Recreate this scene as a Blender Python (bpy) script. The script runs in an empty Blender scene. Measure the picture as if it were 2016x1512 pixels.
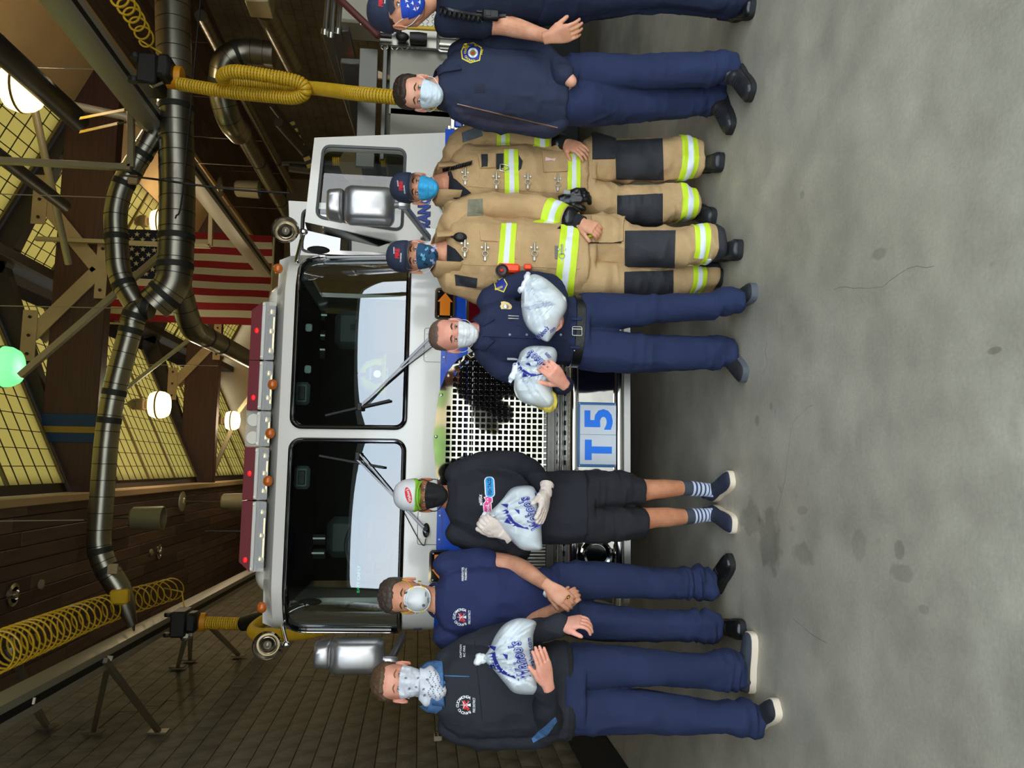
import bpy, bmesh, math, random
import numpy as np
from mathutils import Vector, Matrix
from mathutils.bvhtree import BVHTree
from mathutils.geometry import delaunay_2d_cdt
PI = math.pi
S = bpy.context.scene
COL = S.collection
random.seed(7)
# ------------------------------------------------------------------ camera (the photograph lies on its side: the camera is rolled a quarter turn)
CAM_H, FPX = 1.68, 1530.0
def cam_axes(th, p, r):
    f = np.array([math.sin(th)*math.cos(p), math.cos(th)*math.cos(p), -math.sin(p)])
    rt = np.array([math.cos(th), -math.sin(th), 0.0]); dn = np.cross(f, rt)
    c, s = math.cos(r), math.sin(r)
    return np.array([c*rt-s*dn, s*rt+c*dn, f])
CM = cam_axes(math.radians(6.19), math.radians(6.66), math.radians(1.555))
CC = np.array([0, 0, CAM_H])
cam = bpy.data.cameras.new('camera'); cam_o = bpy.data.objects.new('camera', cam); COL.objects.link(cam_o)
cam.sensor_fit = 'HORIZONTAL'; cam.sensor_width = 36.0; cam.lens = 36.0*FPX/2016.0
cam.clip_start = 0.05; cam.clip_end = 300
_x, _y, _z = CM[1], CM[0], -CM[2]          # image right = world down, image up = world right
cam_o.matrix_world = Matrix(((_x[0], _y[0], _z[0], CC[0]), (_x[1], _y[1], _z[1], CC[1]), (_x[2], _y[2], _z[2], CC[2]), (0, 0, 0, 1)))
S.camera = cam_o
def ray(x, y): return CM.T @ np.array([(1512-y)-756.0, x-1008.0, FPX])
DY = [0.0]
def aY(x, y, Y): d = ray(x, y); return Vector(CC+d*((Y+DY[0])/d[1]))
def aZ(x, y, Z): d = ray(x, y); return Vector(CC+d*((Z-CAM_H)/d[2]))
def aX(x, y, X): d = ray(x, y); return Vector(CC+d*(X/d[0]))
def proj(P):
    q = (np.asarray(P, float)-CC) @ CM.T
    return np.stack([1008+FPX*q[..., 1]/q[..., 2], 1512-(756+FPX*q[..., 0]/q[..., 2])], -1)
def mpp(Y): return Y/FPX                    # metres per pixel at depth Y
# ------------------------------------------------------------------ world, exposure
S.view_settings.view_transform = 'Standard'; S.view_settings.look = 'None'
S.view_settings.gamma = 1.0; S.view_settings.use_curve_mapping = False
S.view_settings.exposure = 0.24
S.render.film_transparent = False
try:
    S.cycles.use_denoising = True; S.cycles.denoiser = 'OPENIMAGEDENOISE'
    S.cycles.max_bounces = 8; S.cycles.diffuse_bounces = 4; S.cycles.glossy_bounces = 4
    S.cycles.transmission_bounces = 6; S.cycles.transparent_max_bounces = 12
    S.cycles.caustics_reflective = False; S.cycles.caustics_refractive = False
    S.cycles.sample_clamp_indirect = 6.0
except Exception: pass
SKY = 4.3
w = bpy.data.worlds.new('sky'); S.world = w; w.use_nodes = True
nt = w.node_tree; nt.nodes.clear()
_o = nt.nodes.new('ShaderNodeOutputWorld'); _b = nt.nodes.new('ShaderNodeBackground')
_tc = nt.nodes.new('ShaderNodeTexCoord'); _sx = nt.nodes.new('ShaderNodeSeparateXYZ'); _cr = nt.nodes.new('ShaderNodeValToRGB')
nt.links.new(_tc.outputs['Generated'], _sx.inputs[0]); nt.links.new(_sx.outputs['Z'], _cr.inputs[0])
_cr.color_ramp.elements[0].color = (1.0, 0.985, 0.955, 1); _cr.color_ramp.elements[1].color = (0.66, 0.84, 1.0, 1); _cr.color_ramp.elements[1].position = 0.45
nt.links.new(_cr.outputs[0], _b.inputs[0]); _b.inputs[1].default_value = SKY; nt.links.new(_b.outputs[0], _o.inputs[0])
# ------------------------------------------------------------------ materials
def lin(c):
    def f(v):
        v /= 255.0
        return v/12.92 if v <= 0.04045 else ((v+0.055)/1.055)**2.4
    return (f(c[0]), f(c[1]), f(c[2]), 1.0)
MATS = {}
def mat(name, c, rough=0.6, metal=0.0, var=0.0, vs=6.0, bump=0.0, bs=40.0, stretch=None, emit=None, es=0.0, coat=0.0, spec=0.5, alpha=1.0, c2=None, sheen=0.0, trans=0.0):
    if name in MATS: return MATS[name]
    m = bpy.data.materials.new(name); m.use_nodes = True; MATS[name] = m
    n = m.node_tree.nodes; l = m.node_tree.links; p = n['Principled BSDF']
    c = lin(c); p.inputs['Base Color'].default_value = c
    p.inputs['Roughness'].default_value = rough; p.inputs['Metallic'].default_value = metal
    p.inputs['Specular IOR Level'].default_value = spec
    if coat: p.inputs['Coat Weight'].default_value = coat; p.inputs['Coat Roughness'].default_value = 0.06
    if sheen: p.inputs['Sheen Weight'].default_value = sheen
    if alpha < 1: p.inputs['Alpha'].default_value = alpha
    if trans: p.inputs['Transmission Weight'].default_value = trans
    if emit: p.inputs['Emission Color'].default_value = lin(emit); p.inputs['Emission Strength'].default_value = es
    if var or bump:
        tc = n.new('ShaderNodeTexCoord'); mp = n.new('ShaderNodeMapping'); l.new(tc.outputs['Object'], mp.inputs[0])
        if stretch: mp.inputs['Scale'].default_value = stretch
    if var:
        t = n.new('ShaderNodeTexNoise'); t.inputs['Scale'].default_value = vs; t.inputs['Detail'].default_value = 5
        l.new(mp.outputs[0], t.inputs['Vector']); r = n.new('ShaderNodeValToRGB')
        d = lin(tuple(255*v for v in (0, 0, 0))) if c2 is None else lin(c2)
        k = var
        a = tuple(max(0, v*(1-k)) for v in c[:3])+(1,); b = tuple(min(1, v*(1+k)) for v in c[:3])+(1,)
        if c2 is not None: a, b = c, d
        r.color_ramp.elements[0].position = 0.32; r.color_ramp.elements[1].position = 0.68
        r.color_ramp.elements[0].color = a; r.color_ramp.elements[1].color = b
        l.new(t.outputs['Fac'], r.inputs[0]); l.new(r.outputs[0], p.inputs['Base Color'])
    if bump:
        t = n.new('ShaderNodeTexNoise'); t.inputs['Scale'].default_value = bs; t.inputs['Detail'].default_value = 4
        l.new(mp.outputs[0], t.inputs['Vector']); bp = n.new('ShaderNodeBump'); bp.inputs['Strength'].default_value = bump
        bp.inputs['Distance'].default_value = 0.01; l.new(t.outputs['Fac'], bp.inputs['Height']); l.new(bp.outputs[0], p.inputs['Normal'])
    return m
def glass_mat(name, tint, refl=0.12, rough=0.0, top=0.9):
    """thin pane: clear tinted transmission and a mirror share that rises towards grazing"""
    m = bpy.data.materials.new(name); m.use_nodes = True; MATS[name] = m
    n = m.node_tree.nodes; l = m.node_tree.links; n.clear()
    o = n.new('ShaderNodeOutputMaterial'); mx = n.new('ShaderNodeMixShader'); tr = n.new('ShaderNodeBsdfTransparent'); gl = n.new('ShaderNodeBsdfGlossy')
    fr = n.new('ShaderNodeLayerWeight'); fr.inputs['Blend'].default_value = 0.25
    mr = n.new('ShaderNodeMapRange'); mr.inputs['To Min'].default_value = refl; mr.inputs['To Max'].default_value = top
    l.new(fr.outputs['Fresnel'], mr.inputs['Value'])
    tr.inputs[0].default_value = tint+(1,); gl.inputs['Roughness'].default_value = rough; gl.inputs[0].default_value = (0.95, 0.97, 1, 1)
    l.new(mr.outputs[0], mx.inputs[0]); l.new(tr.outputs[0], mx.inputs[1]); l.new(gl.outputs[0], mx.inputs[2]); l.new(mx.outputs[0], o.inputs[0])
    return m
# ------------------------------------------------------------------ mesh building
def nrm(v): v = Vector(v); return v.normalized() if v.length > 1e-9 else Vector((0, 0, 1))
class G:
    def __init__(s): s.v = []; s.f = []; s.m = []; s.k = 0
    def add(s, V, F):
        o = len(s.v); s.v += [tuple(p) for p in V]; s.f += [tuple(i+o for i in f) for f in F]; s.m += [s.k]*len(F); return s
    def box(s, c, d, R=None, bev=0.0):
        c = Vector(c); hx, hy, hz = d[0]/2, d[1]/2, d[2]/2
        b = min(bev, hx*0.95, hy*0.95, hz*0.95)
        if b <= 0:
            V = [Vector((x, y, z)) for x in (-hx, hx) for y in (-hy, hy) for z in (-hz, hz)]
            F = [(0, 1, 3, 2), (4, 6, 7, 5), (0, 4, 5, 1), (2, 3, 7, 6), (0, 2, 6, 4), (1, 5, 7, 3)]
        else:
            V = []; idx = {}
            for sx in (-1, 1):
                for sy in (-1, 1):
                    for sz in (-1, 1):
                        for a in range(3):
                            q = [sx*(hx-b), sy*(hy-b), sz*(hz-b)]; q[a] = (sx*hx, sy*hy, sz*hz)[a]
                            idx[(sx, sy, sz, a)] = len(V); V.append(Vector(q))
            F = []
            for a in range(3):
                o1, o2 = [k for k in range(3) if k != a]
                for sg in (-1, 1):
                    q = []
                    for u, w_ in ((-1, -1), (1, -1), (1, 1), (-1, 1)):
                        t = [0, 0, 0]; t[a] = sg; t[o1] = u; t[o2] = w_; q.append(idx[tuple(t)+(a,)])
                    F.append(tuple(q if (sg > 0) == (a != 1) else q[::-1]))
            for a in range(3):
                o1, o2 = [k for k in range(3) if k != a]
                for u in (-1, 1):
                    for w_ in (-1, 1):
                        q = []
                        for sg, ax in ((-1, o1), (1, o1), (1, o2), (-1, o2)):
                            t = [0, 0, 0]; t[a] = sg; t[o1] = u; t[o2] = w_; q.append(idx[tuple(t)+(ax,)])
                        F.append(tuple(q))
            for sx in (-1, 1):
                for sy in (-1, 1):
                    for sz in (-1, 1): F.append(tuple(idx[(sx, sy, sz, a)] for a in range(3)))
        if R is not None: V = [R @ p for p in V]
        return s.add([p+c for p in V], F)
    def bar(s, p, q, wd, ht, up=(0, 0, 1), bev=0.0):
        p, q = Vector(p), Vector(q); d = q-p; L = d.length; y = d.normalized(); u = Vector(up)
        x = y.cross(u)
        if x.length < 1e-4: x = y.cross(Vector((1, 0, 0)))
        x.normalize(); z = x.cross(y)
        return s.box((p+q)/2, (wd, L, ht), Matrix((x, y, z)).transposed(), bev)
    def tube(s, P, r, n=8, cap=True, closed=False, flat=1.0, up=None):
        P = [Vector(p) for p in P]; N = len(P)
        rr = r if hasattr(r, '__len__') else [r]*N
        T = []
        for i in range(N):
            a = P[(i-1) % N] if (closed or i > 0) else P[i]; b = P[(i+1) % N] if (closed or i < N-1) else P[i]
            T.append(nrm(b-a))
        u = Vector(up) if up is not None else (Vector((0, 0, 1)) if abs(T[0].z) < 0.9 else Vector((0, 1, 0)))
        u = nrm(u-T[0]*u.dot(T[0])); V = []
        for i in range(N):
            u = u-T[i]*u.dot(T[i]); u = nrm(u); w_ = T[i].cross(u)
            for k in range(n):
                a = 2*PI*k/n; V.append(P[i]+w_*(math.cos(a)*rr[i])+u*(math.sin(a)*rr[i]*flat))
        F = []
        for i in range(N if closed else N-1):
            j = (i+1) % N
            for k in range(n): F.append((i*n+k, i*n+(k+1) % n, j*n+(k+1) % n, j*n+k))
        if cap and not closed:
            F.append(tuple(range(n))[::-1]); F.append(tuple((N-1)*n+k for k in range(n)))
        return s.add(V, F)
    def lathe(s, prof, o, ax=(0, 0, 1), n=24, sx=1.0, cap=True):
        """prof [(radius, height)] turned about ax through o"""
        z = nrm(ax); x = z.cross(Vector((0, 1, 0)) if abs(z.y) < 0.9 else Vector((1, 0, 0))).normalized(); y = z.cross(x); o = Vector(o)
        V = []
        for r, h in prof:
            for k in range(n):
                a = 2*PI*k/n; V.append(o+x*(r*math.cos(a)*sx)+y*(r*math.sin(a))+z*h)
        F = []
        for i in range(len(prof)-1):
            for k in range(n): F.append((i*n+k, i*n+(k+1) % n, (i+1)*n+(k+1) % n, (i+1)*n+k))
        if cap and prof[0][0] > 1e-6: F.append(tuple(range(n))[::-1])
        if cap and prof[-1][0] > 1e-6: F.append(tuple((len(prof)-1)*n+k for k in range(n)))
        return s.add(V, F)
    def ball(s, c, r, n=16, m=10, R=None):
        c = Vector(c); r = r if hasattr(r, '__len__') else (r, r, r); V = []; F = []
        for j in range(m+1):
            t = PI*j/m
            for k in range(n):
                a = 2*PI*k/n; p = Vector((r[0]*math.sin(t)*math.cos(a), r[1]*math.sin(t)*math.sin(a), r[2]*math.cos(t)))
                V.append(c+(R @ p if R is not None else p))
        for j in range(m):
            for k in range(n): F.append((j*n+k, (j+1)*n+k, (j+1)*n+(k+1) % n, j*n+(k+1) % n))
        return s.add(V, F)
    def prism(s, poly, fn, t0, t1):
        """poly 2-D outline; fn(a, b, t) -> point; capped between t0 and t1"""
        n = len(poly); V = [fn(a, b, t0) for a, b in poly]+[fn(a, b, t1) for a, b in poly]
        F = [tuple(range(n))[::-1], tuple(range(n, 2*n))]+[(k, (k+1) % n, n+(k+1) % n, n+k) for k in range(n)]
        return s.add(V, F)
    def sheet(s, v2, tris, fn):
        return s.add([fn(a, b) for a, b in v2], tris)
    def mesh(s, name, mats=None, smooth=40.0, merge=0.0):
        me = bpy.data.meshes.new(name); me.from_pydata([tuple(p) for p in s.v], [], s.f)
        for m_ in (mats if isinstance(mats, (list, tuple)) else [mats]):
            if m_ is not None: me.materials.append(m_)
        if any(s.m): me.polygons.foreach_set('material_index', s.m)
        bm = bmesh.new(); bm.from_mesh(me)
        bmesh.ops.remove_doubles(bm, verts=bm.verts, dist=1e-6)
        bmesh.ops.recalc_face_normals(bm, faces=bm.faces); bm.to_mesh(me); bm.free()
        if smooth is not None:
            me.shade_smooth()
            try: me.set_sharp_from_angle(angle=math.radians(smooth))
            except Exception: pass
        me.update(); return me
    def obj(s, name, m, parent=None, smooth=40.0, label=None):
        return link(name, s.mesh(name, m, smooth), parent, label)
def link(name, me, parent=None, label=None):
    o = bpy.data.objects.new(name, me); COL.objects.link(o)
    if parent is not None: par(o, parent)
    if label: o['label'] = label
    return o
def par(o, p):
    o.parent = p; M_ = p.matrix_world if p.parent is None and p.type != 'EMPTY' else Matrix.Translation(p.location)
    if p.type == 'EMPTY' or p.parent is None: o.matrix_parent_inverse = (Matrix.Translation(p.location)).inverted()
    return o
def thing(name, label, cat, loc=(0, 0, 0), group=None):
    o = bpy.data.objects.new(name, None); COL.objects.link(o); o.location = loc; o.empty_display_size = 0.1
    o['label'] = label; o['category'] = cat
    if group: o['group'] = group
    return o
def tag(o, label=None, cat=None, group=None, kind=None):
    if label: o['label'] = label
    if cat: o['category'] = cat
    if group: o['group'] = group
    if kind: o['kind'] = kind
    return o
def struct(o): o['kind'] = 'structure'; return o
def copy_tree(o, loc=None, par_=None):
    c = o.copy(); COL.objects.link(c)
    if loc is not None: c.location = loc
    if par_ is not None: c.parent = par_
    for ch in list(o.children): copy_tree(ch, None, c)
    return c
def rrect(x0, y0, x1, y1, r, n=6):
    r = r if hasattr(r, '__len__') else (r, r, r, r); P = []
    for (cx, cy, a0, q) in ((x1-r[0], y1-r[0], 0, r[0]), (x0+r[1], y1-r[1], 90, r[1]), (x0+r[2], y0+r[2], 180, r[2]), (x1-r[3], y0+r[3], 270, r[3])):
        for k in range(n+1):
            a = math.radians(a0+90*k/n); P.append((cx+q*math.cos(a), cy+q*math.sin(a)))
    return P
def inside(P, x, y):
    c = False; j = len(P)-1
    for i in range(len(P)):
        if (P[i][1] > y) != (P[j][1] > y) and x < (P[j][0]-P[i][0])*(y-P[i][1])/(P[j][1]-P[i][1]+1e-15)+P[i][0]: c = not c
        j = i
    return c
def resample(P, step, closed=True):
    Q = []; n = len(P)
    for i in range(n if closed else n-1):
        a, b = P[i], P[(i+1) % n]; d = math.hypot(b[0]-a[0], b[1]-a[1]); k = max(1, int(math.ceil(d/step)))
        for j in range(k): Q.append((a[0]+(b[0]-a[0])*j/k, a[1]+(b[1]-a[1])*j/k))
    if not closed: Q.append(P[-1])
    return Q
def fill2d(outer, holes=(), step=0.1):
    """triangulated flat region with inner points so that it can be bent"""
    V = []; E = []
    for loop in [outer]+list(holes):
        L = resample(loop, step); o = len(V); V += L; E += [(o+i, o+(i+1) % len(L)) for i in range(len(L))]
    xs = [p[0] for p in outer]; ys = [p[1] for p in outer]
    nx = int((max(xs)-min(xs))/step); ny = int((max(ys)-min(ys))/step)
    if nx*ny < 60000:
        for i in range(1, nx):
            for j in range(1, ny):
                x, y = min(xs)+i*(max(xs)-min(xs))/nx, min(ys)+j*(max(ys)-min(ys))/ny
                if inside(outer, x, y) and not any(inside(h, x, y) for h in holes): V.append((x, y))
    r = delaunay_2d_cdt([Vector(p) for p in V], E, [], 0, 1e-6)
    v2 = [tuple(p) for p in r[0]]; T = []
    for f in r[2]:
        cx = sum(v2[i][0] for i in f)/len(f); cy = sum(v2[i][1] for i in f)/len(f)
        if inside(outer, cx, cy) and not any(inside(h, cx, cy) for h in holes): T.append(tuple(f))
    return v2, T
def solid(me, t, off=-1.0):
    """give a sheet its thickness"""
    bm = bmesh.new(); bm.from_mesh(me); bmesh.ops.solidify(bm, geom=bm.faces[:], thickness=t); bm.to_mesh(me); bm.free(); return me
def text_mesh(body, size=1.0, bold=0.0, shear=0.0, spacing=1.0, res=3):
    c = bpy.data.curves.new('t', 'FONT'); c.body = body; c.size = size; c.align_x = 'CENTER'; c.align_y = 'CENTER'
    c.offset = bold; c.shear = shear; c.space_character = spacing; c.resolution_u = res; c.fill_mode = 'FRONT'
    o = bpy.data.objects.new('t', c); COL.objects.link(o); dg = bpy.context.evaluated_depsgraph_get()
    me = o.evaluated_get(dg).to_mesh(); V = [tuple(v.co[:2]) for v in me.vertices]; F = [tuple(p.vertices) for p in me.polygons]
    o.evaluated_get(dg).to_mesh_clear(); bpy.data.objects.remove(o); bpy.data.curves.remove(c)
    xs = [v[0] for v in V]; ys = [v[1] for v in V]; cx, cy = (max(xs)+min(xs))/2, (max(ys)+min(ys))/2
    return [(x-cx, y-cy) for x, y in V], F, max(xs)-min(xs), max(ys)-min(ys)
def text_on(body, name, fn, wd, ht, m, parent, bold=0.0, shear=0.0, th=0.002, label=None):
    """lettering laid on a surface: fn(a, b, t) -> point, a along the writing, b up, t proud of the surface"""
    V, F, W_, H_ = text_mesh(body, 1.0, bold, shear); sx, sy = wd/W_, ht/H_; n = len(V); g = G()
    g.add([fn(x*sx, y*sy, th) for x, y in V], F); return g.obj(name, m, parent, None, label)
def bez(P, n=12):
    """Catmull-Rom through points"""
    P = [Vector(p) for p in P]; Q = [P[0]*2-P[1]]+P+[P[-1]*2-P[-2]]; R = []
    for i in range(1, len(Q)-2):
        for k in range(n):
            t = k/n; a, b, c, d = Q[i-1], Q[i], Q[i+1], Q[i+2]
            R.append(0.5*((2*b)+(c-a)*t+(2*a-5*b+4*c-d)*t*t+(3*b-a-3*c+d)*t**3))
    R.append(P[-1]); return R
def rounded(P, r, n=6):
    """polyline with rounded corners"""
    P = [Vector(p) for p in P]; Q = [P[0]]
    for i in range(1, len(P)-1):
        a = nrm(P[i-1]-P[i]); b = nrm(P[i+1]-P[i]); rr = min(r, (P[i-1]-P[i]).length*0.45, (P[i+1]-P[i]).length*0.45)
        p, q = P[i]+a*rr, P[i]+b*rr
        for k in range(n+1):
            t = k/n; Q.append(p*(1-t)**2+P[i]*2*t*(1-t)+q*t*t)
    Q.append(P[-1]); return Q
def walk(P, step):
    P = [Vector(p) for p in P]; Q = [P[0]]; acc = 0.0
    for a, b in zip(P[:-1], P[1:]):
        L = (b-a).length
        if L < 1e-9: continue
        t = step-acc
        while t <= L: Q.append(a+(b-a)*(t/L)); t += step
        acc = L-(t-step)
    return Q
# ================================================================== the apparatus bay
WXL, WXR, YB, YF, ZC = -2.9, 9.2, 25.0, -0.6, 6.15
NX0, NX1, EZ, RX, SL = -0.42, 5.86, 6.45, 2.72, 0.47
RZ = EZ+(RX-NX0)*SL
# floor -------------------------------------------------------------
def floor_mat():
    m = mat('polished_concrete', (178, 174, 164), 0.42); n = m.node_tree.nodes; l = m.node_tree.links; p = n['Principled BSDF']
    tc = n.new('ShaderNodeTexCoord')
    def noise(sc, det, lo, hi, a, b, st=None):
        mp = n.new('ShaderNodeMapping'); l.new(tc.outputs['Object'], mp.inputs[0])
        if st: mp.inputs['Scale'].default_value = st
        t = n.new('ShaderNodeTexNoise'); t.inputs['Scale'].default_value = sc; t.inputs['Detail'].default_value = det; l.new(mp.outputs[0], t.inputs[0])
        r = n.new('ShaderNodeValToRGB'); r.color_ramp.elements[0].position = lo; r.color_ramp.elements[1].position = hi
        r.color_ramp.elements[0].color = (a, a, a*1.0, 1); r.color_ramp.elements[1].color = (b, b, b, 1); l.new(t.outputs['Fac'], r.inputs[0]); return r.outputs[0], t
    def mul(a, b):
        x = n.new('ShaderNodeMix'); x.data_type = 'RGBA'; x.blend_type = 'MULTIPLY'; x.inputs[0].default_value = 1.0
        l.new(a, x.inputs[6]); l.new(b, x.inputs[7]); return x.outputs[2]
    base = n.new('ShaderNodeRGB'); base.outputs[0].default_value = lin((199, 187, 165))
    c = mul(base.outputs[0], noise(0.9, 6, 0.3, 0.7, 0.74, 1.10)[0])
    c = mul(c, noise(4, 6, 0.35, 0.68, 0.80, 1.08)[0]); c = mul(c, noise(60, 3, 0.3, 0.75, 0.9, 1.05)[0])
    c = mul(c, noise(3.2, 2, 0.62, 0.72, 1.0, 0.90, (1.0, 2.4, 1))[0])
    c = mul(c, noise(9.0, 2, 0.70, 0.78, 1.0, 0.80)[0])
    # oil stains with a place of their own
    for (sx, sy, rx, ry, k) in STAINS:
        mp = n.new('ShaderNodeMapping'); mp.inputs['Location'].default_value = (-sx/rx, -sy/ry, 0); mp.inputs['Scale'].default_value = (1/rx, 1/ry, 0)
        l.new(tc.outputs['Object'], mp.inputs[0]); ln = n.new('ShaderNodeVectorMath'); ln.operation = 'LENGTH'; l.new(mp.outputs[0], ln.inputs[0])
        t = n.new('ShaderNodeTexNoise'); t.inputs['Scale'].default_value = 14; l.new(tc.outputs['Object'], t.inputs[0])
        ad = n.new('ShaderNodeMath'); ad.operation = 'MULTIPLY_ADD'; l.new(t.outputs['Fac'], ad.inputs[0]); ad.inputs[1].default_value = 1.2; l.new(ln.outputs['Value'], ad.inputs[2])
        r = n.new('ShaderNodeValToRGB'); r.color_ramp.elements[0].position = 1.0; r.color_ramp.elements[1].position = 1.0
        mr = n.new('ShaderNodeMapRange'); mr.inputs['From Min'].default_value = 1.35; mr.inputs['From Max'].default_value = 1.6
        mr.inputs['To Min'].default_value = k; mr.inputs['To Max'].default_value = 1.0; l.new(ad.outputs[0], mr.inputs['Value'])
        cb = n.new('ShaderNodeCombineColor'); [l.new(mr.outputs[0], cb.inputs[i]) for i in range(3)]; c = mul(c, cb.outputs[0])
    l.new(c, p.inputs['Base Color'])
    _, t = noise(2.5, 5, 0.3, 0.7, 0.3, 0.6); mr = n.new('ShaderNodeMapRange'); mr.inputs['To Min'].default_value = 0.30; mr.inputs['To Max'].default_value = 0.60
    l.new(t.outputs['Fac'], mr.inputs['Value']); l.new(mr.outputs[0], p.inputs['Roughness'])
    bp = n.new('ShaderNodeBump'); bp.inputs['Strength'].default_value = 0.12; bp.inputs['Distance'].default_value = 0.01
    _, t2 = noise(90, 4, 0.3, 0.7, 0, 1); l.new(t2.outputs['Fac'], bp.inputs['Height']); l.new(bp.outputs[0], p.inputs['Normal'])
    return m
STAINS = []
for (x, y, rx, ry, k) in [(1515, 1062, 0.16, 0.13, 0.55), (1478, 1022, 0.10, 0.13, 0.62), (1581, 1090, 0.06, 0.09, 0.66), (1692, 1075, 0.07, 0.05, 0.74), (1771, 1085, 0.035, 0.03, 0.6),
                          (1775, 1130, 0.04, 0.075, 0.66), (1490, 828, 0.03, 0.03, 0.55), (1518, 800, 0.02, 0.02, 0.6), (1730, 500, 0.025, 0.07, 0.62), (1820, 1200, 0.016, 0.03, 0.7),
                          (1957, 690, 0.012, 0.035, 0.5), (1580, 383, 0.02, 0.02, 0.6), (1580, 1005, 0.02, 0.05, 0.7), (1525, 1128, 0.025, 0.03, 0.6)]:
    p = aZ(x, y, 0); STAINS.append((p.x, p.y, rx, ry, 1-(1-k)*.7))
fl = struct(G().box(((WXL+WXR)/2, (YB+YF)/2-0.2, -0.1), (WXR-WXL+0.6, YB-YF+0.6, 0.2)).obj('floor', floor_mat(), None, None))
crk = mat('crack_dirt', (128, 124, 114), 0.9)
for path in ([(1640, 570), (1660, 566), (1690, 563), (1720, 566), (1745, 560), (1770, 540), (1800, 528), (1850, 520)], [(1530, 1010), (1540, 970), (1548, 930), (1553, 880), (1562, 830), (1590, 805), (1610, 790)],
             [(1500, 735), (1512, 720), (1507, 690), (1514, 660)], [(1560, 1215), (1600, 1250), (1640, 1275)]):
    P = [aZ(x, y, 0) for x, y in path]; P = walk(P, 0.05); g = G()
    L = [(p+Vector((random.uniform(-.008, .008), random.uniform(-.006, .006), 0))) for p in P]
    V = []
    for i, p in enumerate(L):
        d = nrm(L[min(i+1, len(L)-1)]-L[max(i-1, 0)]); s_ = Vector((-d.y, d.x, 0))*random.uniform(.0006, .0016)
        V += [p+s_+Vector((0, 0, .0006)), p-s_+Vector((0, 0, .0006))]
    g.add(V, [(2*i, 2*i+1, 2*i+3, 2*i+2) for i in range(len(L)-1)]); g.obj('crack', crk, fl, None)
# left wall of split-faced blocks -------------------------------------------------
mort = mat('mortar', (92, 86, 72), 0.95, var=0.15, vs=9); blk = mat('split_face_block', (136, 128, 110), 0.95, var=0.22, vs=5, bump=0.8, bs=38)
wl = struct(G().box((WXL-0.12, (YB+YF)/2, ZC/2+1), (0.2, YB-YF, ZC+2.0)).obj('wall_left', mort, None, None))
def block_mesh(seed):
    r = random.Random(seed); g = G(); nx, nz = 6, 3; W_, H_ = 0.392, 0.194; V = []
    for j in range(nz+1):
        for i in range(nx+1):
            e = 0.0 if i in (0, nx) or j in (0, nz) else 1.0
            V.append((0.008+e*(0.010+r.uniform(-.010, .014)), (i/nx-.5)*W_, (j/nz-.5)*H_))
    F = [(j*(nx+1)+i, j*(nx+1)+i+1, (j+1)*(nx+1)+i+1, (j+1)*(nx+1)+i) for j in range(nz) for i in range(nx)]
    b = len(V); V += [(-0.02, sy*W_/2, sz*H_/2) for sy, sz in ((-1, -1), (1, -1), (1, 1), (-1, 1))]
    ed = [[i for i in range(nx+1)], [j*(nx+1)+nx for j in range(nz+1)], [nz*(nx+1)+nx-i for i in range(nx+1)], [(nz-j)*(nx+1) for j in range(nz+1)]]
    for k, e in enumerate(ed):
        F.append(tuple(e[::-1])+(b+k, b+(k+1) % 4))
    g.add(V, F); return g
bms = [block_mesh(k).mesh('block', blk, 30) for k in range(6)]
slots = []
for r in range(30):
    for c in range(46):
        y = 6.9+c*0.4+(0.2 if r % 2 else 0); z = 0.10+r*0.2032
        if z < ZC and y < YB-0.3: slots.append((math.hypot(y-7.4, (z-1.2)*0.9), y, z))
slots.sort()
for i, (d, y, z) in enumerate(slots[:290]):
    o = bpy.data.objects.new('block', bms[i*7 % 6]); COL.objects.link(o); o.location = (WXL-0.012, y, z); par(o, wl)
g = G()
for i, (d, y, z) in enumerate(slots[290:]): g.box((WXL-0.012, y, z), (0.04, 0.392, 0.194))
tag(g.obj('far_blocks', blk, wl, None), kind='stuff')
# plain remaining walls
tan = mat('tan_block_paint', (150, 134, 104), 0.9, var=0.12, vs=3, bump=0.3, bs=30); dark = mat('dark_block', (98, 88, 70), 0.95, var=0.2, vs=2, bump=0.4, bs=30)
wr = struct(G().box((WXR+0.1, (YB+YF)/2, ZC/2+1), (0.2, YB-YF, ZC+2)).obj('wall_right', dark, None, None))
wb = struct(G().box(((WXL+WXR)/2, YB+0.1, 4.5), (WXR-WXL+.4, 0.2, 9)).obj('wall_back', tan, None, None))
g = G()
for r in range(40):
    for c in range(22):
        x = -0.3+c*0.4+(0.2 if r % 2 else 0); z = 0.1+r*0.2032
        if not (2.5 < x < 3.3 and 7.2 < z < 8.2): g.box((x, YB-0.01, z), (0.39, 0.03, 0.195))
tag(g.obj('far_blocks', tan, wb, None), kind='stuff')
g = G()
for r in range(30):
    for c in range(44):
        y = 6.9+c*0.4+(0.2 if r % 2 else 0); z = 0.1+r*0.2032
        if y < YB-.3: g.box((WXR, y, z), (0.03, 0.39, 0.195))
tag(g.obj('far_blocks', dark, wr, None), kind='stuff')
wf = G(); zd = 4.35
for (x0, x1, z0, z1) in [(WXL-.2, WXL+.25, 0, zd), (2.75, 3.25, 0, zd), (8.2, WXR+.2, 0, zd), (WXL-.2, WXR+.2, zd, 9.0)]:
    wf.box(((x0+x1)/2, YF-.15, (z0+z1)/2), (x1-x0, 0.3, z1-z0))
struct(wf.obj('wall_front', mat('front_block', (96, 98, 98), .95, var=.15, vs=3), None, None))
# dark strip along the foot of the wall
struct(G().box((WXL+0.30, 12, 0.012), (0.6, 22, 0.024), None, .004).obj('baseboard_left', mat('black_rubber_strip', (26, 26, 25), 0.75), None))
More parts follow.
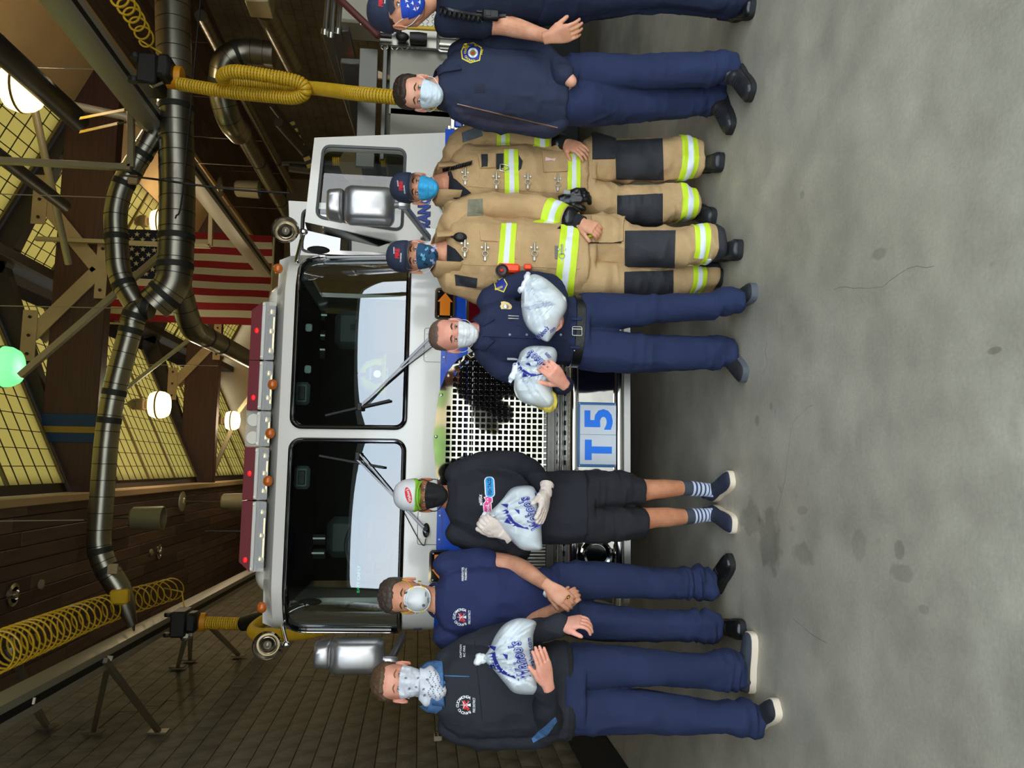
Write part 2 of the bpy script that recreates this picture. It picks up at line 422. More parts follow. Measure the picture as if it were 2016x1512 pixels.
# plank ceilings over the side aisles ------------------------------------------------
pl = [mat('plank_'+n_, c, 0.62, var=0.22, vs=3, stretch=(8, .6, 8)) for n_, c in (('umber', (92, 70, 58)), ('walnut', (80, 60, 50)), ('sienna', (104, 80, 64)))]
def plank_ceiling(name, x0, x1, nw):
    ce = struct(G().box(((x0+x1)/2, (YB+YF)/2, ZC+0.1), (x1-x0, YB-YF, 0.12)).obj(name, mat('ceiling_backing', (40, 30, 24), 0.9), None, None))
    wd = (x1-x0)/nw; ms = {}
    for i in range(nw):
        y = 5.2-random.random()*2
        while y < YB:
            L = random.choice((1.8, 2.4, 3.0)); k = random.randrange(3)
            if (L, k) not in ms: ms[(L, k)] = G().box((0, 0, 0), (wd-.008, L-.008, 0.03), None, .004).mesh('plank', pl[k], None)
            o = bpy.data.objects.new('plank', ms[(L, k)]); COL.objects.link(o); o.location = (x0+(i+.5)*wd, min(y+L/2, YB-L/2), ZC+0.022+random.uniform(-.004, .004)); par(o, ce); y += L
    return ce
plank_ceiling('ceiling', WXL, NX0-0.04, 14); plank_ceiling('ceiling', NX1+.04, WXR, 14)
beige = mat('beige_plaster', (196, 164, 118), 0.9, var=0.06, vs=2)
struct(G().box((NX0-0.05, (YB+YF)/2, ZC+.16), (0.10, YB-YF, 0.36), None, .01).obj('trim_1', beige)); struct(G().box((NX1+0.05, (YB+YF)/2, ZC+.16), (0.10, YB-YF, 0.36), None, .01).obj('trim_2', beige))
# raised nave roof: timber trusses, fibreglass skylights ------------------------------
glu = mat('glulam_dark', (66, 36, 27), 0.55, var=0.3, vs=4, stretch=(.5, 6, 14), bump=0.2, bs=20)
dkw = mat('dark_steel_paint', (44, 36, 30), 0.6, var=0.15, vs=5); cream = mat('cream_steel', (176, 152, 118), 0.55, var=0.08, vs=4)
bolt = mat('bolt_dark', (52, 42, 34), 0.5, 0.6)
def sl(x): return EZ+(x-NX0)*SL if x <= RX else EZ+(NX1-x)*SL+0.0
RZ = sl(RX)
TY = (5.2, 11.6, 18.0, 24.4)
def truss(Y, label):
    t = thing('roof_truss', label, 'truss', ((NX0+NX1)/2, Y, 6.17))
    tx = (NX0+NX1)/2
    G().box((tx, Y, 6.54), (NX1-NX0, 0.22, 0.72), None, .008).obj('bottom_chord', glu, t)
    for sx, xe in ((-1, NX0), (1, NX1)):
        G().bar((xe, Y, 6.62), (tx+sx*-.02, Y, RZ-0.14), 0.2, 0.42).obj('top_chord', dkw, t)
        xm = tx+sx*.98; zm = 7.12
        d = G().bar((tx+sx*.02, Y-.135, 6.30), (xm, Y-.135, zm), 0.20, 0.03, (0, 1, 0)).bar((tx+sx*.02, Y+.135, 6.30), (xm, Y+.135, zm), 0.20, 0.03, (0, 1, 0)).obj('web_member', cream, t)
        G().box((xm-sx*.0, Y-.157, zm+.02), (0.72, 0.012, 0.20), None, .003).obj('gusset_plate', cream, t)
        for p in [(xm+(k-1)*.26, Y-.163, zm+.02) for k in range(3)]+[(tx+sx*.3, Y-.163, 6.24)]: G().lathe([(0.022, 0), (0.022, .018), (0, .018)], p, (0, -1, 0), 8).obj('bolt', bolt, t)
    G().box((tx, Y-.157, 6.24), (.84, 0.012, 0.16), None, .003).obj('gusset_plate', cream, t)
    return t
truss(TY[1], 'dark timber roof truss with cream steel webs, nearer one above the cab'); truss(TY[2], 'dark timber roof truss farther back behind the flag')
fib = bpy.data.materials.new('fibreglass_panel'); fib.use_nodes = True
_n = fib.node_tree.nodes; _l = fib.node_tree.links; _n.clear(); _o = _n.new('ShaderNodeOutputMaterial'); _t = _n.new('ShaderNodeBsdfTranslucent'); _d = _n.new('ShaderNodeBsdfDiffuse'); _m = _n.new('ShaderNodeMixShader')
_t.inputs[0].default_value = (0.17, 0.112, 0.023, 1); _d.inputs[0].default_value = (0.5, 0.42, 0.22, 1); _m.inputs[0].default_value = 0.75
_l.new(_d.outputs[0], _m.inputs[1]); _l.new(_t.outputs[0], _m.inputs[2]); _l.new(_m.outputs[0], _o.inputs[0])
gridm = mat('skylight_bar', (58, 48, 26), 0.7); barm = mat('skylight_mullion', (110, 96, 60), 0.6)
roofm = mat('roof_deck', (70, 56, 44), 0.9)
sg = 0
for (y0, y1) in ((5.4, 11.4), (11.8, 17.8), (18.2, 24.2)):
    for sd in (-1, 1):
        xa, xb = (NX0+.12, RX-.25) if sd < 0 else (RX+.25, 5.02)
        pan = (2 if sd < 0 else 2); sk = None
        nyc = 20; dy = (y1-y0)/nyc; nxc = 12; dx = (xb-xa)/nxc; zo = 0.02
        P = lambda x, y, t=0.0: (x-(-SL if sd < 0 else SL)*-t*0.0, y, sl(x)+zo+t)
        sk = struct(G().add([P(xa, y0), P(xb, y0), P(xb, y1), P(xa, y1)], [(0, 1, 2, 3)]).obj('window_%d' % (sg+1), fib, None, None)); sg += 1
        g = G(); h = G()
        for i in range(nxc+1): g.bar(P(xa+i*dx, y0, -.008), P(xa+i*dx, y1, -.008), .010, .012)
        for j in range(nyc+1):
            if j % 5: g.bar(P(xa, y0+j*dy, -.008), P(xb, y0+j*dy, -.008), .010, .012)
            else: h.bar(P(xa, y0+j*dy, -.02), P(xb, y0+j*dy, -.02), .045, .04)
        tag(g.obj('grid_bars', gridm, sk, None), kind='stuff'); h.obj('mullions', barm, sk, None)
def deck(name, xa, xb, y0, y1, m):
    return struct(G().add([(xa, y0, sl(xa)+.05), (xb, y0, sl(xb)+.05), (xb, y1, sl(xb)+.05), (xa, y1, sl(xa)+.05), (xa, y0, sl(xa)+.16), (xb, y0, sl(xb)+.16), (xb, y1, sl(xb)+.16), (xa, y1, sl(xa)+.16)],
                  [(0, 1, 2, 3), (7, 6, 5, 4), (0, 4, 5, 1), (1, 5, 6, 2), (2, 6, 7, 3), (3, 7, 4, 0)]).obj(name, m, None, None))
k = 3
for xa, xb, y0, y1, m in ((NX0-.1, RX, YF, 5.4, roofm), (RX, NX1+.1, YF, 5.4, roofm), (NX0-.1, NX0+.12, 5.4, YB, roofm), (RX-.25, RX, 5.4, YB, dkw), (RX, RX+.25, 5.4, YB, dkw), (5.02, NX1+.1, 5.4, YB, beige)):
    deck('trim_%d' % k, xa, xb, y0, y1, m); k += 1
for y in (11.6, 18.0, 24.6):
    for xa, xb in ((NX0, RX), (RX, 5.02)): deck('trim_%d' % k, xa, xb, y-.22, y+.22, dkw); k += 1
struct(G().box((RX+.15, 15, RZ-.32), (.16, 20, .4), None, .01).obj('trim_%d' % k, dkw)); k += 1
struct(G().prism([(NX0, ZC), (NX1, ZC), (NX1, EZ), (RX, RZ+.1), (NX0, EZ)], lambda a, b, t: (a, t, b), 24.5, 24.6).obj('trim_%d' % k, beige)); k += 1
# small window in the back wall
bw = thing('back_window', 'small bright window high in the back wall behind the flag', 'window', (2.88, YB-.03, 7.8)); bw['kind'] = 'structure'
wm = mat('window_frame_tan', (170, 150, 116), 0.6)
g = G().box((2.88, YB-.05, 8.08), (.68, .08, .06)).box((2.88, YB-.05, 7.34), (.68, .08, .06)).box((2.56, YB-.05, 7.71), (.06, .08, .76)).box((3.20, YB-.05, 7.71), (.06, .08, .76)).box((2.88, YB-.05, 7.74), (.6, .06, .05)); g.obj('frame', wm, bw)
day = mat('daylight_pane', (190, 220, 245), 0.3, emit=(190, 222, 250), es=1.0); G().box((2.88, YB-.04, 7.92), (.58, .02, .30)).obj('pane', day, bw, None); G().box((2.88, YB-.04, 7.54), (.58, .02, .34)).obj('pane', day, bw, None)
# outside: apron, street, hedge and a tan wall across the road (seen only in reflections)
struct(G().box((2.5, -20.6, -.12), (90, 40, .2)).obj('ground', mat('pale_apron', (196, 186, 166), 0.9, var=0.1, vs=.8), None, None))
struct(G().box((2.5, -34, 1.5), (80, .4, 3.0)).obj('street_wall', mat('street_wall_tan', (190, 165, 128), 0.9), None, None))
hg = G(); rr = random.Random(3)
for i in range(0, 60, 3): hg.ball((-26+i*1.0+rr.uniform(-.3, .3), -32.6+rr.uniform(-.4, .4), .5+rr.uniform(-.1, .1)), (rr.uniform(.8, 1.2), rr.uniform(.5, .8), rr.uniform(.4, .7)), 8, 6)
tag(hg.obj('hedge', mat('hedge_leaf', (88, 120, 52), 0.9, var=.4, vs=3), None), 'green hedge along the street wall across the road', 'hedge', None, 'stuff')
# lamps -----------------------------------------------------------------------------
lampm = bpy.data.materials.new('acrylic_refractor'); lampm.use_nodes = True
def lamp_mat(name, col, es):
    m = mat(name, (235, 225, 205), 0.35, emit=col, es=es); return m
warm = lamp_mat('lamp_warm', (255, 214, 150), 2.6); core = lamp_mat('lamp_core', (255, 232, 190), 14.0); green = lamp_mat('lamp_green', (96, 255, 150), 0.95); gcore = lamp_mat('lamp_green_core', (150, 255, 190), 2.2)
hous = mat('ballast_grey', (120, 108, 84), 0.5); hook = mat('hook_steel', (90, 84, 74), 0.5, 0.7)
def bay_lamp(p, r, label, watts, ball=warm, cr=core, col=(1, .82, .55), top=None):
    p = Vector(p); t = thing('bay_lamp', label, 'lamp', p, 'hanging high bay lamps'); zt = p.z+r*0.62
    prof = [(r*.38, r*.62), (r*.85, r*.55), (r*.98, r*.2), (r, 0.0), (r*.95, -r*.35), (r*.8, -r*.62), (r*.5, -r*.7), (0, -r*.7)]
    G().lathe(prof, p, (0, 0, 1), 28).obj('globe', ball, t, 60); G().lathe([(r*.99, .012), (r*1.03, .012), (r*1.03, -.012), (r*.99, -.012)], p, (0, 0, 1), 28).obj('seam_ring', barm, t)
    G().ball(p, (r*.45, r*.45, r*.4)).obj('bulb', cr, t); G().lathe([(r*.25, 0), (r*.3, r*.35)], (p.x, p.y, zt), (0, 0, 1), 14).obj('neck', hous, t)
    G().box((p.x, p.y, zt+r*.62), (r*.8, r*.8, r*.6), None, .02).obj('ballast_box', hous, t); G().lathe([(r*.38, 0), (r*.42, r*.25), (r*.2, r*.6), (.02, r*.66)], (p.x, p.y, zt+r*.9), (0, 0, 1), 14).obj('cover', hous, t)
    G().tube([(p.x, p.y, zt+r*1.5), (p.x, p.y, (top or sl(p.x)-.03))], .012, 6).obj('stem', hook, t)
    L = bpy.data.lights.new('lamp_light', 'POINT'); L.energy = watts; L.color = col; L.shadow_soft_size = r*1.05
    lo = bpy.data.objects.new('lamp_light', L); COL.objects.link(lo); lo.location = p-Vector((0, 0, r*0.9)); par(lo, t); return t
bay_lamp(aY(8, 722, 9.5), .24, 'green glowing acrylic bay lamp hanging nearest the cab', 3, green, gcore, (.45, 1, .6)); bay_lamp(aY(313, 797, 13.8), .235, 'warm glowing bay lamp hanging behind the silver duct', 80)
bay_lamp(aY(457, 828, 18.6), .225, 'warm glowing bay lamp hanging farthest back by the lightbar', 80); bay_lamp(aY(42, 175, 8.6), .25, 'bright white bay lamp in the right hand roof slope', 90)
bay_lamp(aY(315, 437, 15), .235, 'bay lamp half hidden behind the big silver duct above the flag', 60)
# pendants from the plank ceiling
pend = mat('pendant_sage', (148, 140, 112), 0.55); flg = mat('pendant_flange', (190, 182, 160), .4, .3)
def pendant(x, y, Y, label, s=1.0, lit=None):
    p = aY(x, y, Y); t = thing('pendant_lamp', label, 'lamp', p, 'cylinder pendants under the plank ceiling')
    G().lathe([(.19*s, .004), (.19*s, -.02), (.07*s, -.035), (.05*s, -.06), (0, -.06)], (p.x, p.y, ZC), (0, 0, 1), 20).obj('ceiling_plate', flg, t)
    G().tube([(p.x, p.y, ZC-.05), (p.x, p.y, p.z+.2*s)], .014, 6).obj('stem', hook, t)
    G().lathe([(0, .22*s), (.12*s, .22*s), (.155*s, .19*s), (.17*s, -.2*s), (.165*s, -.22*s), (.15*s, -.22*s), (.145*s, -.12*s), (0, -.1*s)], p, (0, 0, 1), 24).obj('shade', pend, t)
pendant(290, 1020, 11.7, 'grey cylinder pendant under the left plank ceiling beside the duct'); pendant(460, 988, 15.6, 'grey cylinder pendant farther back under the left plank ceiling')
pendant(487, 372, 17, 'grey cylinder pendant in the dark right aisle below the silver ducts', 1.15)
# sprinklers
chrome = mat('chrome', (225, 222, 216), 0.09, 1.0); steel = mat('brushed_steel', (186, 184, 178), 0.32, 1.0, var=0.08, vs=30)
for (x, y, lab) in ((24, 1171, 'chrome recessed fitting in the left plank ceiling, the larger'), (312, 1086, 'chrome recessed fitting in the left plank ceiling beyond the duct')):
    p = aZ(x, y, ZC); t = tag(G().lathe([(.13, .0), (.13, -.02), (.09, -.03), (.085, 0)], p, (0, 0, 1), 20).lathe([(.05, .0), (.04, -.05), (0, -.06)], p, (0, 0, 1), 14).obj('ceiling_fitting', chrome), lab, 'ceiling fitting')
for (x, y, lab) in ((79, 1151, 'small dark plug in the left plank ceiling near the hose coil'), (296, 1088, 'small dark plug in the left plank ceiling beyond the duct')):
    p = aZ(x, y, ZC); tag(G().lathe([(.06, .0), (.06, -.025), (.03, -.04), (0, -.04)], p, (0, 0, 1), 14).obj('ceiling_plug', pend), lab, 'ceiling fitting')
# outlet on the block wall
p = aX(862, 1451, WXL+.03); t = thing('wall_outlet', 'small cream outlet box on the grey block wall', 'outlet', p)
G().box(p, (.05, .12, .085), None, .006).obj('box', mat('outlet_cream', (205, 196, 172), .5), t)
for s_ in (-1, 1):
    for q in (-1, 1): G().box(p+Vector((.022, s_*.026, q*.019)), (.012, .036, .026), None, .003).obj('slot', mat('slot_dark', (40, 36, 30), .6), t)
# ================================================================== the fire truck T5
XC, CF, HW, RC = 0.175, 4.88, 1.215, 0.30
white = mat('cab_white', (232, 230, 224), 0.22, coat=0.6); blue = mat('stripe_blue', (0, 82, 208), 0.25, coat=0.6); black = mat('black_rubber', (14, 14, 15), 0.55)
gloss = mat('black_gloss', (10, 11, 12), 0.12, coat=.5); pol = mat('polished_plate', (222, 216, 206), 0.05, 1.0); cast = mat('cast_aluminium', (188, 188, 190), 0.36, .9, var=.05, vs=20)
alu = mat('bright_aluminium', (205, 203, 198), 0.28, 1.0); tread = mat('tread_plate', (150, 148, 142), 0.34, 1.0); undr = mat('underbody_black', (12, 12, 12), 0.9)
amber = mat('amber_lens', (214, 120, 10), 0.25, emit=(255, 140, 0), es=0.10, coat=.5); redl = mat('red_lens', (104, 8, 22), 0.25, spec=.12); clr = mat('clear_lens', (200, 196, 184), 0.12, coat=.6)
FL = HW-RC; AL = RC*PI/2
WZ0, WZ1, TILT = 1.775, 2.478, math.tan(math.radians(9.0))
def yoff(z):
    if z <= 1.735: return 0.0
    y = (z-1.735)*TILT
    if z > 2.50:
        t = min(1.0, (z-2.50)/0.135); y += 0.15*(1-math.sqrt(max(0, 1-t*t)))
    return y
def cab(s, z, t=0.0):
    """point of the cab skin: s along the front and round the corners, z height, t outwards"""
    a = abs(s); sg = 1 if s >= 0 else -1; o = yoff(z)
    if a <= FL: p = (a, 0.0); n = (0.0, -1.0)
    elif a <= FL+AL: th = (a-FL)/RC; p = (FL+RC*math.sin(th), RC-RC*math.cos(th)); n = (math.sin(th), -math.cos(th))
    else: p = (HW, RC+a-FL-AL); n = (1.0, 0.0)
    k = -n[1]; inw = o*k+(0.25*max(0, o-.12))*n[0]
    return Vector((XC+sg*(p[0]+n[0]*(t-inw)), CF+p[1]-n[1]*0+ (n[1]*t) + o*k, z))
truck = thing('fire_truck', 'white and blue fire truck with open right door behind the row of people', 'fire truck', (XC, 7, 0))
SE = FL+AL+4.2
def skin(name, outer, holes, m, th, parent=truck, step=.07, t0=0.0, label=None):
    v, T = fill2d(outer, holes, step); g = G(); g.sheet(v, T, lambda a, b: cab(a, b, t0)); me = g.mesh(name, m, 35); 
    bm = bmesh.new(); bm.from_mesh(me)
    for f in bm.faces:
        pass
    bm.to_mesh(me); bm.free()
    if th:
        n = len(v); h = G(); h.sheet(v, T, lambda a, b: cab(a, b, t0)); h.sheet(v, [f[::-1] for f in T], lambda a, b: cab(a, b, t0-th))
        # rims
        from collections import Counter
        E = Counter(); D = {}
        for f in T:
            for i in range(3): e = (f[i], f[(i+1) % 3]); E[tuple(sorted(e))] += 1; D[tuple(sorted(e))] = e
        h.f += [(D[e][1], D[e][0], D[e][0]+n, D[e][1]+n) for e, c in E.items() if c == 1]; h.m += [0]*(len(h.f)-len(h.m))
        me = h.mesh(name, m, 35)
    return link(name, me, parent, label)
paneR = rrect(0.062, WZ0, FL+AL*.80, WZ1, (.13, .06, .06, .06)); paneL = rrect(-FL-AL*.95, WZ0, -0.022, WZ1, (.06, .13, .06, .06))
sideR = rrect(FL+AL+.38, 1.80, FL+AL+1.0, 2.45, .07); sideL = rrect(-FL-AL-1.0, 1.80, -FL-AL-.20, 2.45, .07)
GH = [(-.50, .90), (.52, .90), (.52, 1.25), (.50, 1.36), (.44, 1.44), (.36, 1.49), (.26, 1.525), (0, 1.545), (-.24, 1.525), (-.34, 1.49), (-.42, 1.44), (-.48, 1.36), (-.50, 1.25)]
GHB = [(-.47, 1.394), (.49, 1.394), (.44, 1.44), (.36, 1.49), (.26, 1.525), (0, 1.545), (-.24, 1.525), (-.34, 1.49), (-.42, 1.44)]; GHL = [(-.50, .90), (.52, .90), (.52, 1.25), (.50, 1.355), (-.48, 1.355), (-.50, 1.25)]
doorhole = [(FL+AL+.16, .95), (FL+AL+1.15, .95), (FL+AL+1.15, 2.5), (FL+AL+.16, 2.5)]
skin('cab_shell', [(-SE, .62), (SE, .62), (SE, 2.635), (-SE, 2.635)], [paneR, paneL, sideL, doorhole, GH], white, .035)
# roof
P = [(-SE+i*(2*SE)/80) for i in range(81)]; g = G(); R1 = [cab(s, 2.634) for s in P]; g.add(R1+[Vector((p.x, p.y, 2.600)) for p in R1], [tuple(range(81)), tuple(range(81, 162))[::-1]]); g.obj('roof', white, truck)
# stripes: painted film on the skin
skin('blue_stripe', [(-SE+2, 1.392), (FL+AL*.98, 1.392), (FL+AL*.98, 1.562), (-SE+2, 1.562)], [[p for p in GHB]], blue, 0, t0=.0015, label='blue band across the cab front')
skin('lower_panel', [(-FL-AL, .86), (FL+AL, .86), (FL+AL, 1.36), (-FL-AL, 1.36)], [GHL], white, 0, t0=.001)
ws = glass_mat('windscreen_glass', (0.62, 0.72, 0.70), 0.13)
trimc = mat('gasket_chrome', (200, 196, 204), 0.12, 1.0)
def bowed(pc, amt):
    a0 = min(p[0] for p in pc); a1 = max(p[0] for p in pc)
    return lambda a, b: cab(a, b, -.012+amt*math.sin(PI*(a-a0)/(a1-a0))*math.sin(PI*(b-WZ0)/(WZ1-WZ0)))
for pc in (paneR, paneL):
    v, T = fill2d(pc, (), .05); g = G(); g.sheet(v, T, bowed(pc, .016)); g.obj('windscreen', ws, truck, 80, 'tinted windscreen pane')
    L = resample(pc, .03); G().tube([cab(a, b, .004) for a, b in L], .016, 8, closed=True).obj('windscreen_gasket', gloss, truck)
    G().tube([cab(a, b, .019) for a, b in L], .0065, 6, closed=True).obj('windscreen_trim', trimc, truck)
for pc, sd in ((paneR, 1), (paneL, -1)):   # black wrapped corner band
    o = FL+AL*(.62 if sd > 0 else .72); e = FL+AL*(.80 if sd > 0 else .95)
    v, T = fill2d([(sd*o, WZ0+.01), (sd*e, WZ0+.01), (sd*e, WZ1-.02), (sd*o, WZ1-.02)][::sd], (), .05); g = G(); g.sheet(v, T, lambda a, b: cab(a, b, -.05)); g.obj('corner_post', gloss, truck)
sg_ = glass_mat('side_glass', (.72, .78, .74), .05, 0.0, .5)
v, T = fill2d(sideL, (), .1); g = G(); g.sheet(v, T, lambda a, b: cab(a, b, -.01)); g.obj('side_window', sg_, truck, None)
# crew body behind the cab
G().box((XC, 12.0, 1.55), (2.42, 5.6, 1.6), None, .03).obj('crew_body', white, truck)
G().box((XC, 9.5, .55), (1.5, 9.0, .5), None, .02).obj('chassis', undr, truck); G().box((XC, 6.2, .98), (2.3, 2.5, .04)).obj('cab_floor', undr, truck)
G().box((XC, 4.93, 1.14), (1.15, .02, .7)).obj('radiator', mat('radiator_core', (20, 19, 20), .7), truck)
for sx in (-1, 1):
    G().lathe([(.27, -.15), (.50, -.13), (.53, -.09), (.53, .09), (.50, .13), (.27, .15)], (XC+sx*.98, 6.25, .53), (1, 0, 0), 32).obj('tyre', black, truck); G().lathe([(0, -.10), (.20, -.10), (.27, -.15), (.27, .15), (.2, .1), (0, .1)], (XC+sx*.98, 6.25, .53), (1, 0, 0), 24).obj('wheel_rim', alu, truck)
# grille ----------------------------------------------------------------------------
gx, px_ = XC+.01, 0.0362
out = [(gx-.56, .855), (gx+.56, .855), (gx+.56, 1.25), (gx+.545, 1.36), (gx+.49, 1.455), (gx+.40, 1.525), (gx+.27, 1.57), (gx, 1.598), (gx-.27, 1.57), (gx-.40, 1.525), (gx-.49, 1.455), (gx-.545, 1.36), (gx-.56, 1.25)]
NC, NR, gz0 = 29, 18, .872
cells = [(i, j) for i in range(NC) for j in range(NR) if j < (13 if min(i, NC-1-i) == 0 else 15 if min(i, NC-1-i) == 1 else 16 if min(i, NC-1-i) == 2 else 17 if min(i, NC-1-i) < 9 else 18)]
cx0 = gx-NC*px_/2; cset = set(cells)
loop = [(cx0, gz0), (cx0+NC*px_, gz0)]
def hcol(i): return max(j for (a, j) in cells if a == i)+1
for i in range(NC-1, -1, -1):
    h_ = gz0+hcol(i)*px_
    for q in ((cx0+(i+1)*px_, h_), (cx0+i*px_, h_)):
        if math.hypot(q[0]-loop[-1][0], q[1]-loop[-1][1]) > 1e-6: loop.append(q)
v, T = fill2d(out, [loop], .06); g = G(); yg = CF-.022
g.sheet(v, T, lambda a, b: (a, yg, b)); n = len(out); g.add([(a, yg, b) for a, b in out]+[(a, CF, b) for a, b in out], [(k, (k+1) % n, n+(k+1) % n, n+k) for k in range(n)])
hb = px_*.5-.0045
for i, j in cells:
    cx, cz = cx0+(i+.5)*px_, gz0+(j+.5)*px_; q = px_/2; b = hb-.0042+.0035
    O = [(cx-q, cz-q), (cx+q, cz-q), (cx+q, cz+q), (cx-q, cz+q)]; A = [(cx-b, cz-b), (cx+b, cz-b), (cx+b, cz+b), (cx-b, cz+b)]; b2 = b-.0022; B = [(cx-b2, cz-b2), (cx+b2, cz-b2), (cx+b2, cz+b2), (cx-b2, cz+b2)]
    V = [(x, yg, z) for x, z in O]+[(x, yg, z) for x, z in A]+[(x, yg+.003, z) for x, z in B]+[(x, yg+.02, z) for x, z in B]
    g.add(V, [(k, (k+1) % 4, 4+(k+1) % 4, 4+k) for k in range(4)]+[(4+k, 4+(k+1) % 4, 8+(k+1) % 4, 8+k) for k in range(4)]+[(8+k, 8+(k+1) % 4, 12+(k+1) % 4, 12+k) for k in range(4)])
g.obj('grille_plate', pol, truck, 30, 'mirror polished grille plate with square holes')
g = G()
for k in range(13):
    a = out[(k+1) % 13]; cxx = gx+(a[0]-gx)*.965; czz = 1.2+(a[1]-1.2)*.955
    g.lathe([(.011, 0), (.011, .004), (.006, .007), (0, .007)], (cxx, yg, czz), (0, -1, 0), 10)
g.obj('grille_screw', steel, truck)
# ribbed panels beside the grille
for sx in (-1, 1):
    g = G(); xa, xb = (gx+sx*.57, gx+sx*1.10); nrib = 26
    for k in range(nrib):
        x = xa+(xb-xa)*(k+.5)/nrib; g.lathe([(.0085, 0), (.0085, .235)], (x, CF-.004, .86), (0, 0, 1), 8)
    tag(g.obj('ribbed_panel', alu, truck), kind='stuff')
# warning arrows and red lamps
def arrow_light(x, y, sd, w_, h_):
    c = aY(x, y, CF-.01); t = G()
    fr = rrect(-w_/2, -h_/2, w_/2, h_/2, .025); inn = rrect(-w_/2+.014, -h_/2+.014, w_/2-.014, h_/2-.014, .016)
    F3 = lambda a, b, q: (c.x+a, c.y-q, c.z+b)
    v, T = fill2d(fr, [inn], .08); g = G(); g.sheet(v, T, lambda a, b: F3(a, b, .03)); n = len(fr); g.add([F3(a, b, .03) for a, b in fr]+[F3(a*1.05, b*1.07, 0) for a, b in fr], [(k, (k+1) % n, n+(k+1) % n, n+k) for k in range(n)])
    n = len(inn); g.add([F3(a, b, .03) for a, b in inn]+[F3(a, b, .018) for a, b in inn], [(k, (k+1) % n, n+(k+1) % n, n+k) for k in range(n)])
    b_ = g.obj('arrow_light', chrome, truck); G().prism(inn, F3, .0, .019).obj('face', gloss, b_, None)
    q = w_/2-.03; A = [(-sd*q, -.032), (sd*.015, -.032), (sd*.015, -.048), (sd*q, 0), (sd*.015, .048), (sd*.015, .032), (-sd*q, .032)]
    G().prism(A if sd > 0 else A[::-1], F3, .019, .024).obj('arrow_lens', amber, b_, None)
    s = G(); [s.lathe([(.005, 0), (.004, .003), (0, .003)], F3(u*(w_/2-.024), e*(h_/2-.024), .019), (0, -1, 0), 8) for u in (-1, 1) for e in (-1, 1)]; s.obj('screw', steel, b_)
arrow_light(876, 600, 1, .205, .128); arrow_light(865, 1115, -1, .205, .128)
for (x, y) in ((930, 610), (932, 1075)):
    c = aY(x, y, CF-.01); fr = rrect(-.14, -.06, .14, .06, .02); inn = rrect(-.122, -.044, .122, .044, .012); F3 = lambda a, b, q, c=c: (c.x+a, c.y-q, c.z-.02+b)
    v, T = fill2d(fr, [inn], .08); g = G(); g.sheet(v, T, lambda a, b: F3(a, b, .03)); n = len(fr); g.add([F3(a, b, .03) for a, b in fr]+[F3(a*1.04, b*1.06, 0) for a, b in fr], [(k, (k+1) % n, n+(k+1) % n, n+k) for k in range(n)])
    o = g.obj('red_light', chrome, truck); G().prism(inn, F3, 0, .022).obj('lens', redl, o, None)
# access plates with wiper pivots
def wiper(pv, el, b0, b1, plate, lab):
    c = aY(*pv, CF-.012); pp = [aY(a, b, CF-.004) for a, b in plate]
    xs = [p.x for p in pp]; zs = [p.z for p in pp]; fr = rrect(min(xs), min(zs), max(xs), max(zs), .016)
    o = G().tube([(a, CF-.003, b) for a, b in resample(fr, .02)], .0022, 5, closed=True).obj('access_plate_edge', mat('plate_seam', (150, 152, 156), .35, .5), truck)
    s = G()
    for u in (0.15, .85):
        for q in (0.1, .9): s.lathe([(.006, 0), (.005, .004), (0, .004)], (min(xs)+(max(xs)-min(xs))*u, CF-.001, min(zs)+(max(zs)-min(zs))*q), (0, -1, 0), 8)
    s.obj('screw', steel, truck)
    wp = G().ball(c, (.045, .02, .022), 14, 8).lathe([(.014, 0), (.014, .05), (0, .05)], c+Vector((.012, 0, .006)), (0, -1, 0), 12).lathe([(.012, 0), (.012, .045), (0, .045)], c+Vector((-.02, 0, -.006)), (0, -1, 0), 12).obj('wiper', black, truck)
    def on(x, y, out_=.04):
        z = aY(x, y, CF).z; Y = CF+yoff(z)-out_; return aY(x, y, Y)
    e1 = on(*el); e2 = on(el[0]+7, el[1]-10 if el[1] > pv[1] else el[1]-9)
    c1, c2 = c+Vector((.012, -.045, .006)), c+Vector((-.02, -.04, -.006))
    greyw = mat('wiper_grey', (122, 122, 126), .4, .7)
    G().bar(c1, c1+(e1-c1)*.42, .016, .010, (0, 1, 0), .002).bar(c1+(e1-c1)*.40, e1, .009, .007, (0, 1, 0)).obj('wiper_arm', greyw, wp)
    G().bar(c2, e2, .008, .007, (0, 1, 0)).obj('wiper_arm', greyw, wp)
    B0, B1 = on(*b0, .03), on(*b1, .03); G().bar(B0, B1, .016, .012, (0, 1, 0), .003).bar(B0+(B1-B0)*.1, B0+(B1-B0)*.9, .006, .02, (0, 1, 0)).obj('wiper_blade', black, wp)
    G().box((e1+e2)/2, (.05, .02, .03), None, .005).obj('wiper_joint', black, wp)
    G().tube(bez([c+Vector((-.05, -.01, .0)), c+Vector((-.075, -.015, .03)), e1*.5+c*.5+Vector((0, .012, -.012)), e1+Vector((0, .01, -.02))], 8), .003, 5).obj('washer_hose', black, wp)
wiper((851, 668), (704, 806), (640, 818), (768, 788), [(836, 647), (836, 712), (878, 712), (878, 647)], 'r'); wiper((839, 1044), (700, 902), (628, 897), (757, 921), [(823, 1072), (823, 1005), (869, 1005), (869, 1072)], 'l')
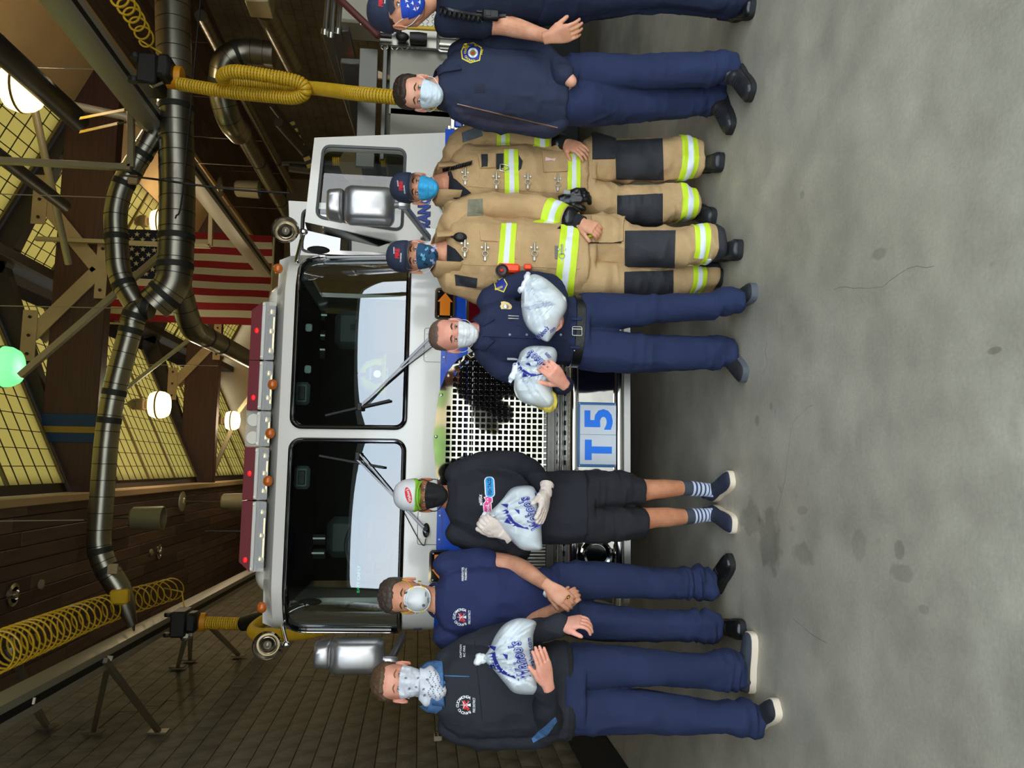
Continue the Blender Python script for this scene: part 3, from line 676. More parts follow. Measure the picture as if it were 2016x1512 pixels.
# bumper ---------------------------------------------------------------------------
BY = 4.40; bx0, bx1 = -.80, 1.17; bz0, bz1 = .513, .829
def bump_path(off=0.0, n=8, r=.16):
    P = [Vector((bx0-.02, 4.95, 0)), Vector((bx0-.02, BY+off, 0)), Vector((bx1+.02, BY+off, 0)), Vector((bx1+.02, 4.95, 0))]; return rounded(P, r, n)
bp = bump_path(); g = G()
prof = [(0, bz0+.05), (0, bz1-.05)]
V = [(p.x, p.y, z) for p in bp for z in (bz0+.03, bz0+.05, bz1-.05, bz1-.03)]
g.add(V, [(i*4+k, (i+1)*4+k, (i+1)*4+k+1, i*4+k+1) for i in range(len(bp)-1) for k in range(3)]); bumper = g.obj('bumper', pol, truck, 50, 'polished steel front bumper')
for z in (bz0+.026, bz1-.026): G().tube([Vector((p.x, p.y-.006, z)) for p in bump_path(0, 8)], .028, 14).obj('bumper_rail', chrome, truck)
G().prism([(p.x, p.y) for p in bump_path(.02)], lambda a, b, t: (a, b, t), .462, .50).obj('bumper_apron', alu, truck, 30)
G().prism([(p.x, p.y) for p in bump_path(.03)], lambda a, b, t: (a, b, t), bz1-.02, bz1+.004).obj('bumper_deck', tread, truck, 30)
tm = G(); 
for i in range(66):
    for j in range(3):
        x = bx0+.03+i*.029; y = 4.66+j*.055
        if (i+j) % 2: continue
        tm.box((x, y, bz1+.006), (.030, .006, .004), Matrix.Rotation(math.radians(45 if (i//1+j) % 4 < 2 else -45), 3, 'Z'))
    tm.box((bx0+.03+i*.029, 4.853, bz1+.03), (.022, .004, .006), Matrix.Rotation(math.radians(35 if i % 2 else -35), 3, 'Y'))
G().box((XC, 4.865, bz1+.028), (1.96, .022, .052), None, .004).obj('kick_plate', tread, truck); tag(tm.obj('tread_studs', tread, truck), kind='stuff')
G().box((XC+.05, 4.62, bz1+.012), (1.84, .05, .02), None, .006).box((XC+.05, 4.55, bz1+.01), (1.84, .03, .014), None, .005).obj('deck_channel', steel, truck)
g = G(); [g.box((bx0+.08+i*.058, 4.497, bz1+.0065), (.028, .018, .006)) for i in range(32)]; tag(g.obj('deck_slots', undr, truck), kind='stuff')
for x, lab in ((-.484, 'chrome siren port'), (.834, 'chrome siren port')):
    g = G(); g.lathe([(.060, .004), (.064, .03), (.076, .036), (.088, .03), (.092, 0)], (x, BY, .668), (0, -1, 0), 32).lathe([(.058, .006), (.050, -.02), (.046, -.05)], (x, BY, .668), (0, -1, 0), 32)
    o = g.obj('siren_port', chrome, truck); G().lathe([(.058, .008), (.0, .006)], (x, BY, .668), (0, -1, 0), 28).obj('siren_horn', gloss, o)
# T5 plate
sgn = mat('sign_blue', (44, 112, 178), .35, coat=.3); sw = mat('sign_white', (226, 232, 240), .4); sb = mat('letter_blue', (0, 128, 255), .4)
pl_ = G().box((.196, BY-.014, .668), (.372, .014, .236), None, .004).obj('number_plate', sgn, truck)
for x in (.1105, .2815): G().box((x, BY-.023, .662), (.1695, .004, .216), None, .001).obj('plate_panel', sw, pl_, None)
fn = lambda cx: (lambda a, b, t: (cx+a, BY-.0255-t, .662+b))
g = G(); g.prism([(-.058, .078), (-.058, .038), (-.020, .038), (-.020, -.080), (.020, -.080), (.020, .038), (.058, .038), (.058, .078)][::-1], lambda a, b, t: (.108+a, BY-.0252-t, .664+b), 0, .002); g.obj('letter', sb, pl_, None)
text_on('5', 'numeral', fn(.284), .118, .166, sb, pl_, .035, 0, .001)
s = G(); [s.lathe([(.004, 0), (.003, .003), (0, .003)], (.196+u*.177, BY-.021, .668+q*.104), (0, -1, 0), 8) for u in (-1, 1) for q in (-1, 1)]; s.obj('screw', steel, pl_)
# roof: lightbar, markers, spotlights, aerials ---------------------------------------
def lightbar():
    t = thing('light_bar', 'long red and clear light bar on the cab roof', 'light bar', (.19, 5.22, 2.62)); Y = 5.22
    mods = [(-.665, -.39, redl), (-.385, .015, redl), (.02, .30, clr), (.305, .66, redl), (.665, 1.04, redl)]
    mods = [(-.665, -.23, redl), (-.225, .105, redl), (.11, .335, clr), (.34, .655, redl), (.66, 1.04, redl)]
    bm_ = mat('bar_black', (16, 16, 17), .5); wt = mat('bar_white', (205, 203, 198), .4); ref = mat('lamp_reflector', (226, 214, 176), .2, .8); glow = mat('red_glow', (255, 20, 24), .4, emit=(255, 16, 20), es=1.6)
    cl = glass_mat('lightbar_clear', (.80, .78, .72), .03, 0.0, .3); rl = redl
    G().box((.19, Y+.03, 2.632), (1.66, .14, .03), None, .008).obj('base', bm_, t)
    for k, (a, b, m_) in enumerate(mods):
        end = -1 if k == 0 else 1 if k == 4 else 0; c = .06
        pr = [(a, 2.655), (b, 2.655), (b, 2.690), (a, 2.690)]
        up = [(a+(c if end < 0 else 0), 2.772), (b-(c if end > 0 else 0), 2.772), (b, 2.705), (a, 2.705)]
        lw = [(a+(.04 if end < 0 else 0), 2.622), (b-(.04 if end > 0 else 0), 2.622), (b, 2.684), (a, 2.684)]
        F3 = lambda x, z, q: (x, Y+q, z)
        top = rl if m_ is redl else cl
        G().prism(up[::-1], F3, -.15, .15).obj('upper_lens', top, t, None)
        G().box(((a+b)/2, Y, 2.694), (b-a-.008, .312, .022), None, .003).obj('band', wt, t)
        for u in (a+.02, b-.02): G().box((u, Y-.158, 2.697), (.014, .008, .014), None, .002).obj('clip', mat('clip_white', (240, 238, 232), .4), t)
        n = max(1, int((b-a)/.11)); gi = random.Random(k)
        for q in range(n):
            x = a+(q+.5)*(b-a)/n
            G().lathe([(.0, .03), (.018, .022), (.026, 0), (.026, -.004)], (x, Y-.12, 2.652), (0, -1, .0), 12).obj('reflector', ref, t)
            if top is rl and q % 3 == (k % 3): G().ball((x, Y-.146, 2.735), (.020, .008, .014), 10, 6).obj('rotator_bulb', glow, t)
            elif top is cl: G().lathe([(.045, .0), (.04, .012), (0, .012)], (x, Y-.10, 2.735), (0, -1, 0), 18).obj('clear_dome', clr, t)
        G().box(((a+b)/2, Y-.085, 2.652), (b-a-.03, .02, .05)).obj('lamp_board', bm_, t); G().prism([(a+.004, 2.622), (b-.004, 2.622), (b, 2.684), (a, 2.684)], F3, -.152, -.146).obj('lower_lens', cl, t, None)
        G().box(((a+b)/2-.02, Y-.125, 2.634), ((b-a)*.6, .012, .010)).obj('lamp_strip', ref, t)
    for x in (-.64, 1.01): G().ball((x+(-.06 if x < 0 else .07), Y+.10, 2.615), (.13, .16, .10), 18, 10).obj('end_pod', white, t)
lightbar()
am = mat('marker_amber', (196, 96, 20), .3, coat=.6)
for (x, y) in ((528, 528), (536, 757), (533, 853), (529, 947), (523, 1196)):
    p = aY(x, y, CF+.16); G().ball(Vector((p.x, p.y, 2.615)), (.034, .026, .030), 14, 8).obj('marker_lamp', am, truck)
def spot(x, y, foot, lab):
    c = aY(x, y, 4.93); r = .082; t = thing('spot_lamp', lab, 'spotlight', c, 'chrome spotlights at the windscreen corners'); ax = Vector((0, -1, -.05))
    G().lathe([(.03, -.09), (.06, -.07), (r*.96, -.01), (r*1.04, .0), (r*1.06, .012), (r*.94, .02), (r*.93, .008), (r*.74, -.03), (r*.4, -.055), (0, -.065)], c, ax, 32).obj('shell', chrome, t)
    G().lathe([(r*.92, .010), (r*.7, -.02), (r*.35, -.042), (0, -.05)], c, ax, 28, cap=False).obj('reflector', mat('spot_reflector', (176, 168, 150), .16, .95), t); G().ball(c+ax*-.02, (.026, .022, .026)).obj('bulb', mat('bulb_smoke', (120, 112, 100), .2, .3, coat=.5), t); G().lathe([(r*.50, .0), (r*.54, .012), (r*.58, .0)], c+ax*-.024, ax, 24, cap=False).obj('reflector_ring', chrome, t)
    f = cab(foot[0], foot[1], .0); G().tube(rounded([f+Vector((0, .02, -.01)), f+Vector((0, -.03, .01)), c+Vector((0, .02, -r*1.35)), c+Vector((0, .03, -r*.9))], .04), .014, 10).obj('stem', chrome, t)
    G().ball(c+Vector((0, .02, -r*1.3)), (.022, .022, .03)).obj('knuckle', chrome, t)
spot(562, 453, (FL+AL*.7, 2.50), 'round chrome spotlight at the cab corner by the open door'); spot(526, 1271, (-FL-AL*.8, 2.49), 'round chrome spotlight at the cab corner over the block wall side')
for (x0, y0, x1, y1) in ((404, 1045, 527, 1046), (488, 985, 528, 986)):
    a, b = aY(x0, y0, 5.3), aY(x1, y1, 5.3); g = G().tube([b, a], [.006, .003], 6).lathe([(.02, 0), (.016, .04), (.008, .06)], b, (0, 0, 1), 10)
    if x0 > 450: continue
    g.obj('aerial', black, truck)
# mirrors
def mirror(main, small, arm, lab, Y):
    (x0, x1, y0, y1) = main; c = aY((x0+x1)/2, (y0+y1)/2, Y); k = mpp(Y+.1); hw, hh = (y1-y0)/2*k, (x1-x0)/2*k
    t = thing('side_mirror', lab, 'mirror', c, 'cast aluminium mirrors beside the cab')
    def shell(c, hw, hh, nm, taper=.0):
        g = G(); rows = []
        for q, s_ in ((.0, 1.0), (.03, 1.02), (.07, 1.0), (.11, .90), (.135, .74), (.145, .45)):
            rr_ = rrect(-hw*s_, -hh*(1-(1-s_)*.7), hw*s_, hh*(1-(1-s_)*.7), min(hw, hh)*.42, 8); rows.append([(c.x+a*(1-taper*(b/hh)), c.y+.07-q, c.z+b) for a, b in rr_])
        n = len(rows[0]); V = [p for r_ in rows for p in r_]; F = [(i*n+k_, i*n+(k_+1) % n, (i+1)*n+(k_+1) % n, (i+1)*n+k_) for i in range(len(rows)-1) for k_ in range(n)]
        F += [tuple(range(n))[::-1], tuple((len(rows)-1)*n+k_ for k_ in range(n))]
        g.add(V, F); return g.obj(nm, cast, t, 60)
    shell(c, hw, hh, 'housing'); (a0, a1, b0, b1) = small; c2 = aY((a0+a1)/2, (b0+b1)/2, Y); shell(c2, (b1-b0)/2*k, (a1-a0)/2*k, 'upper_housing', .1)
    G().box((c.x, c.y+.055, c.z), (hw*1.8, .012, hh*1.8), None, .004).obj('mirror_glass', chrome, t)
    P = [aY(a, b, Y+d) for a, b, d in arm]
    G().tube(rounded([c+Vector((0, .0, -hh*.7)), P[0]], .02), .020, 12).lathe([(.026, -.03), (.030, 0), (.030, .03), (.02, .045)], P[0], nrm(P[0]-c), 16).obj('joint', cast, t)
    G().bar(P[0], P[1], .05, .035, (0, 0, 1), .008).obj('arm', cast, t); return t, P
mirror((677, 776, 366, 440), (643, 676, 372, 431), [(794, 404, .02), (845, 470, .30)], 'silver cast mirror in front of the open cab door', 4.95)
mirror((653, 752, 1262, 1325), (619, 652, 1266, 1314), [(768, 1301, .0), (795, 1251, .3)], 'silver cast mirror on the block wall side of the cab', 4.85)
# open doors, hinged forward so that the outer face looks ahead
def door(corner, Y0, Y1, win, lab, trim_n):
    def pt(x, y, t=0.0):
        # door plane through the hinge, swung out
        k = (1512-y-1010)/240.0; Yp = Y0+(Y1-Y0)*max(0, min(1, k)); p = aY(x, y, Yp); return p
    P = [pt(*c) for c in corner]; o = thing('truck_door', lab, 'door', P[-1]); n = Vector((0, .05, 0))
    a = P[0]; ex = nrm(P[1]-P[0]); 
    to2 = lambda p: ((p-a).dot(ex), p.z)
    Q = [to2(p) for p in P]; W = [to2(pt(*c)) for c in win]
    fr = lambda u, z, t=0.0: Vector((a.x+ex.x*u, a.y+ex.y*u, z))+Vector((-ex.y, ex.x, 0))*t*(1 if ex.x < 0 else -1)
    def rnd(L, r):
        return [(p.x, p.y) for p in rounded([Vector((u, z, 0)) for u, z in (L+L[:2])], r, 5)][1:-1]
    Wr = rnd(W, .06)
    v, T = fill2d(Q, [Wr], .2); g = G()
    for t in (0, -.06): g.sheet(v, T, lambda u, z: fr(u, z, t))
    for L in (Q, Wr):
        m_ = len(L); g.add([fr(u, z, 0) for u, z in L]+[fr(u, z, -.06) for u, z in L], [(k, (k+1) % m_, m_+(k+1) % m_, m_+k) for k in range(m_)])
    g.obj('door_panel', white, o, None); G().tube([fr(u, z, .004) for u, z in resample(Wr, .03)], .011, 8, closed=True).obj('window_gasket', mat('gasket_grey', (92, 94, 98), .4), o)
    v, T = fill2d(Wr, (), .3); g = G(); g.sheet(v, T, lambda u, z: fr(u, z, -.03)); g.obj('door_glass', sg_ if trim_n else glass_mat('crew_glass', (.35, .42, .42), .20, 0.0, .6), o, None)
    return o, fr, to2, pt
d1, fr1, to1, pt1 = door([(619, 271), (600, 437), (770, 477), (1010, 480), (1010, 262)], 5.22, 5.42, [(637, 288), (623, 428), (791, 458), (798, 298)], 'open white cab door with blue lettering and a window', True)
u0, u1 = to1(pt1(875, 300))[0], to1(pt1(875, 500))[0]; ua, ub = min(u0, u1)-.10, max(u0, u1)
z1_ = to1(pt1(876, 300))[1]; v, T = fill2d([(to1(pt1(1000, 268))[0], 1.15), (to1(pt1(1000, 479))[0], 1.15), (to1(pt1(1000, 479))[0], z1_), (to1(pt1(1000, 268))[0], z1_)], (), .3)
g = G(); g.sheet(v, T, lambda u, z: fr1(u, z, .002)); g.obj('blue_band', blue, d1, None)
c = to1(pt1(835, 413)); text_on('RANCHO', 'door_lettering', lambda a, b, t: fr1(c[0]-(-a+.28)*1.0*(1 if u1 > u0 else -1) if False else c[0]-(a+.030), c[1]+b, t+.002), .41, .094, mat('outline_black', (10, 12, 24), .4), d1, .085)
text_on('RANCHO', 'door_lettering', lambda a, b, t: fr1(c[0]-(a+.030), c[1]+b, t+.004), .40, .080, mat('lettering_navy', (10, 60, 170), .4), d1, .045)
for q, (x, y) in enumerate(((847, 452), (868, 452), (847, 480), (868, 480))): pass
bp_ = [pt1(828, 458), pt1(828, 488), pt1(862, 488), pt1(862, 458)]; L = [to1(p) for p in bp_]
G().prism(rrect(min(p[0] for p in L), min(p[1] for p in L), max(p[0] for p in L), max(p[1] for p in L), .025), lambda a, b, t: fr1(a, b, t), .0, .018).obj('mirror_bracket', cast, d1)
s = G(); [s.lathe([(.007, 0), (.005, .006), (0, .006)], fr1(p[0]*.85+sum(q_[0] for q_ in L)/4*.15, p[1]*.9+sum(q_[1] for q_ in L)/4*.1, .018), (0, -1, 0), 8) for p in L]; s.obj('screw', steel, d1)
# ribbon shield mark by the lettering
g = G(); cc = [(868, 424), (860, 408), (872, 402), (884, 407), (890, 418), (884, 421)]
g.sheet([to1(pt1(*q)) for q in cc], [(0, 1, 2, 3, 4, 5)], lambda u, z: fr1(u, z, .004)); g.obj('door_ribbon', mat('ribbon_grey', (196, 204, 206), .5), d1, None)
G().add([aY(600, 437, 5.26), aY(770, 477, 5.26), aY(745, 486, 5.40), aY(605, 454, 5.40)], [(0, 1, 2, 3)]).obj('door_edge', gloss, d1, None)
d2, fr2, to2_, pt2 = door([(568, 395), (572, 512), (1000, 512), (1000, 388)], 6.35, 6.4, [(596, 410), (592, 492), (690, 496), (690, 408)], 'white crew door standing open behind the cab door', False)
text_on('-02', 'cab_number', lambda a, b, t: cab(-FL-AL*.78+a, aY(822, 1240, CF+.2).z+b, .002+t), .085, .055, mat('lettering_navy', (10, 60, 170), .4), truck, .02)
# inside the cab
seat = mat('seat_vinyl', (78, 86, 84), .5, bump=.2, bs=14); dash = mat('dash_grey', (52, 54, 56), .6); ins = mat('cab_lining', (26, 28, 28), .8)
G().box((XC, 6.9, 1.75), (2.3, .05, 1.6)).obj('rear_bulkhead', ins, truck); G().box((XC, 5.25, 1.62), (2.25, .5, .22), None, .06).obj('dashboard', dash, truck); G().box((XC, 6.3, 2.57), (2.3, 2.0, .02)).obj('headliner', ins, truck)
def cab_seat(x, z, lab):
    t = G().box((x, 6.0, z), (.46, .14, .36), None, .06).obj('seat_back', seat, truck); G().box((x, 6.02, z+.32), (.30, .12, .22), None, .05).obj('head_restraint', seat, t)
    return t
cab_seat(aY(705, 645, 5.9).x, 1.92, ''); cab_seat(aY(705, 1060, 5.9).x, 1.92, '')
p = aY(704, 643, 5.9); g = G()
for k in range(4):
    a = PI/2*k; d = Vector((math.cos(a), 0, math.sin(a))); g.bar(p+d*.02, p+d*.055, .035, .004, (0, 1, 0))
g.lathe([(.026, 0), (.026, .004), (.02, .004)], p, (0, -1, 0), 14); g.obj('seat_emblem', mat('emblem_dark', (14, 15, 15), .5), truck)
for (x, y, w_) in ((608, 645, .10), (606, 727, .10)): G().box(aY(x, y, 5.5), (.055, .02, .045), None, .01).obj('overhead_lamp', mat('overhead_lamp', (150, 170, 165), .4, emit=(140, 165, 158), es=.25), truck)
for (x, y) in ((628, 622), (628, 660), (628, 697), (628, 1062), (628, 1090)): G().box(aY(x, y, 6.85), (.085, .02, .10)).obj('rear_slot_window', mat('slot_window', (70, 72, 64), .3), truck)
for (x, y) in ((640, 620), (636, 660), (636, 688), (636, 1060), (634, 1089)): G().box(aY(x-8, y, 6.82), (.012, .02, .10)).obj('grab_bar', mat('grab_glow', (190, 205, 205), .3, emit=(190, 205, 205), es=.4), truck)  # bars given a faint glow of their own, standing in for light on them
for (x, y, yy) in ((590, 775, 0), (590, 940, 0)):
    p = aY(x+5, y, 5.15); G().box(p, (.15, .06, .10), None, .02).obj('overhead_vent', mat('vent_grey', (80, 92, 94), .5), truck); G().box(p+Vector((0, -.032, 0)), (.09, .01, .045), None, .004).obj('vent_grille', black, truck)
for sx, y in ((1, 500), (-1, 1208)):  # inner window posts and sun visors
    a, b = aY(600, y, 5.5), aY(805, y, 5.5); G().box((a+b)/2, (.03, .03, .55)).obj('window_post', alu, truck)
for (x, y) in ((627, 492), (610, 1185)):
    p = aY(x, y, 5.15); G().ball(p, (.022, .06, .075), 12, 8).obj('cab_mirror', black, truck)
# steering wheel
c = aY(735, 1075, 5.45); g = G(); ring = [c+Vector((.2*math.cos(a), .06*math.sin(a), .19*math.sin(a))) for a in [2*PI*k/32 for k in range(32)]]
g.tube(ring, .014, 8, closed=True).bar(c+Vector((-.19, 0, 0)), c+Vector((.19, 0, 0)), .03, .015).bar(c, c+Vector((0, -.05, -.18)), .03, .015).ball(c, (.06, .03, .06)); g.obj('steering_wheel', dash, truck)
G().box(aY(780, 1120, 5.2), (.18, .1, .09), None, .01).obj('radio_set', black, truck)
text_on('BATT CAP LT', 'radio_display', lambda a, b, t: aY(706, 1140, 5.2)+Vector((a, -t, b)), .17, .018, mat('display_green', (40, 230, 130), .5, emit=(40, 230, 130), es=.5), truck)
# yellow helmet on the dash
hc = aY(742, 741, 5.20); ht = thing('fire_helmet', 'yellow fire helmet on the dashboard behind the windscreen', 'helmet', hc); yl = mat('helmet_yellow', (225, 214, 30), .35, coat=.3)
G().lathe([(.125, -.04), (.118, .02), (.10, .07), (.06, .105), (0, .115)], hc, (0, 0, 1), 24).obj('dome', yl, ht); G().lathe([(.118, -.045), (.165, -.065), (.17, -.06), (.125, -.03)], hc, (0, 0, 1), 28).obj('brim', yl, ht)
G().tube([hc+Vector((0, -.13*math.cos(a), .118*math.sin(a)-.0)) for a in [i*PI/10 for i in range(1, 10)]], .012, 8).obj('red_ridge', mat('helmet_red', (190, 24, 20), .4), ht)
G().prism([(-.055, -.07), (.055, -.07), (.06, .02), (.03, .075), (-.03, .075), (-.06, .02)], lambda a, b, t: hc+Vector((a, -.128-t, b-.01)), 0, .008).obj('front_shield', mat('shield_maroon', (74, 30, 44), .5), ht)
G().lathe([(.026, 0), (.024, .004), (0, .005)], hc+Vector((0, -.137, -.01)), (0, -1, 0), 16).obj('shield_medallion', mat('shield_silver', (190, 196, 190), .3, .8), ht)
for s_, zz in (('ENGINEER', .045), ('RESCUE', -.06)): text_on(s_, 'shield_lettering', lambda a, b, t: hc+Vector((a, -.1365-t, b+zz-.01)), .075, .016, sw, ht)
# ================================================================== overhead ducts, rails, hoses, flag
duct = mat('spiral_duct', (150, 146, 138), .30, 1.0, var=.1, vs=4); dband = mat('duct_tape_band', (30, 30, 29), .6)
def ductrun(name, pts, r, lab, Y=None, bend=.25, pitch=.115, bands=(), taper=None, group=None):
    P = [Vector(p) for p in pts]; Q = walk(rounded(P, bend, 8), pitch/6); R = []
    for i in range(len(Q)):
        R.append(r)
    o = tag(G().tube(Q, R, 28).obj(name, duct, None, 50), lab, 'duct', group)
    n = len(Q); h = G()
    for i in range(6, n-2, 8): h.tube([Q[i]-(Q[i+1]-Q[i])*.16, Q[i]+(Q[i+1]-Q[i])*.16], r*1.022, 24, cap=False)
    tag(h.obj('duct_seam', mat('duct_seam_dark', (52, 50, 46), .5, .8), o, 60), kind='stuff')  # thin dark bands along the duct seams
    for f in bands:
        i = int(f*(n-4)); seg = Q[i:i+4]; G().tube(seg, r*1.04, 28).obj('duct_band', dband, o)
    return o, Q
q = lambda x, y, Y=7.8: aY(x, y, Y)
ductrun('spiral_duct', [q(338, -60), q(350, 400), q(343, 562), q(300, 602)], .168, 'wide silver spiral duct running in from the right above the cab', bend=.5, bands=(.42, .80, .88, .97))
ductrun('spiral_duct', [q(300, 268, 7.75), q(240, 365), q(226, 420), q(234, 545), q(268, 602)], .107, 'silver duct elbow linking the right rail to the Y junction', bend=.45, bands=(.10, .22, .30, .62, .9))
ductrun('spiral_duct', [q(300, 608), q(272, 602), q(258, 640)], .112, 'short silver Y junction where three ducts meet', bend=.15, bands=(.1, .8))
ductrun('spiral_duct', [q(268, 612), q(214, 805), q(192, 1090), q(238, 1165)], .107, 'long silver duct crossing above the cab down to the left rail', bend=.45, bands=(.07, .30, .40, .86, .93))
ductrun('spiral_duct', [q(352, 560, 8.1), q(375, 648, 8.4), q(508, 716, 12.5), q(560, 745, 17)], .12, 'silver duct sloping back behind the light bar', bend=.35, bands=(.12, .2))
# cones onto the rails
for (a, b, lab) in (((252, 350), (318, 240), 'tapered silver duct cone on the right exhaust rail'), ((232, 1155), (262, 1232), 'tapered silver duct cone on the left exhaust rail'), ((20, 1275), (36, 1320), 'tapered silver duct cone high on the left exhaust rail')):
    A, B = q(*a), q(*b); d = nrm(B-A); tag(G().tube([A, A+(B-A)*.35, B], [.108, .10, .04], 24, flat=1.0).prism([(-.02, 0), (.09, 0), (.13, .42), (-.02, .42)], lambda u, v, t: A+d*v+Vector((u, t, 0)), -.02, .02).obj('duct_cone', duct), lab, 'duct')
for (x0, y0, x1, y1, Z, r, lab) in ((395, 30, 577, 374, 4.9, .085, 'thin silver spiral duct receding along the dark right aisle'), (470, 250, 572, 432, 4.9, .14, 'thick silver spiral duct receding along the dark right aisle')):
    A, B = aZ(x0, y0, Z), aZ(x1, y1, Z); o, _q = ductrun('spiral_duct', [A, B], r, lab, bands=(.3, .75)); [G().tube([A.lerp(B, f), A.lerp(B, f)+Vector((0, 0, ZC-Z))], .008, 5).obj('hanger_rod', hook, o) for f in (.1, .35, .6, .85)]
ductrun('spiral_duct', [aY(522, 20, 8), aY(577, 128, 9.5)], .11, 'short silver duct stub at the far right below the ceiling'); ductrun('spiral_duct', [aY(540, 108, 9.6), aY(478, 100, 9.6), aY(440, 118, 9.6), aY(434, 180, 9.8), aY(452, 240, 10), aY(472, 262, 10.4)], .16, 'silver duct bend in the dark right aisle behind the yellow hose', bend=.4, bands=(.25, .5))
tag(G().box(aY(512, 0, 7.8)+Vector((.1, 0, 0)), (.42, .3, .24), None, .01).obj('duct_box', mat('duct_box', (196, 180, 140), .4, .6)), 'pale sheet metal box at the far right edge above', 'duct')
# exhaust rails
railm = mat('rail_aluminium', (168, 161, 147), .42, .35)
def rail(x0, y0, x1, y1, Z, lab):
    A, B = aZ(x0, y0, Z), aZ(x1, y1, Z); d = nrm(Vector((B.x-A.x, B.y-A.y, 0))); A = A-d*.8; B = B+d*2
    t = thing('exhaust_rail', lab, 'rail', A, 'exhaust rails'); s = Vector((d.y, -d.x, 0)); up = Vector((0, 0, 1))
    poly = [(-.085, -.10), (-.03, -.10), (-.03, -.085), (-.07, -.08), (-.07, .09), (.07, .09), (.07, -.08), (.03, -.085), (.03, -.10), (.085, -.10), (.095, .0), (.075, .105), (-.075, .105), (-.095, .0)]
    G().prism(poly, lambda a, b, q_: (A if q_ == 0 else B)+s*a+up*b, 0, 1).obj('channel', railm, t, 30); G().prism([(-.03, -.095), (.03, -.095), (.03, -.07), (-.03, -.07)], lambda a, b, q_: (A if q_ == 0 else B)+s*a+up*b, 0, 1).obj('rubber_lip', black, t, None)
    return t, A, B
railL, LA, LB = rail(1., 1400, 499, 1130, 4.4, 'silver exhaust rail along the block wall side'); railR, RA, RB = rail(120, 0, 470, 466, 4.4, 'grey exhaust rail crossing the upper right above the open door')
def brace(P, lab, m=None, w_=.05, cat='brace', plate=True):
    P = [Vector(p) for p in P]; g = G()
    for a, b in zip(P[:-1], P[1:]): g.bar(a, b, w_, w_, (0, 0, 1), .004)
    o = tag(g.obj('strut', m or steelb), lab, cat)
    if plate: G().box(P[-1], (.02, .14, .2), None, .004).obj('foot_plate', steelb, o)
    return o
steelb = mat('galvanised_strut', (150, 144, 132), .42, .8)
xw = WXL+.06
brace([aY(405, 1100-0, 12.6) if False else aX(216, 1296, -1.68), aX(184, 1440, xw)], 'horizontal galvanised strut from the left rail to the block wall, nearer'); brace([aX(206, 1300, -1.68), aX(312, 1440, xw)], 'sloping galvanised strut from the left rail to the block wall, nearer')
brace([aX(375, 1248, -1.75), aX(374, 1298, xw)], 'short galvanised strut behind the hose carriage'); brace([aX(390, 1210, -1.78), aX(470, 1290, xw)], 'sloping galvanised strut behind the yellow hose on the left'); brace([aX(366, 1252, -1.75), aX(350, 1312, xw)], 'dark short strut below the left hose carriage')
brace([aX(62, 1380, -1.66), aX(92, 1430, xw)], 'short dark strut at the top of the left rail')
# hangers for the right rail and cross tubes
ct = mat('hanger_cream', (172, 160, 132), .45, .5)
def hanger(P, lab, Y, w_=.06):
    Q = [aY(x, y, Y) for x, y in P]; g = G()
    for a, b in zip(Q[:-1], Q[1:]): g.bar(a, b, w_, w_, (0, 1, 0), .004)
    return tag(g.obj('rail_hanger', ct), lab, 'hanger', None)
hanger([(-20, 315), (258, 330), (258, 190)], 'square tube hanger frame at the upper right', 7.6); hanger([(70, 470), (414, 485), (416, 395)], 'square tube hanger frame crossing in front of the flag', 11.36)
hanger([(40, 740), (318, 500)], 'long sloping pale brace tube in front of the timber truss', 9.2, .07); hanger([(235, 775), (410, 640)], 'thin sloping grey brace tube behind the junction', 11.9, .05)
hanger([(405, 965), (470, 810), (545, 712)], 'orange lit sloping brace beside the far lamp', 19, .09); hanger([(214, 935), (262, 1035)], 'pale sloping brace over the plank ceiling edge', 13.5, .10)
tag(G().tube([aY(-40, 62, 7.4), aY(155, 238, 9.2)], .125, 14).obj('black_pipe', mat('pipe_black', (26, 26, 25), .5)), 'black pipe crossing the bright lamp at the upper right', 'pipe'); tag(G().tube([aY(-10, 300, 8.2), aY(127, 405, 10)], .075, 14).obj('black_pipe', MATS['pipe_black']), 'black pipe in front of the skylight at the upper right', 'pipe')
tag(G().tube([aY(0, 70, 9), aY(60, 178, 9.4), aY(135, 520, 10.5)], .045, 10).obj('conduit', ct), 'pale conduit rising behind the bright lamp', 'pipe')
tag(G().tube([aY(130, 205, 9.5), aY(260, 232, 9.5), aY(300, 262, 9.5)], .05, 10).obj('conduit', mat('pipe_grey', (104, 100, 92), .5)), 'grey pipe passing behind the hanger frame at the upper right', 'pipe')
ystrap = mat('yellow_strap', (214, 178, 60), .6)
for (a, b, lab) in (((157, 233), (246, 216), 'yellow webbing strap tied to the pipe end, upper one'), ((157, 260), (232, 243), 'yellow webbing strap tied to the pipe end, lower one')):
    A, B = aY(*a, 8.9), aY(*b, 8.0); o = tag(G().bar(A, B, .035, .006, (0, 1, 0)).obj('strap', ystrap), lab, 'strap', None); C_ = aY(b[0]+34, b[1]-5, 7.9); G().tube([B, B*.5+C_*.5, C_], .012, 6).obj('strap_hook', hook, o)
tag(G().box(aY(245, 778, 12), (.05, .06, .05)).obj('cable_clamp', hook), 'small dark cable clamp by the yellow strap on the truss', 'clamp')
# wide blue and yellow strap on the truss
p0, p1 = aY(121, 822, 11.47), aY(188, 850, 11.47); tag(G().box(((p0.x+p1.x)/2-.05, 11.478, 6.53), (.40, .012, .74), None, .004).obj('lifting_strap', mat('strap_blue', (20, 52, 92), .7)), 'blue strap wrapped round the nearer timber truss', 'strap'); 
tag(G().box(((p0.x+p1.x)/2-.07, 11.465, 6.53), (.09, .01, .75), None, .003).obj('lifting_strap', mat('strap_gold', (150, 118, 40), .7)), 'yellow strap over the blue strap on the timber truss', 'strap')
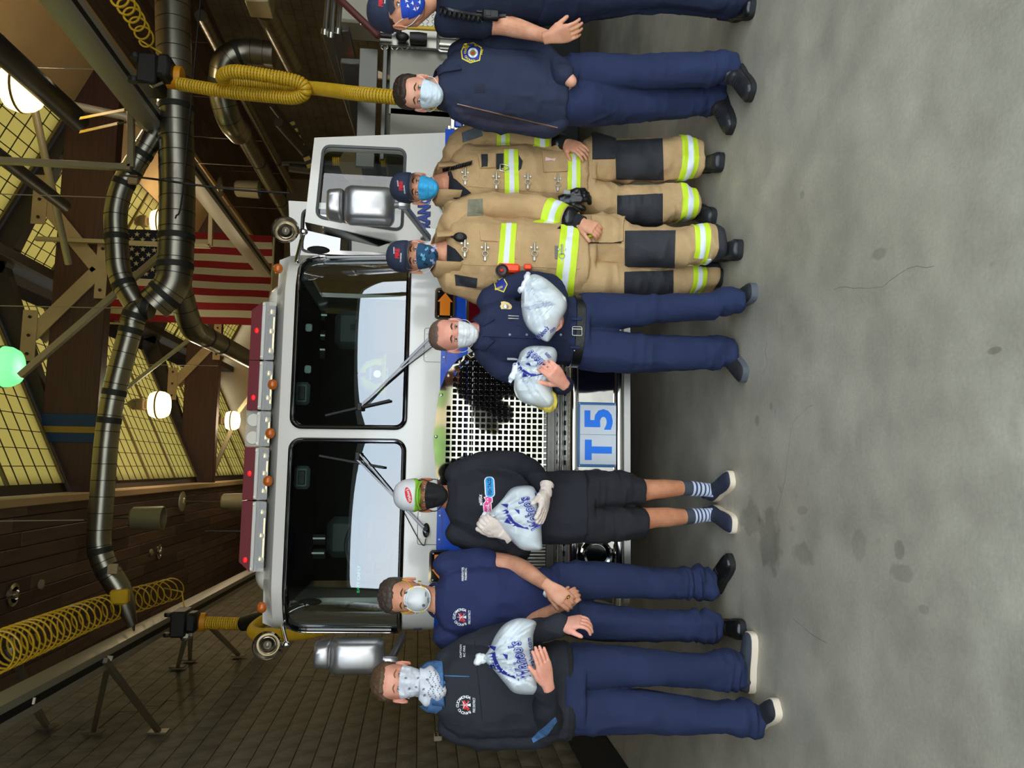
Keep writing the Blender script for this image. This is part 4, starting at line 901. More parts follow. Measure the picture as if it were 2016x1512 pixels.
# wires
wirem = mat('wire', (150, 140, 120), .5)
for (a, b, Y, lab) in (((58, 132), (220, 137), 8.4, 'bright taut wire at the upper right'), ((0, 382), (215, 389), 9, 'thin taut wire under the skylight'), ((0, 602), (350, 609), 9, 'long thin taut wire across the truss'), ((235, 717), (430, 720), 13, 'thin taut wire left of the bright back window'), ((0, 1026), (165, 1024), 8, 'thin wire below the plank ceiling')):
    tag(G().tube([aY(*a, Y), aY(*b, Y)], .006, 5).obj('wire', wirem), lab, 'wire')
tag(G().tube(bez([aY(395, -5, 7), aY(360, 372, 7), aY(345, 430, 7)], 8), .008, 5).obj('cable', black), 'black cable along the wide silver duct', 'cable'); tag(G().tube(bez([aY(240, 345, 7.3), aY(300, 352, 7), aY(450, 372, 7), aY(570, 380, 7)], 8), .010, 5).obj('cable', black), 'black cable across the wide duct towards the door', 'cable')
# yellow coiled air lines
yel = mat('air_line_yellow', (222, 178, 40), .4, coat=.2); yh = mat('hose_yellow', (214, 172, 36), .45, var=.08, vs=12); yhr = mat('hose_black_rib', (40, 34, 14), .6)
def coil(axis, r, turns, lab, th=.007, ends=()):
    A = bez(axis, 40); N = turns*22; g = G(); P = []
    for i in range(N+1):
        f = i/N*(len(A)-1); k = min(int(f), len(A)-2); c = A[k].lerp(A[k+1], f-k); d = nrm(A[k+1]-A[k]); u = nrm(Vector((0, 0, 1))-d*d.z); v = d.cross(u); a = 2*PI*turns*i/N
        P.append(c+u*(r*math.cos(a))+v*(r*math.sin(a)))
    return tag(g.tube(P+[Vector(e) for e in ends], th, 6).obj('air_line', yel, None, 60), lab, 'hose')
coil([aY(-25, 1292, 5.2), aY(95, 1243, 6.2), aY(215, 1197, 7.8), aY(345, 1158, 10.0)], .128, 27, 'yellow coiled air line under the plank ceiling', .0075, [aY(358, 1165, 8.9), aY(368, 1225, 8.6)])
coil([aY(225, -22, 4.6), aY(262, 30, 5.5), aY(290, 80, 6.5)], .062, 6, 'yellow coiled air line at the upper right corner', .008, [aY(318, 105, 6.6)])
def ribbed(P, r, lab, pitch=.024, name='exhaust_hose'):
    Q = walk(bez(P, 24), pitch/4); R = [r*(1.0, .99, .86, .99)[i % 4] for i in range(len(Q))]
    g = G(); g.tube(Q, R, 14); n = 14
    g.m = [1 if (i//n) % 4 in (1, 2) and False else 0 for i in range(len(g.f))]
    o = tag(g.obj(name, [yh, yhr], None, 60), lab, 'hose')
    h = G()
    for i in range(2, len(Q)-1, 4): h.tube([Q[i]-(Q[i+1]-Q[i])*.35, Q[i]+(Q[i+1]-Q[i])*.35], r*.90, 12, cap=False)
    tag(h.obj('rib_grooves', yhr, o, 60), kind='stuff'); return o
ribbed([aY(352, 165, 6.3), aY(450, 181, 6.22), aY(540, 190, 6.12), aY(582, 192, 6.06), aY(601, 181, 6.0), aY(588, 162, 5.97), aY(520, 148, 5.95), aY(462, 141, 5.97), aY(440, 148, 6.06), aY(448, 160, 6.22), aY(520, 166, 6.36), aY(620, 174, 6.1), aY(700, 184, 5.6), aY(780, 192, 5.45), aY(890, 207, 5.4), aY(960, 216, 5.4)], .054, 'yellow ribbed exhaust hose looped beside the silver engine')
ribbed([aY(388, 1225, 8.6), aY(430, 1227, 8.55), aY(480, 1228, 8.5)], .065, 'short yellow ribbed exhaust hose under the left carriage'); ribbed([aY(545, 1215, 8.2), aY(520, 1222, 8.0), aY(500, 1238, 7.7), aY(505, 1248, 7.5), aY(540, 1249, 7.2), aY(620, 1240, 6.6), aY(760, 1200, 6.2), aY(900, 1190, 6.0)], .06, 'yellow ribbed exhaust hose hanging beside the cab')
g = G().tube([aY(478, 1228, 8.5), aY(505, 1222, 8.4), aY(530, 1214, 8.3)], [.075, .09, .08], 14); tag(g.obj('hose_coupling', black), 'black coupling on the left exhaust hose', 'coupling')
def carriage(x, y, Y, lab):
    c = aY(x, y, Y); t = thing('rail_carriage', lab, 'carriage', c, 'hose carriages on the rails')
    G().box(c, (.26, .3, .16), None, .02).obj('body', mat('carriage_black', (20, 20, 21), .5), t); G().box(c+Vector((.02, -.08, -.13)), (.2, .2, .12), None, .03).obj('valve_box', MATS['carriage_black'], t)
    for s_ in (-1, 1): G().lathe([(.04, -.02), (.045, 0), (.04, .02)], c+Vector((s_*.1, -.12, .1)), (1, 0, 0), 14).obj('roller', black, t)
    G().tube([c+Vector((-.1, -.1, .0)), c+Vector((-.16, -.14, -.06)), c+Vector((-.12, -.15, -.14))], .012, 6).obj('lever', chrome, t); G().lathe([(.09, -.12), (.095, -.2), (.09, -.24)], c, (0, 0, 1), 18).obj('collar', mat('collar_orange', (226, 150, 20), .45), t)
carriage(300, 150, 6.4, 'black hose carriage on the right exhaust rail'); carriage(358, 1225, 8.6, 'black hose carriage on the left exhaust rail')
tag(G().bar(aY(236, 1160, 7.7), aY(236, 1190, 7.7), .16, .10, (0, 1, 0), .02).obj('yellow_balancer', yel), 'yellow block on the duct behind the coiled line', 'balancer'); tag(G().box(aY(340, 147, 6.4), (.07, .07, .14), None, .02).obj('orange_balancer', MATS['collar_orange']), 'orange block under the right hose carriage', 'balancer')
for (x, y, Y, lab) in ((222, 1120, 7.65, 'small grey junction box on the duct above the left rail'), (262, 354, 7.68, 'small grey junction box on the duct above the right rail')): tag(G().box(aY(x, y, Y), (.09, .04, .09), None, .006).obj('junction_box', cream), lab, 'junction box')
# the flag ----------------------------------------------------------------------------
FY = 14.0; c00, c10, c11, c01 = aY(212, 632, FY), aY(209, 456, FY), aY(535, 458, FY), aY(531, 640, FY)
fx0, fx1, fz0, fz1 = (c00.x+c01.x)/2, (c10.x+c11.x)/2, (c01.z+c11.z)/2, (c00.z+c10.z)/2
flag = thing('flag', 'large red white and blue striped flag hanging from the trusses', 'flag', ((fx0+fx1)/2, FY, fz1))
fr_, fw_, fb_ = mat('flag_red', (150, 24, 32), .85), mat('flag_white', (206, 196, 172), .85), mat('flag_blue', (22, 26, 58), .85)
def fold(u, v): return FY+.03*math.sin(u*9+v*3)+.02*math.sin(v*14-u*5)
def fcl(u0, u1, v0, v1, nu, nv, off=0.0):
    V = []; F = []
    for j in range(nv+1):
        for i in range(nu+1):
            u, v = u0+(u1-u0)*i/nu, v0+(v1-v0)*j/nv; V.append((fx0+(fx1-fx0)*u, fold(u, v)+off, fz1+(fz0-fz1)*v+.02*math.sin(u*7)))
    F = [(j*(nu+1)+i, j*(nu+1)+i+1, (j+1)*(nu+1)+i+1, (j+1)*(nu+1)+i) for j in range(nv) for i in range(nu)]
    return V, F
for k in range(13):   # stripes run down the hanging flag; the canton is at the upper right
    u0, u1 = 1-(k+1)/13, 1-k/13; v0 = .40 if k < 7 else 0.0
    g = G(); V, F = fcl(u0, u1, v0, 1, 2, 30); g.add(V, F); g.obj('stripe', fr_ if k % 2 == 0 else fw_, flag, 80)
V, F = fcl(6/13, 1, 0, .40, 10, 14); G().add(V, F).obj('canton', fb_, flag, 80)
def star(u, v):
    cx, cz = fx0+(fx1-fx0)*u, fz1+(fz0-fz1)*v; r = .052; P = []
    for k in range(10):
        a = k*PI/5; q_ = r if k % 2 == 0 else r*.4; P.append((cx+q_*math.cos(a), fold(u, v)-.012, cz+q_*math.sin(a)+.02*math.sin(u*7)))
    return G().add(P+[(cx, fold(u, v)-.012, cz)], [(k, (k+1) % 10, 10) for k in range(10)])
for i in range(9):
    for j in range(11):
        if (i+j) % 2 == 0: star(6/13+(7/13)*(i+1)/10, .40*(j+1)/12).obj('star', fw_, flag, None)
G().tube([(fx0-.1, FY-.03, fz0-.03), (fx1+.1, FY-.03, fz0-.03)], .018, 8).obj('lower_batten', mat('batten', (180, 176, 140), .5), flag); [G().tube([(x_, FY-.01, fz1-.02), (x_, FY-.01, sl(x_)-.02)], .008, 5).obj('halyard', cream, flag) for x_ in (fx0+.1, fx1-.1)]; G().box((fx0-.05, FY-.02, fz1-.2), (.03, .03, .35)).obj('halyard_bar', cream, flag)
# second engine, seen from the rear at the far right -----------------------------------
eng = thing('rescue_engine', 'silver fire engine parked at the far right with ladders on top', 'fire truck', (3.6, 6, 0)); shut = mat('roller_grey', (122, 120, 110), .42, .35, var=.06, vs=2); gry = mat('engine_grey', (98, 97, 92), .45, .5)
ex0 = 2.42; EYF = 5.75
def E(x, y, d=0.0): return aY(x, y, EYF+d)
G().box((3.75, 7.9, 1.60), (2.5, 4.2, .85), None, .02).obj('body', gry, eng); G().box((3.75, 8.2, .80), (2.3, 4.2, .75), None, .02).obj('chassis', undr, eng)
def panel(x0, x1, y0, y1, nm, m, d, th=.03, bev=.004):
    a, b = E(x0, y1), E(x1, y0); return G().box(((a.x+b.x)/2, EYF-d, (a.z+b.z)/2), (abs(b.x-a.x), th, abs(a.z-b.z)), None, bev).obj(nm, m, eng)
panel(765, 1010, 100, 228, 'roller_door', shut, .02); panel(766, 1010, 232, 300, 'roller_door', shut, .02); panel(748, 764, 100, 320, 'door_header', gry, .05)
panel(700, 745, 100, 330, 'upper_panel', gry, .01); panel(886, 896, 170, 262, 'drip_rail', alu, .06); panel(880, 1010, 262, 272, 'door_post', alu, .05)
panel(748, 1010, 84, 99, 'corner_trim', tread, .07); panel(748, 1010, -40, 84, 'tread_panel', tread, .05)
studs = G(); rs = random.Random(2)
for i in range(26):
    for j in range(26):
        p = E(752+i*10, 96-j*5.2, -.068); studs.box(p, (.022, .006, .006), Matrix.Rotation(math.radians(45 if (i+j) % 2 else -45), 3, 'Y'))
tag(studs.obj('tread_studs', tread, eng), kind='stuff')
# wheel and blue fender seen between people
a = E(915, 232, -.05); G().box(a, (.18, .05, .16), None, .01).obj('blue_fender', blue, eng); G().lathe([(.16, 0), (.175, .02), (.165, .04)], E(950, 238, -.05), (0, -1, 0), 24).obj('fender_ring', chrome, eng); G().lathe([(.155, .03), (0, .03)], E(950, 238, -.05), (0, -1, 0), 20).obj('wheel_well', undr, eng)
# folding step
g = G(); c = E(882, 81, -.10); L = rrect(-.085, -.075, .085, .075, .03); g.tube([c+Vector((a, 0, b)) for a, b in L], .012, 8, closed=True)
for k in (-1, 0, 1): pass
for s_ in (-.03, .03): g.bar(c+Vector((s_, 0, -.07)), c+Vector((s_, 0, .07)), .014, .014, (0, 1, 0))
g.bar(c+Vector((-.05, 0, -.075)), c+Vector((-.05, .05, -.13)), .02, .02).bar(c+Vector((.05, 0, -.075)), c+Vector((.05, .05, -.13)), .02, .02); g.obj('folding_step', steel, eng)
G().tube([E(742, 50, -.16), E(905, 60, -.16), E(985, 68, -.16)], .016, 10).obj('grab_rail', mat('grab_yellow', (206, 166, 30), .4), eng); G().lathe([(.018, 0), (.018, .12)], E(742, 50, -.16), (0, 0, 1), 10).obj('grab_rail_end', chrome, eng)
g = G(); c = E(808, 74, -.14); g.lathe([(.040, -.065), (.045, 0), (.040, .065)], c+Vector((0, 0, -.06)), (0, 0, 1), 18).ball(c+Vector((0, 0, .06)), (.035, .035, .05)).tube([c+Vector((.0, 0, .08)), c+Vector((.05, -.02, .09)), c+Vector((.09, -.02, .12))], .022, 8).lathe([(.02, 0), (.02, .12)], c+Vector((0, 0, .14)), (0, 0, 1), 12); g.obj('nozzle', black, eng)
G().tube(bez([c+Vector((0, 0, .25)), E(740, 66, -.16), E(700, 28, -.2), E(660, -10, -.2)], 8), .026, 10).obj('red_hose', mat('hose_maroon', (86, 36, 36), .6), eng)
# ladder bank above
rng = mat('ladder_grey', (92, 90, 86), .45, .6)
lad = thing('aerial_ladder', 'grey ladder bank running back above the silver engine', 'ladder', E(660, 120))
for (a, b) in (((652, 60), (735, 330)), ((668, 56), (752, 400)), ((690, 120), (742, 420))):
    A, B = E(*a), aY(b[0]+0, b[1], 8.2); G().bar(A, B, .05, .15, (0, 0, 1), .006).obj('ladder_rail', rng, lad)
for k in range(6):
    a = E(655+k*3, 62+k*4); 
for (x, y) in ((640, 62), (652, 68), (666, 60)):
    A, B = E(x, y, .0), E(x+8, -40, -.2); G().tube([A, B], .017, 8).obj('pike_pole', alu, lad); G().lathe([(.03, -.02), (.032, .02), (.0, .022)], A, nrm(A-B), 12).obj('pole_socket', steel, lad)
for (x, y) in ((690, 145), (697, 148)): G().ball(E(x, y, .3), (.012, .012, .03)).obj('amber_marker', mat('amber_lit', (255, 130, 10), .4, emit=(255, 130, 10), es=2.2), lad)
G().prism([(0, 0), (.28, .0), (.0, .10)], lambda a, b, t: E(716, 152)+Vector((b, t, -a)), 0, .02).obj('marker_bracket', cream, lad, None)
pb = E(640, 20, .4); tag(G().box(pb+Vector((.25, .2, -.35)), (.6, .3, .5), None, .02).obj('cream_box', mat('cream_box', (170, 166, 150), .5)), 'cream box behind the maroon hose at the far right', 'box')
# things beyond the open door window: dark hose reel, yellow hose, green sign
tag(G().lathe([(.16, -.06), (.2, -.06), (.2, .06), (.16, .06)], aY(705, 325, 8.6), (0, -1, .1), 24).obj('hose_reel', mat('reel_ochre', (120, 100, 56), .6)), 'ochre hoop at the ladder end seen through the door window', 'hoop')
ribbed([aY(655, 318, 9), aY(685, 318, 9), aY(740, 320, 9), aY(765, 320, 9)], .05, 'yellow hose seen through the open door window')
g = G(); [g.box(aY(764+(k // 4)*3, 322+(k % 5)*2.6, 8.5), (.02, .01, .02)) for k in range(5)]; tag(g.box(aY(772, 337, 8.5), (.014, .01, .09)).obj('green_indicator', mat('green_led', (20, 230, 70), .5, emit=(20, 230, 70), es=1.4)), 'green lit indicator strip seen through the door window', 'indicator')
# dark aisle clutter right of the ducts
lt = thing('hazard_ladder', 'black and yellow striped bar in the dark right aisle', 'bar', aY(590, 280, 12)); A, B = aY(570, 234, 12), aY(612, 330, 12)
for k in range(14): 
    p0, p1 = A.lerp(B, k/14), A.lerp(B, (k+1)/14); G().bar(p0, p1, .10, .02, (0, 1, 0)).obj('stripe_segment', mat('hazard_yellow', (176, 150, 70), .6) if k % 2 else black, lt, None)
pg = mat('conduit_dark', (62, 58, 50), .5, .3)
for (a, b, r, lab) in (((535, 205, 11), (640, 345, 13), .05, 'dark conduit sloping in the right aisle'), ((548, 240, 11), (600, 300, 12), .07, 'dark thick pipe elbow in the right aisle'), ((570, 330, 14), (700, 345, 14), .08, 'dark post beyond the open door'), ((555, 320, 14), (690, 325, 14), .05, 'thin dark post beyond the open door')):
    tag(G().tube([aY(*a), aY(*b)], r, 10).obj('dark_pipe', pg), lab, 'pipe')
# ================================================================== people: continuous bodies, clothes that follow them
def _hash(ix, iy, iz, seed):
    h = (ix.astype(np.int64)*374761393+iy.astype(np.int64)*668265263+iz.astype(np.int64)*2147483647+seed*974711) & 0xffffffff
    h = ((h ^ (h >> 13))*1274126177) & 0xffffffff
    return ((h ^ (h >> 16)) & 0xffff)/32767.5-1.0
def vnoise(P, seed=0):
    i = np.floor(P).astype(np.int64); f = P-i; u = f*f*(3-2*f); r = 0
    for dx in (0, 1):
        for dy in (0, 1):
            for dz in (0, 1):
                wgt = (u[:, 0] if dx else 1-u[:, 0])*(u[:, 1] if dy else 1-u[:, 1])*(u[:, 2] if dz else 1-u[:, 2])
                r = r+wgt*_hash(i[:, 0]+dx, i[:, 1]+dy, i[:, 2]+dz, seed)
    return r
def ridge(P, seed): return 1-2*np.abs(vnoise(P, seed))
def remesh(g, voxel, smooth=3, keep=0):
    me = g.mesh('tmp', None, None); o = bpy.data.objects.new('tmp', me); COL.objects.link(o)
    m = o.modifiers.new('r', 'REMESH'); m.mode = 'VOXEL'; m.voxel_size = voxel; m.adaptivity = 0
    if smooth: s = o.modifiers.new('s', 'SMOOTH'); s.factor = .5; s.iterations = smooth
    if keep: d = o.modifiers.new('d', 'DECIMATE'); d.ratio = keep
    dg = bpy.context.evaluated_depsgraph_get(); e = bpy.data.meshes.new_from_object(o.evaluated_get(dg), depsgraph=dg)
    bpy.data.objects.remove(o); bpy.data.meshes.remove(me); return e
def getv(me):
    a = np.empty(len(me.vertices)*3, np.float32); me.vertices.foreach_get('co', a); n = np.empty_like(a); me.vertices.foreach_get('normal', n)
    return a.reshape(-1, 3).astype(float), n.reshape(-1, 3).astype(float)
def setv(me, V): me.vertices.foreach_set('co', V.astype(np.float32).ravel()); me.update()
def finish(me, name, m, parent, label=None, smooth=True):
    me.name = name; me.materials.clear(); me.materials.append(m)
    if smooth: me.shade_smooth()
    return link(name, me, parent, label)
# head profile: z, half width, front, back
HP = np.array([(-.120, .004, .058, .030), (-.116, .024, .074, .004), (-.108, .036, .084, -.006), (-.092, .047, .0885, -.014), (-.072, .056, .0875, -.030), (-.05, .0625, .0885, -.050), (-.02, .069, .0865, -.074), (.0, .0725, .0850, -.088),
               (.03, .0755, .0885, -.097), (.055, .0762, .0855, -.098), (.08, .072, .072, -.092), (.098, .060, .053, -.076), (.110, .043, .030, -.055), (.117, .022, .006, -.034), (.1195, .003, -.010, -.016)])
def head_xyf(z, a):
    """a = angle from the front; returns x, f"""
    w_ = np.interp(z, HP[:, 0], HP[:, 1]); fr = np.interp(z, HP[:, 0], HP[:, 2]); bk = np.interp(z, HP[:, 0], HP[:, 3])
    mid = np.where(z < -.05, bk+(fr-bk)*.35, (fr+bk)/2-.006*0); e = 2.0/2.25
    c, s_ = np.cos(a), np.sin(a)
    x = w_*np.sign(s_)*np.abs(s_)**e; f = np.where(c >= 0, mid+(fr-mid)*np.abs(c)**e, mid-(mid-bk)*np.abs(c)**e)
    return x, f
def gau(x, z, cx, cz, sx, sz): return np.exp(-((x-cx)/sx)**2-((z-cz)/sz)**2)
def head_grid(nu=72, nv=60):
    t = np.linspace(0, 1, nv+1); z = -.120+.2395*(.5-.5*np.cos(PI*t))*1.0; a = np.arange(nu)*2*PI/nu
    Z, A = np.meshgrid(z, a, indexing='ij'); X, F = head_xyf(Z.ravel(), A.ravel()); Z = Z.ravel(); front = F > .02
    d = np.zeros_like(X)
    d += .022*gau(X, Z, 0, -.040, .012, .012)+.014*gau(X, Z, 0, -.022, .0085, .018)+.006*gau(X, Z, .012, -.043, .007, .007)+.006*gau(X, Z, -.012, -.043, .007, .007)
    for s_ in (-1, 1):
        d -= .0125*gau(X, Z, s_*.031, .0, .017, .011); d += .0045*gau(X, Z, s_*.030, .024, .022, .008); d += .003*gau(X, Z, s_*.045, -.028, .018, .014)
    d += .006*gau(X, Z, 0, -.070, .020, .006)+.005*gau(X, Z, 0, -.082, .017, .006)-.003*gau(X, Z, 0, -.0765, .02, .002)
    F = F+np.where(front, d, 0)
    fc = [(i*nu+k, i*nu+(k+1) % nu, (i+1)*nu+(k+1) % nu, (i+1)*nu+k) for i in range(nv) for k in range(nu)]
    fc += [tuple(range(nu))[::-1], tuple(nv*nu+k for k in range(nu))]
    return np.stack([X, F, Z], 1), fc
class Head:
    def __init__(s, ex, ey, Y, scale=1.0, yaw=0, tilt=0, pitch=0):
        s.s = scale; s.R = Matrix.Rotation(math.radians(yaw), 3, 'Z') @ Matrix.Rotation(math.radians(tilt), 3, 'Y') @ Matrix.Rotation(math.radians(pitch), 3, 'X')
        s.o = Vector((0, 0, 0)); e = s.p(0, .085, 0); t = aY(ex, ey, Y); s.o = t-e
    def p(s, x, f, z): return s.o+s.R @ Vector((x*s.s, -f*s.s, z*s.s))
    def P(s, A): return [s.p(*a) for a in A]
def superring(c, hw, hd, n=28, e=2.3, u=Vector((1, 0, 0)), v=Vector((0, 1, 0))):
    R = []
    for k in range(n):
        a = 2*PI*k/n; c_, s_ = math.cos(a), math.sin(a)
        R.append(c+u*(hw*math.copysign(abs(c_)**(2/e), c_))+v*(hd*math.copysign(abs(s_)**(2/e), s_)))
    return R
def loft(g, rings, grow=0.0, n=28, e=2.3):
    """rings: (x, y1, y2, Y, half depth) in photo pixels, ring planes level"""
    V = []; m = 0
    for r in rings:
        x, y1, y2, Y, hd = r[:5]; a, b = aY(x, y1, Y), aY(x, y2, Y); c = (a+b)/2; hw = abs(a.x-b.x)/2+grow; V += superring(c, hw, hd+grow, n, e); m += 1
    F = [(i*n+k, i*n+(k+1) % n, (i+1)*n+(k+1) % n, (i+1)*n+k) for i in range(m-1) for k in range(n)]+[tuple(range(n))[::-1], tuple((m-1)*n+k for k in range(n))]
    return g.add(V, F)
def chain(g, pts, grow=0.0, n=18, cap=True):
    """pts: (x, y, Y, radius m) limbs; round ends"""
    P = [aY(p[0], p[1], p[2]) for p in pts]; r = [p[3]+grow for p in pts]
    Q = []; R = []; k = 6
    C = bez(P, k); 
    for i in range(len(C)):
        f = i/k; j = min(int(f), len(r)-2); t = f-j; R.append(r[j]+(r[j+1]-r[j])*t)
    if cap: g.ball(C[0], R[0]*.98, 16, 10); g.ball(C[-1], R[-1]*.98, 16, 10)
    return g.tube(C, R, n)
def hand(g, wr, tip, back, side, curl=(.25, .35, .25), spread=.06, thumb=(.6, .35), s=1.0, grow=0.0, cur4=None):
    """wrist point, point the fingers aim at, direction of the back of the hand, 'L' or 'R'"""
    x = nrm(Vector(tip)-Vector(wr)); z = Vector(back); z = nrm(z-x*z.dot(x)); y = z.cross(x) if side == 'R' else x.cross(z); W = Vector(wr)
    M = lambda a, b, c: W+(x*a+y*b+z*c)*s
    secs = [(-.03, .027, .021), (.0, .029, .020), (.02, .034, .019), (.05, .041, .0175), (.08, .043, .0145), (.096, .040, .0115)]
    n = 20; V = []
    for a, hw, ht in secs: V += superring(M(a, 0, 0), (hw+grow)*s, (ht+grow)*s, n, 2.6, y, z)
    g.add(V, [(i*n+k, i*n+(k+1) % n, (i+1)*n+(k+1) % n, (i+1)*n+k) for i in range(len(secs)-1) for k in range(n)]+[tuple(range(n))[::-1], tuple((len(secs)-1)*n+k for k in range(n))])
    for q, (b0, L, r0) in enumerate(((.030, .074, .0088), (.0102, .082, .009), (-.0105, .076, .0086), (-.030, .060, .0078))):
        cu = cur4[q] if cur4 else curl; p = M(.088, b0, 0); an = 0.0; sp = (1.5-q)*spread; P = [M(.07, b0*.9, 0), p]; R = [r0*1.05, r0*1.06]
        for j, fr in enumerate((.44, .31, .25)):
            an += cu[j]; d = x*math.cos(an)*math.cos(sp)+y*math.sin(sp)*math.cos(an)-z*math.sin(an); 
            p = p+d*(L*fr*s); P.append(p); R.append(r0*(.98-.10*j))
        R = [(v+grow)*s for v in R]; Q = bez(P, 4); RR = [R[min(i//4, len(R)-1)] for i in range(len(Q))]; g.tube(Q, RR, 10); g.ball(Q[-1], RR[-1], 10, 8)
    ta, tb = thumb; p = M(.022, .026, -.006); d = x*math.cos(ta)+y*math.sin(ta)-z*.25; d = nrm(d); P = [M(.005, .014, -.004), p, p+d*(.036*s)]
    d2 = nrm(d*math.cos(tb)+(x*.8-z*.6)*math.sin(tb)); P += [P[-1]+d2*(.028*s)]; P.append(P[-1]+nrm(d2-z*.15)*(.020*s)); R = [(v+grow)*s for v in (.016, .0155, .0115, .0105, .0085)]
    Q = bez(P, 4); RR = [R[min(i//4, 4)] for i in range(len(Q))]; g.tube(Q, RR, 12); g.ball(Q[-1], RR[-1], 10, 8)
def foot(g, toe, heel, kind, m_sole, m_up, parent, name='shoe', hgt=.075, wd=.048, shaft=None, lab=None):
    """toe and heel points on the floor -> shoe with upper, sole, laces"""
    toe, heel = Vector((toe.x, toe.y, 0)), Vector((heel.x, heel.y, 0)); x = nrm(toe-heel); L = .29; heel = toe-x*L; y = Vector((-x.y, x.x, 0)); up = Vector((0, 0, 1))
    sole_t = {'sneaker': .034, 'boot': .030, 'skate': .030, 'oxford': .022}[kind]
    secs = [(.0, .55, .62), (.06, .80, .95), (.22, .84, 1.0), (.42, .80, .80), (.60, .94, .66), (.78, 1.0, .54), (.91, .92, .48), (.975, .70, .38), (1.0, .40, .22)]
    n = 20; V = []
    for a, w_, h_ in secs:
        for k in range(n):
            t = 2*PI*k/n; c_, s_ = math.cos(t), math.sin(t); b = wd*w_*math.copysign(abs(c_)**.8, c_); hh = sole_t*.6+(hgt*h_)*(0 if s_ < 0 else abs(s_)**.7)
            V.append(heel+x*(a*L)+y*b+up*hh)
    F = [(i*n+k, i*n+(k+1) % n, (i+1)*n+(k+1) % n, (i+1)*n+k) for i in range(len(secs)-1) for k in range(n)]+[tuple(range(n))[::-1], tuple((len(secs)-1)*n+k for k in range(n))]
    g2 = G().add(V, F)
    if shaft:   # ankle height
        c = heel+x*(L*.20); rad = shaft[1]; g2.tube([c+up*.03, c+up*(hgt*.9), c+up*shaft[0]], [rad*1.02, rad, rad*.97], 18)
        g2.ball(heel+x*(L*.36)+up*(hgt*.80), (rad*.9, rad*.9, hgt*.38), 14, 8, Matrix((x, y, up)).transposed())
    me = remesh(g2, .0055, 3); Vv, N = getv(me); me_o = finish(me, name, m_up, parent, lab)
    out = []
    for a, w_, _ in secs: out.append((a, w_*1.06))
    poly = [(a*L*1.02-.003, wd*w_) for a, w_ in out]+[(a*L*1.02-.003, -wd*w_) for a, w_ in out[::-1]]
    sg = G(); sg.prism(poly, lambda a, b, t: heel+x*a+y*b+up*t, .0005, sole_t)
    sg.obj('sole', m_sole, me_o, 50)
    if kind in ('sneaker', 'boot', 'skate'):
        lg = G()
        for k in range(4):
            a = .40+.075*k; zt = sole_t*.6+hgt*np.interp(a, [s_[0] for s_ in secs], [s_[2] for s_ in secs])+.003
            lg.tube([heel+x*(a*L)+y*(b*.026)+up*(zt-abs(b)*.010) for b in (-1, -.5, 0, .5, 1)], .0032, 6)
        if shaft:
            for k in range(3):
                zz = hgt*.95+(shaft[0]-hgt)*k/3; c = heel+x*(L*.20+shaft[1]*.98); lg.tube([c+y*(b*.028)+up*zz-x*abs(b)*.012 for b in (-1, 0, 1)], .003, 6)
        lg.obj('laces', m_sole if kind == 'skate' and False else mat('lace_dark', (30, 30, 32), .8), me_o)
    return me_o
def wrinkle(me, terms):
    """terms: (scale xyz, amplitude, seed, (z centre, z spread) or None)"""
    V, N = getv(me); d = np.zeros(len(V))
    for sc, amp, seed, msk in terms:
        t = ridge(V*np.array(sc), seed)*amp
        if msk is not None: t = t*np.exp(-((V[:, 2]-msk[0])/msk[1])**2)
        d += t
    setv(me, V+N*d[:, None]); return me
class Cloth:
    """a finished garment that patches, prints and trims can be laid on"""
    def __init__(s, me, name, m, parent, label=None):
        s.o = finish(me, name, m, parent, label); s.me = me; s.bvh = None
    def tree(s):
        if s.bvh is None:
            V, N = getv(s.me); s.bvh = BVHTree.FromPolygons([tuple(v) for v in V], [tuple(p.vertices) for p in s.me.polygons])
        return s.bvh
    def patch(s, name, m, planes, off=.003, front=None, label=None, parent=None):
        """planes: (point, normal) keep the side the normal points to"""
        bm = bmesh.new(); bm.from_mesh(s.me)
        for p, n in planes:
            bmesh.ops.bisect_plane(bm, geom=bm.verts[:]+bm.edges[:]+bm.faces[:], dist=1e-6, plane_co=p, plane_no=n, clear_inner=True, clear_outer=False)
        if front is not None:
            fv = Vector(front) if front is not True else None; kill = []
            for f in bm.faces:
                d = (Vector(CC)-f.calc_center_median()) if fv is None else fv
                if f.normal.dot(d) < 0: kill.append(f)
            bmesh.ops.delete(bm, geom=kill, context='FACES')
        if not bm.faces: bm.free(); return None
        nv = {v: v.normal.copy() for v in bm.verts}
        for v in bm.verts: v.co += nv[v]*off
        be = [e for e in bm.edges if len(e.link_faces) == 1]; r = bmesh.ops.extrude_edge_only(bm, edges=be)
        for v in [x for x in r['geom'] if isinstance(x, bmesh.types.BMVert)]: v.co -= v.normal*0
        vs = [x for x in r['geom'] if isinstance(x, bmesh.types.BMVert)]
        kd = {tuple(round(c, 6) for c in v.co): nv.get(v) for v in nv}
        for v in vs:
            n = kd.get(tuple(round(c, 6) for c in v.co))
            if n is not None: v.co -= n*(off*1.6)
        me = bpy.data.meshes.new(name); bm.to_mesh(me); bm.free(); me.materials.append(m); me.shade_smooth()
        try: me.set_sharp_from_angle(angle=math.radians(50))
        except Exception: pass
        return link(name, me, parent or s.o, label)
    def pxpoly(s, name, m, poly, off=.003, **k):
        c = (sum(p[0] for p in poly)/len(poly), sum(p[1] for p in poly)/len(poly)); rc = Vector(ray(*c)); pl = []
        for i in range(len(poly)):
            a, b = Vector(ray(*poly[i])), Vector(ray(*poly[(i+1) % len(poly)])); n = a.cross(b)
            if n.dot(rc) < 0: n = -n
            pl.append((Vector(CC), n.normalized()))
        return s.patch(name, m, pl, off, True, **k)
